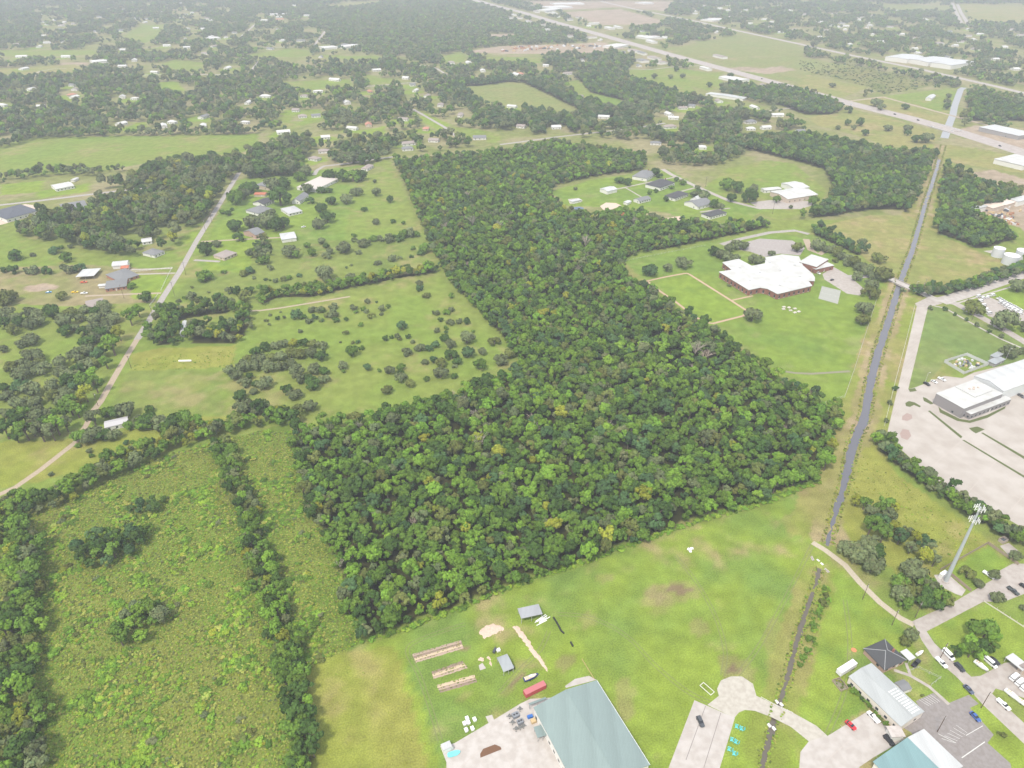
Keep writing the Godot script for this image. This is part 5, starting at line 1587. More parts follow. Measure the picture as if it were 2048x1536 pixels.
	for e in [[[-883.3, -3008.1, 74.9, 40.3, 0.26], "very long white shed far off at the top"], [[-494.8, -2095.9, 39, 39, 0.54], "long white shed at the end of the far lane"], [[-445.4, -2121.4, 54.9, 34, 0.83], "second long white shed beside the far lane"], [[-990.7, -1854.7, 37.8, 34.2, 0.68], "long white shed beside the bare dirt field"], [[-875.6, -2294, 35.7, 35.5, 0.72], "long white shed left of the far slanting road"], [[282.6, -2126.7, 66.8, 41.8, 0.87], "white hall beside the junk yard"], [[713.1, -2812.1, 79.5, 53.6, 0.71], "long white store along the far highway"], [[183.4, -3309.4, 107.4, 86.6, 0.46], "long pale warehouse in the far industrial park"], [[239, -3473.8, 135.2, 75.7, 0.20], "pale warehouse at the very top of the far industrial park"], [[578.6, -3509, 54.9, 64.9, 0.51], "white warehouse at the far end of the industrial park"], [[148.9, -3194.6, 108.8, 54.7, 0.95], "blue-grey warehouse in the far industrial park"], [[469.1, -1612, 57.1, 33.5, -1.04], "white shop row in front of the highway works"], [[396.7, -2311.5, 43.6, 54.5, 0.59], "pale two-part store left of the highway"]]:
		house("long_shed", e[1], "shed", e[0], 4.5, 1.0, "gable", white_roof, wall_w, {"win": false})

func vehicles() -> void:
	var W := Vector3(.74, .75, .76)
	var K := Vector3(.02, .021, .024)
	car("suv", [74.8, -165.6, -1.35], Vector3(.06, .065, .075), "lone dark car on the pale slab parking strip")
	car("sedan", [133.9, -164.1, -1.02], Vector3(.5, .02, .03), "red car on the pale lot")
	car("pickup", [144.2, -167.5, 1.99], W, "white pickup with dark bed beside the shrub row")
	car("suv", [146.2, -157.9, -1.20], K, "black car parked against the long building")
	car("suv", [190.8, -190.3, -1.24], Vector3(.035, .04, .05), "dark car parked on the street by the big tree")
	car("pickup", [184.2, -192.5, -1.23], W, "white pickup on the street beside the worn lawn")
	car("van", [189.2, -196.3, -1.24], W, "long white van on the street under the pole")
	car("sedan", [189, -179.8, -1.23], Vector3(.07, .09, .14), "small blue-grey car at the asphalt lot entrance")
	car("sedan", [185.1, -167.7, -1.26], Vector3(.04, .10, .33), "blue car on the asphalt lot")
	car("pickup", [199.4, -172.9, -1.14], W, "white pickup parked on the grass strip")
	car("van", [211.6, -185.6, 0.50], W, "white van nearest the canopy", "white vehicles in a row at the right edge")
	car("van", [212.5, -183.2, 0.49], W, "white van second in the row at the right edge", "white vehicles in a row at the right edge")
	car("van", [213.1, -180.9, 0.49], W, "white van last in the row at the right edge", "white vehicles in a row at the right edge")
	car("van", [205.1, -192.4, -1.15], W, "white van behind the boats by the tree")
	car("sedan", [207.6, -193.4, -1.13], K, "dark car between the white van and the canopy")
	car("pickup", [173.3, -192.3, 0.67], K, "black pickup under the edge of the white carport")
	car("pickup", [232.4, -241.7, -1.04], W, "white pickup under the small tree by the lot")
	car("pickup", [238.4, -231.8, -1.15], Vector3(.05, .06, .06), "dark pickup beside a grass patch in the lot")
	car("sedan", [245.4, -234.5, -1.06], K, "dark car at the right edge of the lot")
	car("suv", [287.6, -415, -1.13], K, "dark car in the bay nearest the concrete drive")
	car("sedan", [294.3, -418.2, -1.05], W, "white car second in the bay beside the lawn")
	car("pickup", [301.2, -421.2, -1.00], W, "white pickup third in the bay beside the lawn")
	car("suv", [343.9, -399.9, -1.24], Vector3(.12, .12, .13), "grey car by the office wing at the right edge")
	car("sedan", [288.5, -590, 0.59], K, "tiny dark car on the school service yard")
	car("pickup", [281.3, -605, -1.15], W, "white pickup at the school loading wing")
	car("sedan", [-403.1, -563.8, 0.24], Vector3(.08, .30, .55), "blue car in the ranch yard")
	car("pickup", [-380.3, -563.8, 0.16], Vector3(.75, .52, .03), "yellow truck in the ranch yard")
	car("pickup", [-371.2, -561.7, 0.19], W, "white pickup beside the yellow truck")
	car("pickup", [-383.1, -584.6, 0.16], Vector3(.6, .12, .06), "red truck on the worn yard beside the ranch house")
	car("sedan", [-221.6, -726.1, -2.65], W, "white car in front of the white-roofed barn")
	for e in [[[658.2, -1278, -1.18], "dark"], [[676, -1232.1, -1.28], "dark"], [[675.6, -1185.4, -1.17], "white"], [[533.2, -1626.7, -1.19], "dark"], [[714.6, -1063.9, -1.47], "dark"], [[691.9, -1154.9, -1.17], "white"], [[617.2, -1361.8, -1.36], "white"]]:
		car("suv", e[0], K if e[1] == "dark" else W, e[1] + " car driving on the wide highway", "cars on the highway")
	# the trailer lot right of the crossing
	var row := 0
	for l in [[[401.7,-555.2], [402.9,-551.3], [407.9,-553.3], [414.8,-557.2], [397.9,-545.5], [396.2,-537.8], [393.6,-529.4], [392.4,-523]], [[416.6,-551.3], [417,-548.4], [417.5,-545.5], [417.9,-542.6], [418.9,-540.7], [419.3,-537.8], [420.3,-535.9], [420.7,-533.1], [421.1,-530.4], [421.5,-527.6]], [[413.8,-543.5], [414.1,-539.7], [414.4,-535.9], [415.3,-533.1], [416.1,-530.4], [416.8,-526.7], [417,-522.1]]]:
		for e in l:
			car("van" if row != 1 else "pickup", [e[0], e[1], rng.randf_range(.3, .7)], W * rng.randf_range(.75, 1.0), "white vehicle parked in the crowded lot", "white vehicles in the crowded lot")
		row += 1
	make_boat([8, -185.4, 0.42], 6.8, Vector3(.015, .03, .14), Vector3(.62, .52, .42), "dark blue boat with tan seats on the mown field")
	make_boat([200.3, -190.9, -1.04], 6.0, Vector3(.7, .71, .72), Vector3(.75, .75, .74), "white boat on a trailer beside the big tree")
	make_boat([205.5, -177, -1.06], 6.4, Vector3(.7, .71, .73), Vector3(.72, .72, .7), "white boat on the grass at the right edge")
	make_boat([207.9, -173.3, -0.98], 6.0, Vector3(.72, .72, .74), Vector3(.6, .6, .6), "white boat cut by the right edge")
	make_boat([177, -197.1, 0.45], 4.2, Vector3(.74, .74, .75), Vector3(.78, .78, .78), "white boat beside the small white carport")
	var tank := thing("freight_container", "long red ribbed container beside the green-roofed building", "container", Vector3(([9.4, -179.3, 0.49])[0], 0, ([9.4, -179.3, 0.49])[1]), ([9.4, -179.3, 0.49])[2])
	var red := mat("container_red", .46, .07, .08, .55)
	var st := st_new()
	box(st, Vector3(0, 1.4, 0), Vector3(9.6, 2.3, 2.4))
	put("body", st, red, tank)
	for k in 19:
		for s in [-1.0, 1.0]:
			st = st_new()
			box(st, Vector3(-4.5 + k * .5, 1.4, s * 1.22), Vector3(.22, 2.1, .08))
			put("rib", st, red, tank)
	st = st_new()
	box(st, Vector3(0, 2.6, 0), Vector3(9.7, .1, 2.5))
	put("lid", st, mat("container_lid", .42, .13, .14, .55), tank)
	for s in [-1.0, 1.0]:
		for k in [-3.9, 3.9]:
			st = st_new()
			box(st, Vector3(k, .12, s * .9), Vector3(.4, .24, .4))
			put("foot", st, mat("container_foot", .5, .4, .3, .8), tank)
	var tl := thing("cargo_trailer", "long white box trailer beside the white-roofed building", "trailer", Vector3(([141.8, -189, 0.51])[0], 0, ([141.8, -189, 0.51])[1]), ([141.8, -189, 0.51])[2])
	st = st_new()
	box(st, Vector3(0, 2.1, 0), Vector3(9.8, 2.5, 2.5))
	put("body", st, mat("trailer_white", .70, .69, .72, .5), tl)
	st = st_new()
	box(st, Vector3(4.95, 1.5, 0), Vector3(.12, 1.4, 2.0))
	put("rear_door", st, mat("door_paint", .55, .53, .5, .5), tl)
	for s in [-1.0, 1.0]:
		for k in [2.2, 3.3]:
			st = st_new()
			tube(st, Vector3(k, .45, s * .95), Vector3(k, .45, s * 1.25), .45, .45, 12)
			put("wheel", st, mat("tyre", .02, .02, .02, .9), tl)

func small_things() -> void:
	var steel := mat("galvanised", .5, .5, .5, .5)
	var white := mat("white_metal", .75, .75, .75, .4)
	# the tall mast
	var mp: Vector2 = Vector2(209.6, -238.2)
	var mast := thing("communication_mast", "tall grey tapering communication mast with white antennas", "mast", Vector3(mp.x, 0, mp.y))
	var st := st_new()
	for k in 6:
		tube(st, Vector3(0, k * 8.0, 0), Vector3(0, k * 8.0 + 8.0, 0), 1.0 - k * .1, .92 - k * .1, 16)
	put("shaft", st, mat("mast_grey", .40, .43, .46, .5), mast)
	st = st_new()
	tube(st, Vector3.ZERO, Vector3(0, .5, 0), 1.7, 1.6, 16)
	put("base_flange", st, mat("new_concrete", .42, .39, .37, .85), mast)
	for y in [47.0, 40.0]:
		for k in 3:
			var a := TAU * k / 3.0 + .3
			var d := Vector3(cos(a), 0, sin(a))
			var sd := Vector3(-d.z, 0, d.x)
			st = st_new()
			tube(st, Vector3(0, y, 0), d * 1.6 + Vector3(0, y, 0), .12, .1, 6)
			tube(st, d * 1.6 + sd * 1.5 + Vector3(0, y, 0), d * 1.6 - sd * 1.5 + Vector3(0, y, 0), .09, .09, 6)
			tube(st, d * 1.6 + sd * 1.5 + Vector3(0, y + .9, 0), d * 1.6 - sd * 1.5 + Vector3(0, y + .9, 0), .06, .06, 6)
			put("antenna_arm", st, white, mast)
			for j in 3:
				st = st_new()
				box(st, Vector3.ZERO, Vector3(.2, 2.0, .32), Transform3D(Basis(Vector3.UP, -a), d * 1.8 + sd * (-1.3 + j * 1.3) + Vector3(0, y + .3, 0)))
				put("antenna", st, white, mast)
	house("equipment_hut", "small white equipment hut at the foot of the mast", "hut", [209.6, -241.2, 4.4, 1.8, 0.53], 2.6, .1, "flat", white, white, {"win": false, "over": .05})
	# poles
	for e in [[Vector2(165, -227.3), "leaning brown utility pole beside the gravel lane"], [Vector2(172.1, -212.5), "brown utility pole near the street corner"], [Vector2(184.7, -216.8), "pale utility pole at the tree clump corner"], [Vector2(184.9, -194.9), "utility pole on the street beside the white van"], [Vector2(189.9, -171.9), "tall dark utility pole on the grass point"], [Vector2(167, -161.7), "light utility pole in the asphalt lot"], [Vector2(-274, -437), "utility pole beside the straight road, nearest the track"], [Vector2(-298.4, -601.6), "utility pole by the ranch gate"], [Vector2(-291.5, -558.2), "utility pole below the ranch driveway"], [Vector2(-289.7, -512.3), "utility pole at the wooded roadside"], [Vector2(-274.2, -388.8), "utility pole where asphalt turns to sand"], [Vector2(-321.2, -713.4), "utility pole beside the bright lawn driveway"], [Vector2(-323.6, -739.2), "utility pole above the bright lawn driveway"], [Vector2(-332.3, -552.3), "utility pole inside the ranch yard"], [Vector2(371.7, -511.5), "utility pole on the street verge between small trees"], [Vector2(385.3, -491.1), "utility pole on the street verge by the large oak"], [Vector2(352.3, -557.2), "utility pole beside the canal bridge"], [Vector2(357.5, -564.3), "second utility pole beside the canal bridge"], [Vector2(289.9, -768.1), "utility pole near the road bend by the halls"], [Vector2(238.1, -867.2), "utility pole by the road past big houses"], [Vector2(138.8, -210.5), "utility pole on the ditch bank"]].slice(0, 20):
		utility_pole(e[0], 10.5 if (e[0] as Vector2).y > -500 else 13.0, e[1], .6)
	for e in [[Vector2(286.5, -416), "pale light pole beside the car bay"], [Vector2(362.8, -449.5), "pale light pole by the low grey canopy"], [Vector2(352, -567.3), "light pole on the canal bridge"]]:
		utility_pole(e[0], 9.0, e[1], 0.4, true)
	# fences
	var wood := mat("fence_wood", .30, .24, .18, .9)
	fence("wood_fence", "weathered board fence behind the mast lawn", P([210.5,-245.2,244,-263.2]), 1.9, 2.5, wood, wood, [1.0], 1.8)
	fence("wood_fence", "weathered board fence on the right of the mast lawn", P([244,-263.2,251,-248.8]), 1.9, 2.5, wood, wood, [1.0], 1.8)
	fence("wood_fence", "weathered board fence between mast pad and lawn", P([213.8,-243,218.4,-231.8]), 1.9, 2.5, wood, wood, [1.0], 1.8)
	fence("white_fence", "white railing along the canal drive", P([337.7,-536.9,298.8,-471.1,266.3,-416.6,236.8,-366.3]), 1.5, 3.5, steel, white, [.7, 1.45], .07)
	fence("wire_fence", "grey wire fence along the school side of the canal", P([317.8,-561.2,245.4,-434.6,224.6,-399.3,208.3,-391.4]), 1.8, 3.5, steel, steel, [.1, 1.0, 1.75], .06)
	fence("wire_fence", "grey fence along the forest side of the lawn top", P([105.1,-632,149.4,-653.1,192.9,-672.7]), 1.6, 4.0, steel, steel, [.8, 1.55], .06)
	fence("white_fence", "white board fence round the ranch lawn", P([-353.5,-606.1,-317.2,-617.7,-313.9,-599.4,-306.9,-567.3]), 1.3, 3.0, white, white, [.6, 1.2], .16)
	fence("white_fence", "short white fence by the ranch gate", P([-306.1,-559.2,-303.9,-537.8]), 1.3, 3.0, white, white, [.6, 1.2], .16)
	fence("wire_fence", "low wall and fence along the lower lawn edge", P([221.4,-226.1,232.7,-209.4]), 1.4, 2.8, steel, mat("wall_cap", .6, .57, .52, .8), [.35], .7)
	fence("rail_fence", "tan timber rail running to the green-roofed building", P([30.2,-194.4,34.5,-184.9]), 1.0, 2.2, mat("raw_timber", .55, .38, .2, .9), mat("raw_timber", .55, .38, .2, .9), [.5, .9], .2)
	fence("white_fence", "guard rail along the upper edge of the curving lane", P([102.1,-176.3,107.1,-172.8,112.7,-169.5]), .9, 2.0, white, white, [.75], .2)
	fence("wire_fence", "dog-run fence on the worn lawn", P([167.9,-188.5,173.1,-190.2,176.5,-187.5,180,-185.1,174.5,-181.8]), 1.6, 2.5, steel, steel, [.8, 1.55], .06)
	fence("panel_fence", "pale panel wall round the fenced equipment yard", P([315.1,-445.2,336.8,-455.3,344.8,-440.9,320.5,-428.5,315.1,-445.2]), 2.6, 3.0, steel, mat("panel_grey", .52, .53, .53, .6), [1.3], 2.4)
	# equipment in the yard
	for k in 34:
		var u := rng.randf_range(.1, .9)
		var v := rng.randf_range(.1, .9)
		var p: Vector2 = (Vector2(315.8, -444.4)).lerp(Vector2(335.8, -453.8), u).lerp((Vector2(321.8, -430.5)).lerp(Vector2(343.3, -440.9), u), v)
		var b := st_new()
		var sx := rng.randf_range(.8, 2.6)
		box(b, Vector3(0, .6, 0), Vector3(sx, 1.2, rng.randf_range(.8, 1.6)))
		box(b, Vector3(0, 1.25, 0), Vector3(sx * .6, .12, .6))
		var ci: int = [0, 0, 1, 1, 2, 3][rng.randi() % 6]
		simple("equipment_crate", ["white", "dark", "grey", "tan"][ci] + " machine crate inside the fenced equipment yard", "crate", [p.x, p.y, rng.randf_range(0, 3)], b, [mat("crate_white", .6, .61, .62, .6), mat("crate_dark", .08, .09, .11, .6), mat("crate_grey", .3, .31, .33, .6), mat("crate_tan", .48, .36, .2, .7)][ci], "machine crates in the fenced yard")
	# scrap in the industrial yard and the far junk yard
	for k in 46:
		var p: Vector2 = (Vector2(512.5, -768.1)).lerp(Vector2(598.4, -817), rng.randf()).lerp((Vector2(523.6, -748.6)).lerp(Vector2(542.8, -725.3), rng.randf()), rng.randf())
		var b := st_new()
		var sx := rng.randf_range(2.0, 7.0)
		box(b, Vector3(0, .9, 0), Vector3(sx, 1.8, rng.randf_range(1.5, 2.6)))
		box(b, Vector3(sx * .2, 2.0, 0), Vector3(sx * .4, .4, 1.3))
		var ci := rng.randi() % 4
		simple("yard_machine", ["white", "dark", "tan", "rusty"][ci] + " machine standing in the industrial yard", "machine", [p.x, p.y, rng.randf_range(0, 3)], b, [mat("crate_white", .6, .61, .62, .6), mat("crate_dark", .08, .09, .11, .6), mat("crate_tan", .48, .36, .2, .7), mat("crate_rust", .35, .17, .09, .8)][ci], "machines in the industrial yard")
	for k in 60:
		var p: Vector2 = (Vector2(-83.2, -2020.5)).lerp(Vector2(279.4, -2115), rng.randf()).lerp((Vector2(-32.6, -2115)).lerp(Vector2(247.3, -2196.7), rng.randf()), rng.randf())
		var b := st_new()
		var sx := rng.randf_range(4.0, 14.0)
		box(b, Vector3(0, 1.4, 0), Vector3(sx, 2.8, rng.randf_range(3, 6)))
		box(b, Vector3(sx * .15, 3.2, 0), Vector3(sx * .5, .8, 2.4))
		var ci := rng.randi() % 4
		simple("scrap_stack", ["white", "dark", "tan", "rusty"][ci] + " stack of scrap in the far junk yard", "scrap", [p.x, p.y, rng.randf_range(0, 3)], b, [mat("crate_white", .6, .61, .62, .6), mat("crate_dark", .08, .09, .11, .6), mat("crate_tan", .48, .36, .2, .7), mat("crate_rust", .35, .17, .09, .8)][ci], "scrap stacks in the far junk yard")
	# bridges and culverts
	var br: Array = [346.2, -583.9, -1.13]
	var bo := thing("bridge", "short concrete road bridge over the canal with dark box culverts", "bridge", Vector3(br[0], 0, br[1]), br[2])
	st = st_new()
	box(st, Vector3(0, -.15, 0), Vector3(29, .5, 9))
	put("deck", st, mat("new_concrete", .42, .39, .37, .85), bo)
	for s in [-1.0, 1.0]:
		st = st_new()
		box(st, Vector3(0, .6, s * 4.3), Vector3(29, .5, .3))
		put("parapet", st, mat("new_concrete", .42, .39, .37, .85), bo)
		st = st_new()
		box(st, Vector3(0, -1.2, s * 4.4), Vector3(11, 1.5, .3))
		put("culvert_face", st, mat("culvert_dark", .02, .02, .02, .9), bo)
	var hbz: Array = [689.5, -1173.7, -1.28]
	var hb := thing("bridge", "highway bridge over the far canal", "bridge", Vector3(hbz[0], 0, hbz[1]), hbz[2])
	st = st_new()
	box(st, Vector3(0, .3, 0), Vector3(44, .5, 26))
	put("deck", st, mat("highway_concrete", .37, .33, .31, .9), hb)
	for s in [-1.0, 1.0]:
		st = st_new()
		box(st, Vector3(0, 1.0, s * 12.8), Vector3(44, .9, .4))
		put("parapet", st, mat("galvanised", .5, .5, .5, .5), hb)
	for e in [[[150.7, -253, -1.53], "white concrete headwall left of the ditch head"], [[154.9, -245.1, -1.11], "white concrete headwall right of the ditch head"]]:
		st = st_new()
		box(st, Vector3(0, .1, 0), Vector3(2.8, .9, .5))
		box(st, Vector3(0, -.1, .45), Vector3(2.5, .35, .6))
		simple("headwall", e[1], "headwall", e[0], st, mat("new_concrete", .42, .39, .37, .85))
	for e in [[Vector2(153.2, -251.8), "left culvert pipe mouth at the ditch head"], [Vector2(154.3, -249.5), "right culvert pipe mouth at the ditch head"], [Vector2(108.3, -174.6), "left culvert pipe mouth on the upper side of the lane"], [Vector2(109.8, -173.4), "right culvert pipe mouth on the upper side of the lane"], [Vector2(102.1, -164.4), "left culvert pipe mouth below the lane"], [Vector2(103.5, -163.1), "right culvert pipe mouth below the lane"]]:
		var o := thing("culvert_pipe", e[1], "culvert pipe", Vector3(e[0].x, -.35, e[0].y), -1.05, "culvert pipes of the small ditch")
		st = st_new()
		tube(st, Vector3(-.9, 0, 0), Vector3(.7, 0, 0), .62, .6, 14)
		put("pipe", st, mat("pipe_white", .62, .61, .6, .6), o)
		st = st_new()
		tube(st, Vector3(-.92, 0, 0), Vector3(-.94, 0, 0), .5, .5, 14)
		tube(st, Vector3(.72, 0, 0), Vector3(.74, 0, 0), .5, .5, 14)
		put("dark_mouth", st, mat("culvert_dark", .02, .02, .02, .9), o)
	# garden beds of mulch rows
	var bi := 0
	for b in [[[[-43.5,-197.1], [-22.6,-204.3], [-21.3,-200.4], [-41.3,-193.1]], 4], [[[-34.2,-188.5], [-21.5,-193.9], [-18.8,-190.4], [-33,-185.1]], 3], [[[-31.5,-182.1], [-15.9,-187], [-14.7,-183.8], [-29.7,-178.6]], 3]]:
		var q: Array = b[0]
		var o := thing("garden_bed", ["longest garden bed of brown mulch rows, nearest the forest", "middle garden bed of brown mulch rows", "lowest garden bed of pale straw rows"][bi], "garden bed", Vector3(q[0][0], 0, q[0][1]), 0, "garden beds on the mown field")
		for k in b[1]:
			var f: float = (k + .5) / b[1]
			var a := Vector2(q[0][0], q[0][1]).lerp(Vector2(q[3][0], q[3][1]), f) - Vector2(q[0][0], q[0][1])
			var c := Vector2(q[1][0], q[1][1]).lerp(Vector2(q[2][0], q[2][1]), f) - Vector2(q[0][0], q[0][1])
			st = st_new()
			var n := 40
			var wd := .72
			for i in n:
				var p := a.lerp(c, float(i) / n)
				var p2 := a.lerp(c, float(i + 1) / n)
				var s := (c - a).orthogonal().normalized() * wd
				var h0 := .22 + .2 * absf(n_fine.get_noise_2d(i * 9.0, k * 40.0 + bi * 100.0))
				var h1 := .22 + .2 * absf(n_fine.get_noise_2d((i + 1) * 9.0, k * 40.0 + bi * 100.0))
				var e0 := s * (1.0 + .6 * n_fine.get_noise_2d(i * 13.0, 7.0 + k))
				var e1 := s * (1.0 + .6 * n_fine.get_noise_2d((i + 1) * 13.0, 7.0 + k))
				quad(st, Vector3(p.x, h0, p.y), Vector3(p2.x, h1, p2.y), Vector3(p2.x + e1.x, 0, p2.y + e1.y), Vector3(p.x + e0.x, 0, p.y + e0.y))
				quad(st, Vector3(p.x - e0.x, 0, p.y - e0.y), Vector3(p2.x - e1.x, 0, p2.y - e1.y), Vector3(p2.x, h1, p2.y), Vector3(p.x, h0, p.y))
			put("mulch_row", st, [mat("mulch_pink", .42, .32, .25, .95, grain, 2.0), mat("mulch_dark", .28, .21, .16, .95, grain, 2.0), mat("mulch_straw", .58, .46, .32, .95, grain, 2.0)][(k + bi) % 3], o)
			# sprouts along the row
			var leafs: Array = []
			for i in 16:
				var p := a.lerp(c, rng.randf())
				var m := MeshInstance3D.new()
				m.name = "seedling"
				m.mesh = bush_meshes[i % 6]
				m.material_override = leaf_mat([6, 3, 1][i % 3], 2)
				m.position = Vector3(p.x, .2, p.y)
				m.scale = Vector3.ONE * rng.randf_range(.16, .3)
				o.add_child(m, true)
		keep_bare(PackedVector2Array([Vector2(q[0][0], q[0][1]), Vector2(q[1][0], q[1][1]), Vector2(q[2][0], q[2][1]), Vector2(q[3][0], q[3][1])]))
		bi += 1
	# turquoise chairs
	var chair := thing("lawn_chair", "turquoise slatted lawn chair", "lawn chair", Vector3.ZERO)
	var tq := mat("turquoise_paint", .10, .52, .55, .5)
	for k in 5:
		st = st_new()
		box(st, Vector3(0, .42 - k * .02, -.3 + k * .15), Vector3(.95, .05, .12))
		put("seat_slat", st, tq, chair)
		st = st_new()
		box(st, Vector3(-.38 + k * .19, .85, -.48 - .0), Vector3(.15, 1.0, .05), Transform3D(Basis(Vector3.RIGHT, -.3), Vector3(0, .0, -.25)))
		put("back_slat", st, tq, chair)
	for s in [-1.0, 1.0]:
		st = st_new()
		box(st, Vector3(s * .58, .65, -.05), Vector3(.2, .05, 1.1))
		put("arm", st, tq, chair)
		for z in [-.45, .42]:
			st = st_new()
			box(st, Vector3(s * .55, .32, z), Vector3(.1, .64, .1))
			put("leg", st, tq, chair)
	chair.scale = Vector3.ONE * 1.25
	var where := [[88.6,-163.6], [90.2,-162.7], [85.3,-158.2], [86.6,-157.3], [83.3,-154.4], [84.7,-152.7]]
	for k in 6:
		var label: String = ["top left", "top right", "middle left", "middle right", "bottom left", "bottom right"][k] + " of six turquoise lawn chairs beside the parking strip"
		if k == 0:
			chair.position = Vector3(where[0][0], 0, where[0][1])
			chair.rotation.y = -1.9
			tag(chair, label, "lawn chair", "turquoise lawn chairs")
		else:
			dup(chair, label, Vector3(where[k][0], 0, where[k][1]), -1.9 + rng.randf_range(-.15, .15), "turquoise lawn chairs")
	# white hive boxes
	var names := ["topmost", "second from top", "rightmost", "leftmost", "lowest left", "lowest right"]
	var hv := [[-17.9,-166.9], [-17.3,-165.2], [-14.9,-166.5], [-18.8,-164.8], [-18,-162.1], [-15.6,-162.7]]
	for k in 6:
		var o := thing("hive_box", names[k] + " white box on the grass above the concrete yard", "box", Vector3(hv[k][0], 0, hv[k][1]), .45, "white boxes on the grass")
		st = st_new()
		box(st, Vector3(0, .55, 0), Vector3(1.2, .9, 1.5))
		put("body", st, white, o)
		st = st_new()
		box(st, Vector3(0, 1.05, 0), Vector3(1.35, .1, 1.65))
		put("lid", st, white, o)
	# pool boat, mulch tree, condensers, tyres
	st = st_new()
	loft(st, [[-2.4, .05, .5, .5], [-1.8, .02, .6, 1.0], [1.0, .02, .6, 1.05], [2.2, .1, .65, .6], [2.6, .3, .66, .1]])
	simple("paddle_boat", "turquoise paddle boat beside the small white shed", "boat", [-22.3, -152.8, 0.30], st, mat("pool_blue", .16, .62, .66, .4))
	for e in [[Vector2(1.4, -168.2), 2.6, "larger"], [Vector2(3.2, -165.4), 2.3, "smaller"]]:
		var o := thing("air_conditioner", e[2] + " rooftop-style cooling unit standing on the concrete yard", "cooling unit", Vector3(e[0].x, 0, e[0].y), .45)
		st = st_new()
		box(st, Vector3(0, .8, 0), Vector3(e[1], 1.5, e[1] * .8))
		put("casing", st, mat("unit_steel", .20, .215, .24, .5), o)
		for s in [-.5, .5]:
			st = st_new()
			tube(st, Vector3(s * e[1] * .45, 1.56, 0), Vector3(s * e[1] * .45, 1.64, 0), .42, .42, 12)
			put("fan", st, mat("fan_black", .04, .04, .045, .5), o)
	var k2 := 0
	for e in [[3.2,-171.2], [-1,-168], [0.2,-165.4], [1.6,-162.7], [3.2,-163.3], [4.5,-164]]:
		var o := thing("patio_table", ["topmost", "leftmost", "left middle", "lowest", "lower right", "rightmost"][k2] + " round dark patio table on the concrete yard", "table", Vector3(e[0], 0, e[1]), 0, "round patio tables in the yard")
		st = st_new()
		tube(st, Vector3(0, .72, 0), Vector3(0, .78, 0), .7, .7, 14)
		put("tabletop", st, mat("patio_dark", .13, .13, .125, .7), o)
		st = st_new()
		tube(st, Vector3(0, 0, 0), Vector3(0, .72, 0), .07, .07, 6)
		put("pedestal", st, mat("patio_dark", .13, .13, .125, .7), o)
		for j in 4:
			st = st_new()
			tube(st, Vector3(cos(j * PI / 2) * 1.0, .42, sin(j * PI / 2) * 1.0), Vector3(cos(j * PI / 2) * 1.0, .47, sin(j * PI / 2) * 1.0), .24, .24, 8)
			tube(st, Vector3(cos(j * PI / 2) * 1.0, 0, sin(j * PI / 2) * 1.0), Vector3(cos(j * PI / 2) * 1.0, .42, sin(j * PI / 2) * 1.0), .04, .04, 5)
			put("stool", st, mat("patio_dark", .13, .13, .125, .7), o)
		k2 += 1
	st = st_new()
	box(st, Vector3(0, .5, 0), Vector3(2.2, 1.0, 1.2))
	box(st, Vector3(-.4, 1.1, 0), Vector3(.9, .3, 1.0))
	simple("tool_cart", "blue tool cart against the green-roofed building", "cart", [7.2, -167.8, 0.34], st, mat("blue_cart", .03, .13, .42, .5))
	st = st_new()
	box(st, Vector3(0, .6, 0), Vector3(2.0, 1.2, 1.8))
	box(st, Vector3(0, 1.25, 0), Vector3(1.5, .12, 1.3))
	simple("wooden_crate", "tan wooden crate beside the blue tool cart", "crate", [8.5, -165.9, 0.40], st, mat("crate_tan", .48, .36, .2, .7))
	# tractor under the carport
	var tr := thing("tractor", "blue tractor under the lower end of the grey carport", "tractor", Vector3(([-0.4, -190, 0.62])[0], 0, ([-0.4, -190, 0.62])[1]), ([-0.4, -190, 0.62])[2])
	st = st_new()
	loft(st, [[-1.0, .6, 1.1, .4], [.2, .6, 1.3, .4], [1.3, .6, 1.15, .35]])
	put("hood", st, mat("tractor_blue", .02, .08, .30, .4), tr)
	for s in [-1.0, 1.0]:
		st = st_new()
		tube(st, Vector3(-.7, .75, s * .6), Vector3(-.7, .75, s * .95), .75, .75, 14)
		put("rear_wheel", st, mat("tyre", .02, .02, .02, .9), tr)
		st = st_new()
		tube(st, Vector3(1.0, .42, s * .55), Vector3(1.0, .42, s * .8), .42, .42, 12)
		put("front_wheel", st, mat("tyre", .02, .02, .02, .9), tr)
	st = st_new()
	box(st, Vector3(-.6, 1.25, 0), Vector3(.5, .5, .5))
	put("seat", st, mat("crate_dark", .08, .09, .11, .6), tr)
	# smoker and pale slab
	var sm := thing("smoker", "dark barbecue smoker above the grey carport", "smoker", Vector3((Vector2(-7.6, -198.4)).x, 0, (Vector2(-7.6, -198.4)).y), 1.2)
	st = st_new()
	tube(st, Vector3(-1.1, 1.1, 0), Vector3(1.1, 1.1, 0), .6, .6, 14)
	put("barrel", st, mat("smoker_dark", .06, .065, .085, .5), sm)
	st = st_new()
	tube(st, Vector3(1.0, 1.4, 0), Vector3(1.0, 2.5, 0), .12, .12, 8)
	put("chimney", st, mat("smoker_dark", .06, .065, .085, .5), sm)
	for s in [-1.0, 1.0]:
		st = st_new()
		box(st, Vector3(s * .8, .3, 0), Vector3(.1, .6, .9))
		put("leg", st, mat("smoker_dark", .06, .065, .085, .5), sm)
	st = st_new()
	box(st, Vector3(0, .45, 0), Vector3(1.6, .9, 1.3))
	box(st, Vector3(0, .95, 0), Vector3(1.75, .1, 1.45))
	simple("cooler_box", "white cooler box beside the smoker", "box", [-6, -198.9, 0.44], st, white)
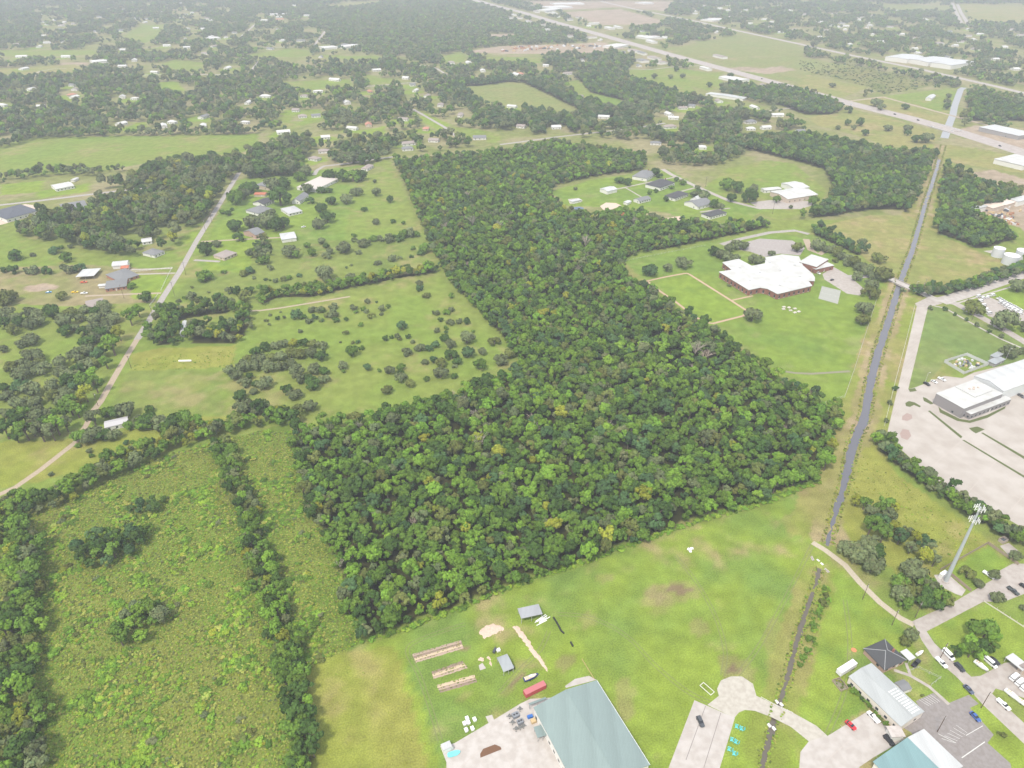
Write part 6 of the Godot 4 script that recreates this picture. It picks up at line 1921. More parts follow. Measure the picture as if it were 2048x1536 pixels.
	# boards by the pole barn, black silt fabric, bar of scrap
	var lum := thing("board_stack", "white boards stacked beside the pole barn", "boards", Vector3(([13.5, -215.3, 0.66])[0], 0, ([13.5, -215.3, 0.66])[1]), ([13.5, -215.3, 0.66])[2])
	for k in 7:
		st = st_new()
		box(st, Vector3(rng.randf_range(-1.2, 1.2), .12 + .1 * (k % 3), -1.2 + k * .42), Vector3(rng.randf_range(3.2, 6.5), .1, .36), Transform3D(Basis(Vector3.UP, rng.randf_range(-.12, .12)), Vector3.ZERO))
		put("board", st, white, lum)
	for e in [[[[19,-216.6], [20.2,-214.1], [21.2,-211.6], [22,-209.4], [23.3,-207.8]], "long black strip of silt fabric lying on the mown field"], [[[25.9,-203.3], [26.2,-202.5], [26.8,-201]], "short black strip of silt fabric lying on the mown field"]]:
		var l := PackedVector2Array()
		for p in e[0]:
			l.append(Vector2(p[0] - e[0][0][0], p[1] - e[0][0][1]))
		st = st_new()
		for i in l.size() - 1:
			tube(st, Vector3(l[i].x, .35, l[i].y), Vector3(l[i + 1].x, .35, l[i + 1].y), .45, .38, 7)
		simple("silt_fabric", e[1], "silt fabric", [e[0][0][0], e[0][0][1]], st, mat("black_fabric", .012, .014, .012, .8))
	for e in [[[90.6, -258.3, -0.55], "white plastic scrap left on the mown field near the forest"]]:
		st = st_new()
		for k in 4:
			box(st, Vector3(-1.2 + k * .9, .25, rng.randf_range(-1, 1)), Vector3(1.2, .4, 1.5), Transform3D(Basis(Vector3.UP, k * .7), Vector3.ZERO))
		simple("plastic_scrap", e[1], "scrap", e[0], st, white)
	# timber frame by the turnaround
	var fr: Array = [80.9, -180.3, 2.3, 5.6, 0.67]
	var fo := thing("goal_frame", "rectangular pale pipe frame lying beside the turnaround", "frame", Vector3(fr[0], 0, fr[1]), fr[4])
	for e in [[0, -1], [0, 1], [-1, 0], [1, 0]]:
		st = st_new()
		box(st, Vector3(e[0] * fr[2] * .5, .35, e[1] * fr[3] * .5), Vector3(fr[2] if e[0] == 0 else .22, .22, fr[3] + .24 if e[0] != 0 else .22))
		put("bar", st, mat("frame_white", .6, .59, .55, .6), fo)
	# picnic tables on the school lawn
	var pn := 0
	for e in [[227.4,-535.3], [225.8,-531.3], [231.3,-534.1], [230.8,-528.8], [235.5,-532.2], [233,-524.9], [236.9,-526.7]]:
		var o := thing("picnic_table", "pale picnic table on the school lawn, " + ordinal(pn) + " of seven", "picnic table", Vector3(e[0], 0, e[1]), rng.randf(), "picnic tables on the school lawn")
		st = st_new()
		box(st, Vector3(0, .75, 0), Vector3(2.6, .1, 1.2))
		put("tabletop", st, mat("picnic_top", .62, .56, .52, .8), o)
		for s in [-1.0, 1.0]:
			st = st_new()
			box(st, Vector3(0, .45, s * 1.0), Vector3(2.6, .08, .45))
			put("bench", st, mat("picnic_top", .62, .56, .52, .8), o)
			st = st_new()
			box(st, Vector3(s * .9, .36, 0), Vector3(.12, .7, 1.7))
			put("leg", st, steel, o)
		pn += 1
	# white pipe on the green strip, roofless pen, dumpster frame
	st = st_new()
	tube(st, Vector3(-4.5, .7, 0), Vector3(4.5, .7, 0), .7, .7, 12)
	simple("white_pipe", "white pipe section lying on the green strip", "pipe", [-238.8, -446.4, 0.04], st, white)
	var gp: Array = [136.8, -182.3, 3.8, 5.2, 0.32]
	var go := thing("garden_pen", "small fenced garden pen behind the white-roofed building", "garden pen", Vector3(gp[0], 0, gp[1]), gp[4])
	for e in [[0, -1], [0, 1], [-1, 0], [1, 0]]:
		st = st_new()
		box(st, Vector3(e[0] * gp[2] * .5, .45, e[1] * gp[3] * .5), Vector3(gp[2] if e[0] == 0 else .14, .9, gp[3] - .2 if e[0] != 0 else .14))
		put("fence_side", st, wood, go)
	st = st_new()
	box(st, Vector3(0, .06, 0), Vector3(gp[2] - .3, .1, gp[3] - .3))
	put("soil", st, mat("grey_soil", .20, .19, .13, .95), go)
	for k in 14:
		var m := MeshInstance3D.new()
		m.name = "plant"
		m.mesh = bush_meshes[k % 3]
		m.material_override = leaf_mat([6, 1, 3][k % 3], 1)
		m.position = Vector3(rng.randf_range(-.4, .4) * gp[2], .1, rng.randf_range(-.42, .42) * gp[3])
		m.scale = Vector3.ONE * rng.randf_range(.3, .6)
		go.add_child(m, true)
	# walled pen beyond the mast lawn
	var wp: Array = [253, -265.1, 4, 2.5, 0.46]
	var wo := thing("dumpster_pen", "small walled dumpster pen beyond the mast lawn", "enclosure", Vector3(wp[0], 0, wp[1]), wp[4])
	for e in [[0, -1], [0, 1], [-1, 0], [1, 0]]:
		st = st_new()
		box(st, Vector3(e[0] * wp[2] * .5, .9, e[1] * wp[3] * .5), Vector3(wp[2] if e[0] == 0 else .2, 1.8, wp[3] - .2 if e[0] != 0 else .2))
		put("wall", st, mat("pen_wall", .36, .31, .27, .9), wo)
	st = st_new()
	box(st, Vector3(0, .6, 0), Vector3(wp[2] * .6, 1.2, wp[3] * .6))
	put("dumpster", st, mat("crate_dark", .08, .09, .11, .6), wo)
	sheet("pavement", P([249.6,-261.8,255.4,-263.9,257.4,-256.9,250.5,-252.2]), mat("concrete", .37, .335, .31, .85, blotch, 17.0), .02)
	# orange dirt spot and a fire ring
	st = st_new()
	tube(st, Vector3(0, 0, 0), Vector3(0, .12, 0), 1.2, 1.1, 14)
	simple("ant_mound", "orange dirt spot on the lawn left of the hip-roofed house", "dirt spot", [(Vector2(149.6, -199.4)).x, (Vector2(149.6, -199.4)).y], st, mat("orange_dirt", .50, .20, .09, .95))

func fields_trees() -> void:
	var dk := [4, 6, 0, 1.6, 8, 1, 6, 1, 1, 2]
	var oak := [4, 7, 0, 1.2, 6, 1, 8, 1]
	# school lawn
	trees("oak", "on the school lawn", "trees on the school lawn", [[125.2,-599.7,7], [143.7,-608.9,4.6], [159.8,-619.6,7.9], [193.4,-511.1,8], [288.6,-522.9,7.4], [279.8,-505.4,6.6]], oak)
	trees("oak", "beside the brick school", "trees round the school", [[195.2,-647.4,5.8], [200.2,-640.3,6.2], [205.8,-634.2,6.2], [211.8,-631.8,6.2], [213.6,-658.5,5.4], [221.9,-664.1,5.9], [228.7,-663.7,5.4], [227.6,-628.7,5.2], [232.7,-625.5,5.6], [250.9,-646.8,3.4], [280.3,-659.3,6.4], [300.9,-663.9,7.4], [306.6,-658.1,4.9]], oak)
	trees("oak", "behind the school drive", "trees behind the school drive", [[312.5,-655.9,5.4], [313.6,-646.2,5.8], [316,-638.7,5.7], [317.9,-629.4,6.1], [319.7,-619.9,6.1], [322,-610.6,6], [323.7,-600.8,6.4], [326.3,-592.8,5.9]], oak)
	trees("oak", "near the canal bridge", "trees near the canal bridge", [[310.2,-589.9,4.9], [333.6,-588.7,7.6], [316.4,-572.9,6.1], [307.1,-553.7,7.3], [347.3,-631.3,7.1], [349.4,-673.9,5]], oak)
	trees("bush", "in front of the school wing", "bushes by the school wing", [[307.6,-631.7,2.8], [313.5,-622.1,2.8], [202.7,-580.7,2.7], [191.8,-576.2,2.2], [341.3,-567.5,3.1]], [4, 3, 6, 2, 1, 1])
	wood(P([310.2,-714.9,326.6,-723.8,334.3,-689.1,346.6,-651.8,336.6,-643,319.9,-678.1]), 6.0, 2.8, 4.4, [8, 3, 0, 3, 1, 3], "behind the school", "hedge trees behind the school", 1.0, 6)
	# right side
	trees("oak", "beside the crowded trailer lot", "large trees near the trailer lot", [[377.8,-523.2,7.8], [386.8,-495.9,10.2], [440.8,-566.7,7.4], [402.6,-492.8,4.7]], [4, 6, 6, 3])
	trees("oak", "behind the equipment yard", "large trees near the trailer lot", [[366.3,-453.8,7.4], [378.9,-457.6,3.3]], [4, 6, 6, 3])
	trees("bush", "beside the street sidewalk", "small street trees along the sidewalk", [[347.4,-531.2,2.5], [358.7,-529.7,2.3], [362.4,-520.8,1.8], [367.1,-511.8,2.2], [370.3,-501.4,2.2], [373.5,-491.1,2.3], [378.4,-483,2.3]], [0, 4, 4, 3])
	trees("bush", "by the white canal railing", "small trees along the canal railing", [[262.8,-409.3,2.4], [251.4,-390.8,2.2], [239.8,-370.5,2.2]], [0, 4, 4, 3])
	band(P([347.7,-559.2,372.2,-563.2,396.1,-571.4,427.1,-587.3,463.7,-607.3,493,-624.7]), 13.0, 4.4, 2.4, 4.0, [8, 4, 4, 3, 1, 3, 2, 1], "beside the wide street", "hedge trees beside the wide street")
	band(P([222.4,-350.5,226.1,-341.5,228.6,-327.1,234.8,-312.7,241.1,-299.9,247.1,-287.8,251.3,-280.8,255.8,-272.5,264.3,-260.7]), 10.5, 4.2, 2.4, 4.0, [1, 4, 2, 2, 4, 3, 8, 2, 0, 2], "beside the concrete yard", "hedge trees beside the concrete yard")
	trees("oak", "beside the gravel lane", "trees between canal and gravel lane", [[167.8,-256,5], [173,-251.5,6.4], [176,-244.9,5.6], [180.2,-260.4,5.1], [183.1,-255.3,5]], [4, 5, 0, 1])
	trees("wood", "between canal and mast", "trees between canal and mast", [[187.6,-291.8,3.3], [190.7,-288.8,3.5], [191.5,-282.2,4], [197.1,-284.9,3.5], [202.7,-288.2,4.3], [205.2,-286.7,3.2], [192.3,-273.3,4.7], [198.5,-276.5,4.5], [185.4,-269.5,4.9], [189.5,-264.1,4.9], [198.3,-269.1,4.4], [183.4,-261.4,3.8], [197.6,-262.9,4.1], [203.5,-266.1,3.6], [205.1,-261.4,3.8], [207.4,-258.6,4.3], [209.3,-255.5,3.8], [203.4,-249,4.4], [208,-247.9,3.7], [200.4,-256.6,3.3]], [1, 4, 0, 3, 4, 3, 3, 2, 8, 2])
	trees("oak", "at the mast foot", "trees at the foot of the mast", [[185,-234.1,5.2], [194.5,-241.4,6], [197.2,-235.6,5.3], [188.2,-229.4,5.4], [191.4,-224.8,5.6], [199.8,-226.3,4.7], [202.6,-224.6,3.7], [181.2,-226.8,4.9], [182.4,-222.8,4.2], [198.5,-230.6,4.5], [196.9,-222.1,3]], [0, 4, 4, 3, 1, 2, 6, 2])
	trees("bush", "on the ditch bank", "bushes on the ditch bank", [[144.5,-224,2.3], [147.9,-228.7,1.9], [140.9,-218.6,1.8], [136.1,-211.5,2], [132.3,-204.6,2.2], [128.5,-198.3,2], [125.7,-194.5,1.9], [123,-191.2,1.3], [142.5,-221.6,1.6], [148.9,-226.1,1.4], [148.9,-233.6,1.4]], [1, 3, 2, 3, 6, 1])
	trees("oak", "beside the gravel lane end", "trees by the street", [[176.2,-204.7,3.5], [172.7,-202.4,2.9]], [6, 3, 4, 2])
	trees("oak", "on the mast lawn", "small trees by the mast lawn", [[221.1,-241.1,3.6], [223.9,-235.4,2.9], [234,-240.4,2.9], [250.6,-252.2,3.2]], [4, 4, 6, 2])
	trees("oak", "beside the access road", "small trees by the mast lawn", [[226.8,-226.2,3.5], [236.8,-221.4,1.8]], [4, 3, 0, 2])
	trees("wood", "on the lower-right lawn", "trees of the lower right lawn", [[205.4,-206.8,4.4], [210,-206.1,4.2], [211.2,-202.7,3.3], [200.7,-199.9,3.7], [204,-198.2,4.3], [195.2,-197.6,3.3], [197.5,-195.7,3], [201,-194.8,2.8], [207.9,-197.8,2.8], [192.2,-196.8,2.4]], [1, 4, 2, 3, 0, 2])
	trees("bush", "along the white building", "shrub row along the white building", [[140.4,-181.4,0.9], [140.7,-179.3,1.4], [141.8,-178.3,1.4], [142.9,-177.2,0.9], [143.4,-175.3,1.2], [144.1,-173.9,1.3], [144.7,-172.6,1.3], [145.4,-171.1,0.8], [146.1,-169.5,1], [146.6,-167.9,1.1], [147,-166.2,1.2], [148,-164.9,1.2]], [0, 4, 1, 4, 6, 1])
	trees("bush", "on the asphalt lot verge", "bushes on the asphalt lot verge", [[190.9,-159.7,1.8], [168.6,-177.3,0.8]], [6, 1])
	trees("bush", "at the concrete yard edge by the bushes", "bushes by the hedge", [[254.3,-295.6,2.2]], [4, 1])
	# left: the pasture between road and forest
	var z := "in the middle pasture"
	var gz := "bushes in the pasture"
	trees("bush", z, gz, [[-82.5,-579.2,3.6], [-81.1,-567.2,3.6], [-73.3,-555.1,3.9], [-52.4,-554.3,2.9], [-122.3,-543.8,2.9], [-114.9,-543.6,1.5], [-103.6,-534,2.6], [-108.1,-527.5,3.7], [-107.3,-521.5,2], [-132.4,-531.1,3.9], [-122.7,-529.2,2.6], [-120.4,-525.7,2.3], [-114,-515.9,3.2], [-128.3,-524.4,2.6], [-148.4,-533,3.9], [-145.9,-517.5,4.7]], dk)
	trees("bush", z, gz, [[-141.7,-509.3,3.3], [-133.9,-511.4,1.9], [-120.9,-502.4,2.5], [-129.6,-487.6,2.8], [-156.6,-526.6,3], [-152.9,-509.9,1.7], [-61.7,-522.2,3.4], [-58.1,-509.9,2.9], [-53.7,-522.8,3], [-50.4,-527.9,2.8], [-49.3,-505.1,3.7], [-42,-506.6,3.3], [-35.6,-505.5,3.5], [-59,-491.9,2.5], [-51.8,-496.5,2.3], [-51.6,-490.6,1.6]], dk)
	trees("oak", z, gz, [[-86.8,-496.6,4.8], [-34.5,-474.4,6.7], [-13.3,-472.1,4.7], [-51.6,-476.4,4], [-46.5,-467,4.3], [-57.6,-468,3.5], [-68.7,-462.3,4.3], [-62.2,-462.2,3.1], [-78,-455.6,4], [-44.5,-450,5.3], [-32.5,-453.6,5], [-22.2,-456.8,3.7], [-118.7,-454.8,4.6]], dk)
	trees("bush", z, gz, [[-97.6,-477.5,3.2], [-92.7,-481.6,2], [-88.6,-481.6,3.2], [-86.3,-479.1,2], [-79.8,-481.5,2.7], [-75.4,-473.8,2.2], [-30.8,-491.1,1.9], [-131.1,-474.6,1], [-121.7,-473.6,1.8], [-117.3,-473.6,2.4], [-112.8,-464.3,2.7], [-41.7,-452.4,2.3], [-39.5,-443.5,3.4], [-41.4,-437.6,2.2]], dk)
	trees("oak", z, gz, [[-50.9,-439.7,4.1], [-57.4,-445,3.4], [-63.3,-442.8,2.8], [-50.3,-424.4,5.5], [-22.6,-435.4,5.2], [-7.8,-442.6,5.3], [-2.2,-452,5], [-121.5,-436.2,4], [-103.4,-434.7,3.4], [-87,-429.7,4.1], [-79.6,-434.8,3.4], [-77.7,-418.2,4.3], [-85,-404.1,3.9], [-70.6,-413.2,3.9]], dk)
	trees("bush", z, gz, [[-94.6,-432.4,1.9], [-120.3,-430.9,1.9], [-78.7,-428.2,2.9], [-40.5,-424,2.9], [-59.9,-420.3,2.5], [-74.9,-424,1.8]], dk)
	# big bush clump in the pasture
	trees("oak", "in the pasture thicket", "thicket in the pasture", [[-189.8,-456.1,4.2], [-184.5,-461.8,4.7], [-178.6,-465.4,4.3], [-173.2,-468.6,4.3], [-165.3,-468.6,4.3], [-157.9,-470.2,4.3], [-150.2,-468.1,4.7], [-142.6,-465.4,4.3], [-190.8,-444.6,4.9], [-182.6,-442.6,5.3], [-176.1,-446.1,4.9], [-169.3,-449,5], [-162.5,-452,5], [-154.8,-452,5]], [4, 4, 3, 2, 0, 3, 6, 3])
	trees("oak", "in the pasture thicket", "thicket in the pasture", [[-147.2,-452,5], [-139.6,-449,5], [-191.4,-432.5,5.2], [-200.1,-429.2,4.4], [-183.6,-435.8,4.8], [-173.6,-432.5,5.2], [-165.3,-434.4,4.8], [-158.8,-437.7,4.5], [-193.4,-422.3,4.4], [-152.4,-427.9,5.5], [-140.6,-430.7,5.5], [-133,-429.2,4.4], [-147.7,-417.8,4.7], [-140.8,-419.1,4.7]], [4, 5, 0, 3, 1, 1])
	trees("oak", "in the pasture thicket", "thicket in the pasture", [[-131.2,-418.2,4.3], [-184.4,-413.7,4.7], [-184.2,-422.6,2.9], [-170.1,-410.7,6.1], [-176.8,-412.8,3.2], [-153,-405,4.2], [-145.8,-398,5.2], [-136.3,-409.4,5], [-175.6,-403.8,2.5], [-181.7,-397.3,4.2], [-173.2,-383.9,5.1], [-162.8,-383.1,4.8], [-132.8,-385.4,3.8], [-167.6,-380.6,3.7]], [4, 5, 0, 3, 1, 1])
	# strip west of pasture, with the mobile home
	wood(P([-285.8,-498,-285.2,-512.3,-289.8,-523.5,-270.5,-531.1,-242.7,-540.9,-237.6,-546.9,-229,-523.5,-243.9,-519.7,-263.2,-512.3,-265.2,-508.7]), 6.0, 2.8, 4.6, [0, 3, 1, 3, 4, 2], "above the mobile home", "trees round the narrow mobile home")
	wood(P([-283.9,-484.3,-279.2,-498,-267.1,-505.1,-258.3,-491.1,-257.1,-467.9,-270.5,-467.9]), 6.5, 3.0, 5.0, [0, 3, 1, 3, 4, 2], "left of the mobile-home", "trees round the narrow mobile home")
	wood(P([-247.3,-471.1,-256.9,-498,-245.1,-508.7,-233.8,-491.1,-225.4,-505.1,-221.3,-523.5,-211,-523.5,-207.3,-508.7,-205.5,-484.3,-210.9,-471.1,-226.7,-471.1]), 6.5, 3.0, 5.2, [1, 4, 0, 3, 3, 1, 4, 1], "right of the mobile-home", "trees round the narrow mobile home")
	trees("bush", "on the lawn below the narrow mobile home", "trees round the narrow mobile home", [[-255,-477.2,3.1]], [1, 1])
	band(P([-214.8,-541.6,-200.6,-559.2,-174.7,-559.2,-147.5,-574.6,-119.1,-590.6,-89,-603.9,-70.6,-613]), 13.0, 4.8, 2.2, 4.2, [1, 5, 3, 2, 0, 3, 2, 2], "in the long pasture hedge", "hedge trees across the pasture")
	# upper pasture
	var zu := "on the upper-left pasture"
	trees("bush", zu, "bushes on the upper pasture", [[-276.2,-588.9,6.5], [-281.9,-573.3,1.8], [-264,-563.1,1.5], [-272.3,-549.5,4.9], [-266.9,-544.8,2.6], [-282.8,-544.8,2.6], [-266.6,-549.9,2.7], [-279.4,-550.6,2.2], [-251.4,-553.9,4], [-245.7,-562.5,4.5], [-237.9,-561.1,5.4], [-227.1,-547.7,6.6], [-227.4,-561.8,5], [-219,-566.8,4.5]], dk)
	trees("bush", zu, "bushes on the upper pasture", [[-233.8,-593,2.1], [-222.1,-589.9,1.9], [-217.5,-588.5,1.4], [-211.7,-585,2.8], [-206.1,-588.7,3.3], [-201.3,-591.8,2.8], [-193.4,-597.5,2.8], [-202.3,-574.1,2], [-190.7,-579.1,2.3], [-184.7,-579.5,2.8], [-174.8,-580.6,2.8], [-244.9,-600.5,3.8], [-239.5,-605.7,2.9]], dk)
	trees("oak", zu, "bushes on the upper pasture", [[-169.4,-592.4,8.4], [-164.9,-584.6,4.7], [-157.3,-587.2,3.2], [-145.1,-587.9,5.8], [-164.7,-655.6,8.6], [-214.3,-646.7,8.5], [-208,-642.2,4.5], [-193.3,-647,5.1], [-177.9,-640.8,4.5], [-177,-652.1,4], [-203.9,-668.8,4.1], [-191.5,-678.7,4.7], [-184.6,-668.3,3.5]], dk)
	trees("bush", zu, "bushes on the upper pasture", [[-234.5,-627.8,6.1], [-238.2,-646,5.7], [-241.3,-662,5.2], [-224.7,-613.3,3.3], [-245,-600.8,4.3], [-240.2,-606.1,4.3], [-149,-651.6,3.4], [-148.4,-672.1,6.4], [-159.1,-684.1,3.6], [-163,-698.4,3], [-141.1,-687.1,5.3], [-132.7,-686.2,4.2], [-124.4,-682.8,5.9], [-116.5,-686,5.9], [-110.9,-697.9,6.6]], dk)
	trees("bush", zu, "bushes on the upper pasture", [[-103.7,-697.9,6.6], [-98,-699.3,4.2], [-86.2,-656.8,6.3], [-89.1,-651,4.6], [-98,-663.3,2.9], [-125.2,-627.1,3.3], [-128.3,-625.3,2.8], [-113.9,-633.6,4.5], [-107,-639.5,2.8], [-97.2,-642.4,2.8], [-150.9,-621.7,1.6], [-154.7,-616.2,1.6], [-264.8,-604.9,2.7], [-276.2,-590.4,5.8]], dk)
	trees("oak", zu, "trees on the upper pasture", [[-160.8,-831.7,5.8], [-141.3,-807.1,5.1], [-165.9,-776.8,3.9], [-145.9,-734.5,4.1], [-128.4,-739.4,3.5], [-116.4,-734.3,2.5], [-204.2,-722.7,8], [-199.2,-741.9,7.6], [-213,-772.2,7.8], [-207.2,-799.2,6.7], [-191.3,-804.5,8.1], [-185.3,-833.5,7], [-171.5,-883.5,2.9]], [4, 3, 0, 3, 1, 2])
	trees("bush", "in the scrubby pasture patch", "bushes in the pasture", [[-164.3,-527.2,3.9], [-157.9,-525.3,3.9], [-175.1,-516,5.1], [-169.9,-514.8,3.4], [-162.9,-506.9,3.8], [-160.6,-514.8,3.4], [-150.4,-518.5,3.4], [-153.6,-509.3,2.1], [-198.2,-520,1.7], [-198,-509.3,2.1], [-193.2,-502.7,1.7], [-189.8,-512.9,2.1], [-185,-515.4,1.7], [-190.8,-525.4,1.3], [-165.7,-491.1,2.4]], dk)
	# left woodland of round oaks
	var zl := "in the roadside oak pasture"
	var gl := "round trees left of the road"
	trees("oak", zl, gl, [[-425.2,-545.7,6.5], [-425.8,-538.1,4.6], [-409.2,-514.5,6.7], [-399.1,-509.4,6.2], [-401.7,-498.7,5.7], [-388.7,-488.4,5.2], [-389.7,-500.6,5.7], [-393,-518.5,5.4], [-384.7,-515.2,6.3], [-373.6,-516.5,6.7], [-376.9,-504.3,5.7], [-379.7,-496.9,5.7], [-365.6,-471.5,7.1], [-370.5,-467.2,4.6]], oak)
	trees("oak", zl, gl, [[-360.8,-520.4,5.4], [-355.2,-501.2,6.6], [-346.6,-487.2,6], [-343.3,-493.2,4.3], [-346.9,-510,5.1], [-352,-526.1,5], [-340.1,-532.9,6], [-339,-518.5,5.4], [-332.8,-504.3,5.7], [-331.4,-517.8,5.8], [-320.1,-507.5,6.2], [-320.4,-496.9,5.7], [-332.7,-486.6,5.1], [-327.3,-489.6,5.6]], oak)
	trees("oak", zl, gl, [[-318.2,-483.6,6], [-313.5,-487.8,5.6], [-321.1,-469.2,6.3], [-318.6,-475.4,5.5], [-316.8,-447.9,6.1], [-314.3,-455.3,5.3], [-303.4,-451.6,5.7], [-308,-472.5,5], [-347.1,-447.4,6.4], [-354.8,-449.9,4.5], [-342.2,-442.1,4.4], [-325.7,-439.8,5], [-332.4,-429.4,5.9], [-342.7,-432.4,5.9]], oak)
	trees("oak", zl, gl, [[-343,-421.2,6.6], [-356.4,-431.4,5.5], [-350.8,-436.4,5.1], [-318.2,-425.9,5.1], [-310.5,-423.5,5.8], [-307.7,-429.9,5.5], [-304.1,-435.5,5.9], [-300.4,-438.5,4.8], [-307.5,-414.9,5.7], [-314.7,-408.3,5.3], [-334.4,-406.1,6], [-323.8,-401.1,6.7], [-338.7,-396.5,4.8], [-324.6,-386.6,5.4]], oak)
	trees("oak", zl, gl, [[-315.1,-389.1,5.5], [-306.6,-394.8,5.2], [-297.6,-389.1,5.5], [-298.7,-397.9,4.8], [-307.5,-378.9,4.3], [-316.8,-380.1,4.3], [-299.9,-378,3.9], [-327.1,-374.8,4.6], [-318.2,-373.9,4.3], [-379.3,-460.7,3.7], [-304.5,-402.8,4.1], [-300.6,-409.6,4.2], [-347.1,-407.8,4.5], [-293,-389,3.3]], oak)
	trees("wood", "beside the straight road", "bright trees along the road", [[-303.6,-517.8,5.8], [-302.9,-502.5,5.7], [-300.3,-477.7,5.1], [-294.2,-455.4,7.7], [-290.6,-436.4,5.1], [-309.6,-545.8,5.1], [-289.7,-414.5,6.1], [-291.1,-406.5,5.6], [-282,-404.6,4.9], [-284.5,-387.8,5.5], [-285.2,-378.2,6.1], [-279.5,-375.2,5.3], [-286.8,-372.8,5.3], [-283.4,-393.9,4.8]], [3, 3, 2, 4, 1, 3])
	trees("wood", "in the left tree belt", "bright trees along the road", [[-307.5,-366,5.9], [-311.7,-361.3,5.9], [-296.9,-359.8,6.2], [-290.3,-359,5.9], [-282.2,-356.7,5.8], [-311.4,-352.4,5.5], [-298.2,-351,5.8], [-288,-349.9,5.8], [-281.8,-350.5,5.1], [-303.5,-349,4.4], [-264.9,-367.1,4.9], [-279,-360.4,4.5], [-296.9,-355.4,4.8]], [2, 3, 1, 3, 0, 3, 4, 2])
	trees("oak", "round the grey mobile home", "trees round the grey mobile home", [[-261.9,-376.9,5], [-255.4,-376.9,5], [-248.8,-376.9,6.1], [-241.7,-363.4,3.8], [-235.4,-365.6,5.2], [-229.9,-366,5.9], [-223.5,-365.1,4.5], [-257.9,-351.1,6.8], [-265.2,-350.2,5.4], [-251.1,-351.7,5.1], [-245.9,-352,4.8], [-236.6,-381.9,3.2]], [0, 4, 4, 4, 1, 2])
	trees("oak", "round the grey mobile home", "trees round the grey mobile home", [[-231.7,-363.7,6.4], [-222.1,-363.7,6.4], [-213.9,-365,7], [-207.7,-368,6], [-236.2,-381.3,3.3], [-217.3,-361.7,4.8], [-182.7,-397.1,4.6], [-175.6,-403.2,2.9], [-132.6,-384.4,5], [-173.7,-380.6,6.7], [-164,-381.2,6.1]], [0, 4, 4, 4, 1, 2])
	trees("bush", "below the tree belt", "bushes of the lower left field", [[-254.9,-338.6,2.3], [-251.1,-334.8,1.7], [-240.7,-327.3,3], [-265.8,-317.3,1.7], [-236.9,-347.7,2.1], [-232.3,-348,1.8], [-225.1,-345.9,2.7], [-221,-348.8,2.1], [-230.7,-340.4,2.7], [-241,-335,2.7], [-234.9,-333.6,3.1], [-276.8,-300.2,3.5], [-257.8,-307.6,1.5], [-264.6,-344.4,2]], dk)
	trees("bush", "above the ranch", "bushes above the ranch", [[-473.6,-637,7.2], [-463.1,-646.2,2.9], [-447.3,-653.5,5.9], [-424.5,-633.3,7.2], [-446,-664.3,3], [-437.4,-666.9,3], [-458.3,-604.3,6], [-439.1,-605,6.9], [-426.9,-604.3,6], [-409,-604.2,7.4], [-399.3,-609.7,5.6], [-467.2,-607.5,4.2]], dk)
	trees("oak", "beside the ranch yard", "trees near the ranch", [[-425.8,-542.7,9.2], [-383.8,-549.8,4.7], [-334.6,-572.6,4.4], [-309.9,-545,5.9]], dk)
	trees("oak", "beside the bright lawn house", "trees near the bright lawn", [[-296.8,-650.2,7.7], [-293.6,-669.9,5], [-254.8,-648.5,3.9]], dk)
	band(P([-250.7,-636.8,-250.7,-655.7,-249.4,-672.7,-247.6,-683.6]), 9.0, 5.0, 2.4, 3.8, dk, "in the hedge beside the bright lawn", "hedge by the bright lawn")
	trees("oak", "among the roadside houses", "trees among the houses", [[-290.9,-715.8,8], [-274.7,-723.7,9.3], [-259.9,-723.7,9.3], [-248.1,-716.7,9.2], [-242.1,-725.2,6.8], [-267.2,-764.8,5.8], [-265.1,-798,12.7], [-287.6,-847.7,10.6], [-278.8,-856.8,10.7], [-319.8,-909.9,13.4], [-333.7,-905.4,11.2], [-314.3,-843.1,10.5], [-317,-799.9,10.1]], [4, 3, 0, 4, 1, 2])
	trees("oak", "among the roadside houses", "trees among the houses", [[-315.5,-819.9,8.9], [-304.6,-918.9,12], [-286.4,-917.6,10.5], [-265.2,-916.3,9], [-245.4,-840.8,7.7], [-229.4,-843.5,5.6], [-220,-845.2,4.9], [-230.8,-897.2,10.3], [-213.5,-892.2,10.3], [-199.9,-890.4,11], [-190.4,-894.1,9.6], [-232.8,-804.9,6.1], [-267,-894.1,9.6], [-244.3,-988.4,9.6]], [4, 3, 0, 4, 1, 2])
	trees("oak", "among the roadside houses", "trees among the houses", [[-215.3,-970.9,9.5], [-199.1,-969.4,11], [-185.9,-983.3,7.2], [-340.5,-978.1,11.1], [-316.6,-972.3,11.1], [-300,-981.7,12], [-288.5,-978.9,8.8], [-340.2,-945,8.5], [-322.1,-769,3.9], [-313.7,-763.7,4.5], [-276.6,-686,5.9], [-294.6,-672.4,4.7], [-315.5,-779.7,2.6]], [4, 3, 0, 4, 1, 2])
	trees("oak", "in the tan highway field", "single trees below the highway", [[583.5,-1291.4,7.6], [543.7,-1197.7,5.7], [561.2,-1191.8,7.4], [516.5,-1166.2,4.8], [541.1,-1166.2,4.8], [543.7,-1128.5,6.4], [592.7,-1159.4,6.9], [620.5,-1154.6,7.2], [609.1,-1129.3,5.1], [603.4,-1086.1,8.9], [616.4,-1086.1,8.9], [653.1,-1344.4,10.8], [650.3,-1314.7,8.7]], [0, 3, 4, 3])
	trees("oak", "beside the far canal", "single trees below the highway", [[695.8,-1321.4,8.1], [825.7,-1423.7,6.2], [789.2,-1359.5,6.9], [767.6,-1319.7,7.3], [646.4,-1531,7.7], [822.7,-2128.6,11.9], [913.9,-1713.3,6.1]], [0, 3, 4, 3])
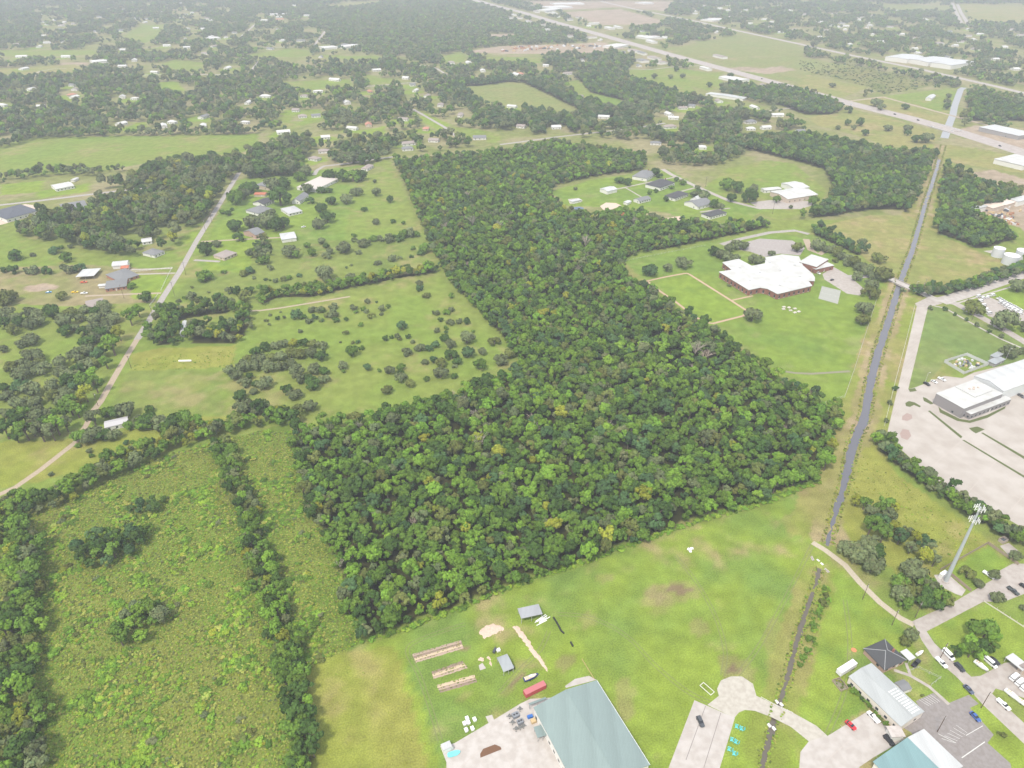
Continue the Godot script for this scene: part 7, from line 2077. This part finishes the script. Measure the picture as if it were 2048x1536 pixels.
	trees("oak", "above the long shed", "single trees above the long shed", [[365.7,-1637.2,6.5], [304.2,-1631.1,6.5], [279.5,-1610.4,4.3], [338.6,-1631.1,6.5], [467.5,-1638.5,7.6], [452.4,-1571.4,6.2], [420.4,-1510.2,6], [398.3,-1531.9,6.1], [369.4,-1723.1,7.9], [303.5,-1541.9,5.1], [338.7,-1311.4,5.3], [307.7,-1333.5,6.3], [331.9,-1372.4,10.1]], [0, 3, 4, 3])
	trees("oak", "near the white halls", "trees near the white halls", [[261.4,-855.6,9.3], [271,-844.7,8.2], [274.8,-808.2,9.9], [288.4,-840.6,7.1], [306.8,-807.2,4.9], [316.4,-787.5,2.9], [345.2,-798.9,5.9], [77.3,-855.3,2.5], [254.3,-811.1,5.9], [222.8,-812.7,7.9], [212,-875.3,4.2], [222.2,-835.6,5.1]], [0, 3, 4, 3, 1, 2])
	trees("oak", "among the big lawns", "trees among the big lawns", [[134.2,-882.3,6.4], [143.5,-874.6,6.3], [183.5,-914.1,6.5], [188.2,-906.5,4.7], [206.3,-889.5,3.5], [211,-878.4,4], [216.9,-827.3,6], [222.7,-814.5,7], [194.7,-859.1,3.4], [173,-844.5,3.3], [164,-837.3,3.3], [229.7,-789.4,6.3], [236.5,-786.5,4.7], [179.3,-811.9,3.8], [226,-857.7,4], [76.9,-856.3,2.3], [52,-811.9,3.8]], [4, 4, 0, 3, 1, 2])
	# hedgerows and lines of trees farther back
	band(P([6.2,-1585,27.5,-1614.6,52.3,-1556.4,84,-1475.9,115.9,-1379.7,145.4,-1306.3,165.7,-1254.7]), 40.0, 8.0, 3.6, 5.5, [8, 3, 0, 3, 4, 2], "in the tree belt beside the olive field", "tree belt beside the olive field")
	band(P([-116.1,-1545.2,-65.6,-1556.4,6.4,-1614.6]), 26.0, 7.0, 3.4, 5.0, [8, 3, 0, 3], "in the tree belt behind the olive field", "tree belt behind the olive field")
	band(P([-114.6,-1523.3,-95.2,-1450.8,-72.7,-1379.7,-53.2,-1348.6]), 26.0, 7.0, 3.4, 5.0, [8, 3, 0, 3], "in the tree belt left of the olive field", "tree belt beside the olive field")

func woods() -> void:
	var mixed := [0, 18, 1, 38, 8, 9, 2, 20, 6, 6, 4, 7, 3, 1.8, 5, 1.0, 7, .03]
	# the great central forest
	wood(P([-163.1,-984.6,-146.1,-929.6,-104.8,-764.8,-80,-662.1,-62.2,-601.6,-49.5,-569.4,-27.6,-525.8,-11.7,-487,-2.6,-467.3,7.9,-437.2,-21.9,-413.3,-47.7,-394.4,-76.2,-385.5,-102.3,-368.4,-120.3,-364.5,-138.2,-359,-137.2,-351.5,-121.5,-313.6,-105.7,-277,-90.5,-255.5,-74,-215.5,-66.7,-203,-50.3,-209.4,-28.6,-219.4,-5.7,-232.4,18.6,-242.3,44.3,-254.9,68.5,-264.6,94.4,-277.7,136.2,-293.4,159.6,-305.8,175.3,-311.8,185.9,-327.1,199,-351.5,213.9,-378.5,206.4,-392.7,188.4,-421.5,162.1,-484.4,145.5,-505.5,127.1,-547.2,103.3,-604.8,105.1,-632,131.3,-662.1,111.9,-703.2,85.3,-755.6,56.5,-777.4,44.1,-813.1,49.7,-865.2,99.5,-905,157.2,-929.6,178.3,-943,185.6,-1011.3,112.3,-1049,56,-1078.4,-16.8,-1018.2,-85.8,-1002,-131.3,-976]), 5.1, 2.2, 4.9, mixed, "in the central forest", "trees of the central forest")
	wood(P([104.3,-629.5,109,-643,151,-662.1,195.4,-683.6,215.9,-694.7,236.2,-703.2,274,-725.3,272.4,-733.8,219.8,-726,164.6,-741.7,125.5,-771.4,85.3,-755.6,111.9,-703.2,131.3,-662.1]), 5.1, 2.2, 4.9, mixed, "above the school lawn", "trees of the forest arm above the school")
	# tree lines of the brush land
	var edge := [1, 4, 2, 3, 0, 3, 3, 1, 4, 2, 6, 2]
	band(P([-281.2,-284.6,-262.3,-289.3,-249,-295,-240.7,-311.4,-231.7,-322.5,-216.9,-335.7,-206.3,-346.5,-194.4,-355.7,-173.2,-367.4,-149.3,-372.9,-135,-367.4]), 15.0, 4.8, 2.4, 4.8, edge, "above the brush land", "tree line above the brush land", .96, 7)
	band(P([-178.7,-346.5,-167.6,-327.1,-157.3,-309.2,-146.3,-292.5,-136.3,-273.3,-128.3,-255.5,-120.9,-239.2,-111.8,-224,-104.4,-210,-98.2,-199.4]), 12.0, 4.4, 2.4, 4.4, edge, "amid the brush land", "tree line through the brush land", 1.0, 7)
	band(P([-98.9,-202,-93.4,-189.4,-88.3,-175.5,-84,-164.6,-80.2,-154.4,-76.3,-143]), 11.0, 4.6, 2.8, 4.6, [0, 4, 1, 4, 2, 1], "beside the rank meadow", "tree line beside the rank meadow")
	band(P([-268.5,-277,-252.1,-262.5,-239.8,-252.2,-231.2,-233,-221.8,-212.7,-211.6,-196.9,-204.9,-180,-193.1,-166.7,-188.9,-154.4,-181.3,-143]), 16.0, 5.4, 3.0, 5.0, edge, "along the left edge", "tree line at the left edge", 1.0, 7)
	wood(P([-220.3,-255.5,-212.8,-266,-203.2,-273.3,-189.3,-271.4,-182.2,-260.7,-191,-252.2,-202.8,-245.6,-212.6,-245.6]), 5.0, 2.4, 4.4, [0, 3, 8, 3, 1, 3], "in the brush-land clump", "clump in the brush land")
	wood(P([-182.4,-215.5,-174.6,-221.1,-163.7,-222.6,-157.3,-212.7,-160.6,-204.6,-171.5,-199.4,-179.3,-202]), 5.0, 2.2, 4.2, [2, 3, 1, 3, 4, 1], "in the brush-land clump", "clump in the brush land")
	wood(P([-208.9,-288.6,-194.6,-296.6,-186.9,-294.6,-188.5,-288.6,-199.5,-282.7]), 5.0, 2.0, 3.6, [0, 3, 8, 3], "in the brush-land clump", "clump in the brush land")
	# woods by the canal, east
	var east := [0, 4, 1, 4, 8, 3, 2, 1, 6, 1, 4, 1]
	wood(P([313.9,-748.6,361.5,-761.4,404.2,-781.6,438,-781.6,435.4,-761.5,468.7,-807.9,509.2,-875.4,558.3,-952.8,598.5,-1019.1,583.1,-1024.9,537,-1016.7,494.4,-1067.7,440.3,-1123.3,366,-1104.2,336.8,-1053.1,364.9,-1010.4,392,-977.1,412.7,-941.1,397.5,-875.4,372.4,-817,347.7,-781.6]), 6.6, 3.2, 5.6, east, "in the wood left of the canal", "wood left of the canal")
	wood(P([440.8,-710.5,480.9,-781.6,532.1,-875.4,576.9,-952.8,573.2,-901.5,587.3,-865.2,611.1,-839,603,-820.7,538.7,-785,505.3,-768.1,510,-748.6,518.3,-725.3,517.7,-689.1,478,-668.7,459.5,-662.1,451.5,-689.1]), 6.6, 3.2, 5.6, east, "in the wood right of the canal", "wood right of the canal")
	wood(P([750,-1217.4,881.5,-1456.6,915.2,-1431.4,914.2,-1307.9,861.2,-1217.4,814.2,-1235.8]), 8.0, 3.6, 6.0, east, "in the wood beyond the highway", "wood beyond the highway")
	wood(P([455.4,-1512.5,493.5,-1510.2,540.4,-1528.7,562.7,-1475.9,584.9,-1379.7,595.1,-1335.6,553.6,-1274.1,502.2,-1274.1,485.9,-1357.3,448.3,-1450.8]), 7.0, 3.2, 5.6, east, "in the wood beside the highway", "wood beside the highway")
	wood(P([271.9,-1585,231.4,-1638.8,194.3,-1689.8,138.1,-1676.8,152.4,-1475.9,201.6,-1402.7,273.4,-1335.6,325.9,-1426.4,303.6,-1501.9]), 8.0, 3.4, 5.6, east, "in the wood above the forest", "wood above the forest", .9)
	# wooded house plots left of the road and above the forest
	wood(P([-501.1,-855.1,-481.7,-876.1,-476.5,-943,-477.2,-992.6,-433.9,-1005.7,-389.6,-1019.1,-358,-1019.1,-348.4,-929.6,-357.7,-918.3,-345.2,-826.3,-334.9,-764.8,-333.6,-703.2,-337.6,-662.1,-353.9,-643,-380.4,-643,-421.5,-662.1,-491.2,-689.1,-514.8,-703.2,-514.4,-748.6,-487.7,-781.6,-483.4,-795.4,-442,-859.1]), 7.6, 4.0, 7.0, [4, 4, 0, 4, 6, 2, 1, 2, 3, .7], "among the house plots left of the road", "oaks among the house plots", .86, 0, true, -.5)
	wood(P([-625.3,-820.7,-659.9,-875.4,-608.3,-897.5,-582.8,-908.5,-582.2,-892.1,-569.7,-826.3]), 8.0, 3.0, 5.4, [4, 4, 0, 4], "left of the long white-roofed house", "trees behind the left road", .5, -1, true)
	wood(P([-354.9,-929.6,-362.7,-1042.8,-345.8,-1085.9,-186.2,-1116.3,-110.7,-1125.8,-17.5,-1061.3,-89.2,-1042.8,-163.5,-1007.7,-179.7,-977.1,-218.2,-964.9,-253.1,-941.1,-296.5,-907.2]), 8.0, 4.0, 7.0, [4, 4, 0, 4, 6, 1, 1, 2], "among the houses above the pastures", "oaks among the upper houses", .68, -1, true, -.4)
	wood(P([191.4,-1042.8,239.4,-1148.3,326.7,-1294,407.5,-1335.6,447.2,-1235.8,466.3,-1148.3,385.7,-1042.8,342.5,-1042.8,286.8,-964.9,250.5,-952.8,206,-964.9]), 8.2, 3.8, 6.6, [4, 4, 0, 4, 6, 1, 1, 2], "among the houses behind the halls", "oaks behind the white halls", .78, -1, true, -.3)
	wood(P([-34.8,-1335.6,49.1,-1306.3,106.5,-1254.7,166.2,-1335.6,239.8,-1294,201.8,-1158.3,139.4,-1164.9,66.5,-1132.1,27.8,-1132.1,-11,-1158.3,-31.7,-1199.4]), 8.2, 4.0, 6.8, [4, 4, 0, 5, 8, 2], "below the olive field", "oaks below the olive field", .92, -1, true, -.6)
	band(P([-656.3,-879.5,-619.9,-913.8,-587.3,-925,-540.7,-922.8,-512.4,-945.8]), 26.0, 8.0, 3.0, 5.6, [4, 4, 1, 3, 0, 2], "below the upper-left field", "trees below the upper-left field", .75, -1)
	band(P([-758.5,-1042.8,-735.5,-1077,-726.4,-1113.2,-668.8,-1119.5,-598.1,-1132.1,-529.8,-1135.3,-461.2,-1138.6,-407.9,-1141.8]), 22.0, 8.5, 3.4, 6.0, [4, 4, 1, 3, 0, 2], "behind the upper-left field", "trees behind the upper-left field", .8, -1)
	# everything beyond: towns among trees
	for far in [P([-916.8,-1042.8,-395.2,-1138.6,-397.3,-1158.3,-18.9,-1158.3,202,-1085.9,266.6,-964.9,462.1,-1182,483.9,-1743.5,366.5,-2066.7,-30.6,-1976.1,-574.4,-1676.8,-1396.5,-1676.8])]:
		wood(far, 9.5, 3.8, 7.2, [4, 5, 0, 2, 8, 2, 6, 1, 1, 3, 2, 1], "among the far houses", "trees among the far houses", .68, -1, true, -.36)
	var far_rows := []
	var zz := -1180.0
	while zz > -4200.0:
		var gap := 10.0 + (-zz - 1180.0) * .0014
		var hw := (-zz * .843 + 142.0) * .74 + 60.0
		var xx := -hw
		while xx < hw:
			var p := Vector2(xx + rng.randf_range(-.45, .45) * gap, zz + rng.randf_range(-.45, .45) * gap)
			xx += gap
			if bare_at(p.x, p.y) or open_behind(p):
				continue
			if p.y > -1750.0 and Geometry2D.is_point_in_polygon(p, far_inner):
				continue
			var dense := Geometry2D.is_point_in_polygon(p, big_wood)
			var v := n_tree.get_noise_2d(p.x, p.y * .6) + .5 * n_mid.get_noise_2d(p.x * .4, p.y * .3)
			if not dense and v < rng.randf_range(-.22, .17):
				continue
			far_rows.append([p.x, p.y, rng.randf_range(4.2, 7.4) * (1.0 + (-zz - 1180.0) * .00010), pick_tone([4, 5, 1, 3, 8, 2, 6, 2, 2, 1, 0, 1])])
		zz -= gap * .866
	scatter("woodland", "hazy far woods and garden trees up to the horizon", "", far_meshes, far_rows)
	# brush land, lower left
	var land_poly: PackedVector2Array = P([-292,-284.6,-259.6,-284.6,-215.3,-331.8,-147.8,-367.4,-140.8,-367.4,-120.9,-315.8,-104,-277.7,-88.9,-256.2,-72.2,-216,-65.5,-203.6,-90.6,-188.2,-76.3,-143,-200.8,-143])
	cover(7, land_poly, -1)
	var rows := []
	var lo := Vector2(-260, -360)
	var hi := Vector2(-40, -140)
	var y := lo.y
	while y < hi.y:
		var x := lo.x
		while x < hi.x:
			var p := Vector2(x + rng.randf_range(-.6, .6), y + rng.randf_range(-.6, .6))
			x += 1.05
			if not Geometry2D.is_point_in_polygon(p, land_poly):
				continue
			var k := n_mid.get_noise_2d(p.x, p.y) + .5 * n_fine.get_noise_2d(p.x, p.y)
			var b := n_big.get_noise_2d(p.x * 1.6, p.y * 1.6)
			if rng.randf() < .04:
				continue
			var lush := smoothstep(-.15, .5, k + .6 * b)
			var big := lerpf(.42, 1.0, lush) * rng.randf_range(.7, 1.35)
			if k > .42 and rng.randf() < .3:
				big *= 1.8
			rows.append([p.x, p.y, big, pick_tone([9, 4.4 - 3.2 * lush, 10, 2.2, 2, .8 + 2.4 * lush, 3, .8 - .6 * lush, 6, 1.5 - .9 * lush, 1, .25 + 1.6 * lush, 4, .25])])
		y += 1.02
	scatter("brush", "dense low green and olive brush covering the lower left plot", "", bush_meshes, rows)
	# low scrub in the fields: rank meadow by the mast, scrub field, hedge foot
	rows = []
	for e in [[P([211.5,-339.1,222.3,-313.6,242.7,-267.8,236.9,-259.7,212.3,-243.9,207.4,-248.8,211.6,-267.8,205.3,-300.7,189.4,-302.8]), 1.9, .42, [3, 3, 10, 3, 9, 3, 6, 1], .5], [P([699.8,-1876.6,810.2,-1822.7,877.1,-1556.4,715.7,-1450.8,723.9,-1528.7,654.2,-1743.5]), 7.0, 1.9, [4, 3, 8, 2, 6, 2, 1, 1], .42], [P([-67,-202,-50.2,-208.3,-28.5,-218.3,-5.7,-231.2,44.1,-252.8,94.1,-276.2,135.7,-291.7,161.8,-304.1,175.5,-311,175.9,-313.6,160.1,-307.5,94.7,-279.3,44.4,-256.2,-5.7,-233.6,-28.7,-220.6,-67.2,-203.6]), 1.5, 1.25, [1, 3, 2, 4, 10, 3], .95], [P([-277.7,-447.3,-257,-454.6,-232.7,-459,-208.1,-463.5,-201.5,-438.1,-270.4,-433.3]), 2.2, .42, [2, 3, 10, 3, 9, 1], .5], [P([-89.6,-187,-53.4,-199.4,-34.5,-164.6,-30.4,-143,-75.7,-143]), 2.6, .22, [3, 3, 9, 3, 10, 1], .5], [P([148.4,-236.7,152.8,-234.5,146.7,-222.6,139.1,-211.3,132.1,-199.4,125.1,-189.4,122.6,-189.4,129.5,-202,137.7,-216.9,144.4,-228.4]), 1.6, .8, [1, 3, 2, 3, 10, 3, 9, 1], .7]]:
		var poly: PackedVector2Array = e[0]
		var a := Vector2(1e9, 1e9)
		var c := -a
		for p in poly:
			a = a.min(p)
			c = c.max(p)
		var pz := a.y
		while pz < c.y:
			var px := a.x
			while px < c.x:
				var p := Vector2(px + rng.randf_range(-.9, .9) * e[1], pz + rng.randf_range(-.9, .9) * e[1])
				px += e[1]
				if rng.randf() < e[4] and Geometry2D.is_point_in_polygon(p, poly):
					rows.append([p.x, p.y, e[2] * rng.randf_range(.5, 1.5), pick_tone(e[3])])
			pz += e[1]
	for i in ditch.size() - 1:
		var a := ditch[i]
		var c := ditch[i + 1]
		var s := (c - a).orthogonal().normalized()
		for k in int(a.distance_to(c) / .45):
			for sg in [-1.0, 1.0]:
				var p: Vector2 = a.lerp(c, rng.randf()) + s * float(sg) * rng.randf_range(.9, 2.6)
				rows.append([p.x, p.y, rng.randf_range(.22, .6), pick_tone([6, 2, 9, 3, 10, 2, 1, 1])])
	for i in canal.size() - 1:
		var a := canal[i]
		var c := canal[i + 1]
		var n := int(a.distance_to(c) / .7)
		var s := (c - a).orthogonal().normalized()
		for k in n:
			for sg in [-1.0, 1.0]:
				var p: Vector2 = a.lerp(c, rng.randf()) + s * float(sg) * (canal_half(a.y) + rng.randf_range(.1, 2.2))
				rows.append([p.x, p.y, rng.randf_range(.3, .75), pick_tone([6, 2, 9, 3, 10, 2, 3, 1])])
	scatter("brush", "low scrub and tall weeds in the open fields", "", bush_meshes, rows)
	# the dense woods: the 300 that show largest are trees of their own, the rest one mass each
	grove.sort_custom(func(p, q): return p[0] < q[0])
	var rest := {}
	for k in grove.size():
		var e: Array = grove[k]
		if k < 300:
			var what := "leafy tree" if e[4] != 5 else "leafless tree"
			make_tree("wood", e[1], e[2], e[3], e[4], "%s %s %s %s" % [size_word("wood", e[3]), GREENS[e[4]][0], what, e[5]], e[6])
		else:
			var key: String = e[6]
			if not rest.has(key):
				rest[key] = []
			rest[key].append([e[1], e[2], e[3], e[4] if e[4] != 5 else 5])
	for key in rest:
		var live := []
		var dead := []
		for e in rest[key]:
			if e[3] == 5:
				dead.append(e)
			else:
				live.append(e)
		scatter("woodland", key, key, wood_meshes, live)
		if dead.size():
			scatter("woodland", "grey leafless trees: " + key, key, dead_meshes, dead)
	print("grove ", grove.size(), " far ", far_rows.size())

const FAR_INNER := [[-916.8,-1042.8], [-395.2,-1138.6], [-397.3,-1158.3], [-18.9,-1158.3], [202,-1085.9], [266.6,-964.9], [462.1,-1182], [483.9,-1743.5], [366.5,-2066.7], [-30.6,-1976.1], [-574.4,-1676.8], [-1396.5,-1676.8]]
var far_inner: PackedVector2Array = as_poly(FAR_INNER)
const BIG_WOOD := [[-884.4,-3343], [-585.6,-3566.2], [-177.8,-3619.7], [50.5,-3104], [203.4,-2549.1], [260.1,-2319.1], [151,-2228.9], [-33,-2145], [-124.8,-2066.7], [-159.3,-1993.6], [-333.6,-1958.9], [-439.5,-2115], [-613.6,-2521.5]]
var big_wood: PackedVector2Array = as_poly(BIG_WOOD)

func as_poly(l: Array) -> PackedVector2Array:
	var r := PackedVector2Array()
	for e in l:
		r.append(Vector2(e[0], e[1]))
	return r

func finish() -> void:
	# the ground itself, last, when all covers are known
	var v := PackedVector3Array()
	var c := PackedColorArray()
	var idx := PackedInt32Array()
	ground_block(v, c, idx, -600, 600, 2.2, -800, -110, 2.2)
	ground_block(v, c, idx, -1320, 1320, 5.0, -1620, -800, 5.0)
	ground_block(v, c, idx, -3200, 3200, 11.0, -4400, -1620, 11.0)
	ground_block(v, c, idx, -12000, 12000, 400.0, -14000, -4400, 400.0)
	ground_block(v, c, idx, -12000, -3200, 400.0, -4400, 4000, 400.0)
	ground_block(v, c, idx, 3200, 12000, 400.0, -4400, 4000, 400.0)
	ground_block(v, c, idx, -3200, -1320, 60.0, -1620, -110, 60.0)
	ground_block(v, c, idx, 1320, 3200, 60.0, -1620, -110, 60.0)
	ground_block(v, c, idx, -1320, -600, 30.0, -800, -110, 30.0)
	ground_block(v, c, idx, 600, 1320, 30.0, -800, -110, 30.0)
	ground_block(v, c, idx, -3200, 3200, 100.0, -110, 4000, 100.0)
	var n := PackedVector3Array()
	n.resize(v.size())
	for i in v.size():
		n[i] = Vector3.UP
		if v[i].y < -.01:
			var p := v[i]
			n[i] = Vector3(ground_height(p.x - .6, p.z) - ground_height(p.x + .6, p.z), 1.2, ground_height(p.x, p.z - .6) - ground_height(p.x, p.z + .6)).normalized()
	var a := []
	a.resize(Mesh.ARRAY_MAX)
	a[Mesh.ARRAY_VERTEX] = v
	a[Mesh.ARRAY_NORMAL] = n
	a[Mesh.ARRAY_COLOR] = c
	a[Mesh.ARRAY_INDEX] = idx
	var m := ArrayMesh.new()
	m.add_surface_from_arrays(Mesh.PRIMITIVE_TRIANGLES, a)
	var gm := StandardMaterial3D.new()
	gm.resource_name = "turf"
	gm.vertex_color_use_as_albedo = true
	gm.roughness = .95
	gm.specular_mode = BaseMaterial3D.SPECULAR_DISABLED
	gm.albedo_texture = grain
	gm.uv1_triplanar = true
	gm.uv1_world_triplanar = true
	gm.uv1_scale = Vector3.ONE / 43.0
	gm.detail_enabled = true
	gm.detail_blend_mode = BaseMaterial3D.BLEND_MODE_MUL
	gm.detail_albedo = noise_tex(512, .012, 5, Color(.91, .91, .90), Color(1, 1, 1), FastNoiseLite.TYPE_SIMPLEX_SMOOTH, 9)
	gm.detail_uv_layer = BaseMaterial3D.DETAIL_UV_2
	gm.uv2_triplanar = true
	gm.uv2_world_triplanar = true
	gm.uv2_scale = Vector3.ONE / 71.0
	var o := obj("ground", m, gm)
	tag(o, "grassy ground of the whole plain", "", "", "structure")
	for k in cars.values():
		k.free()
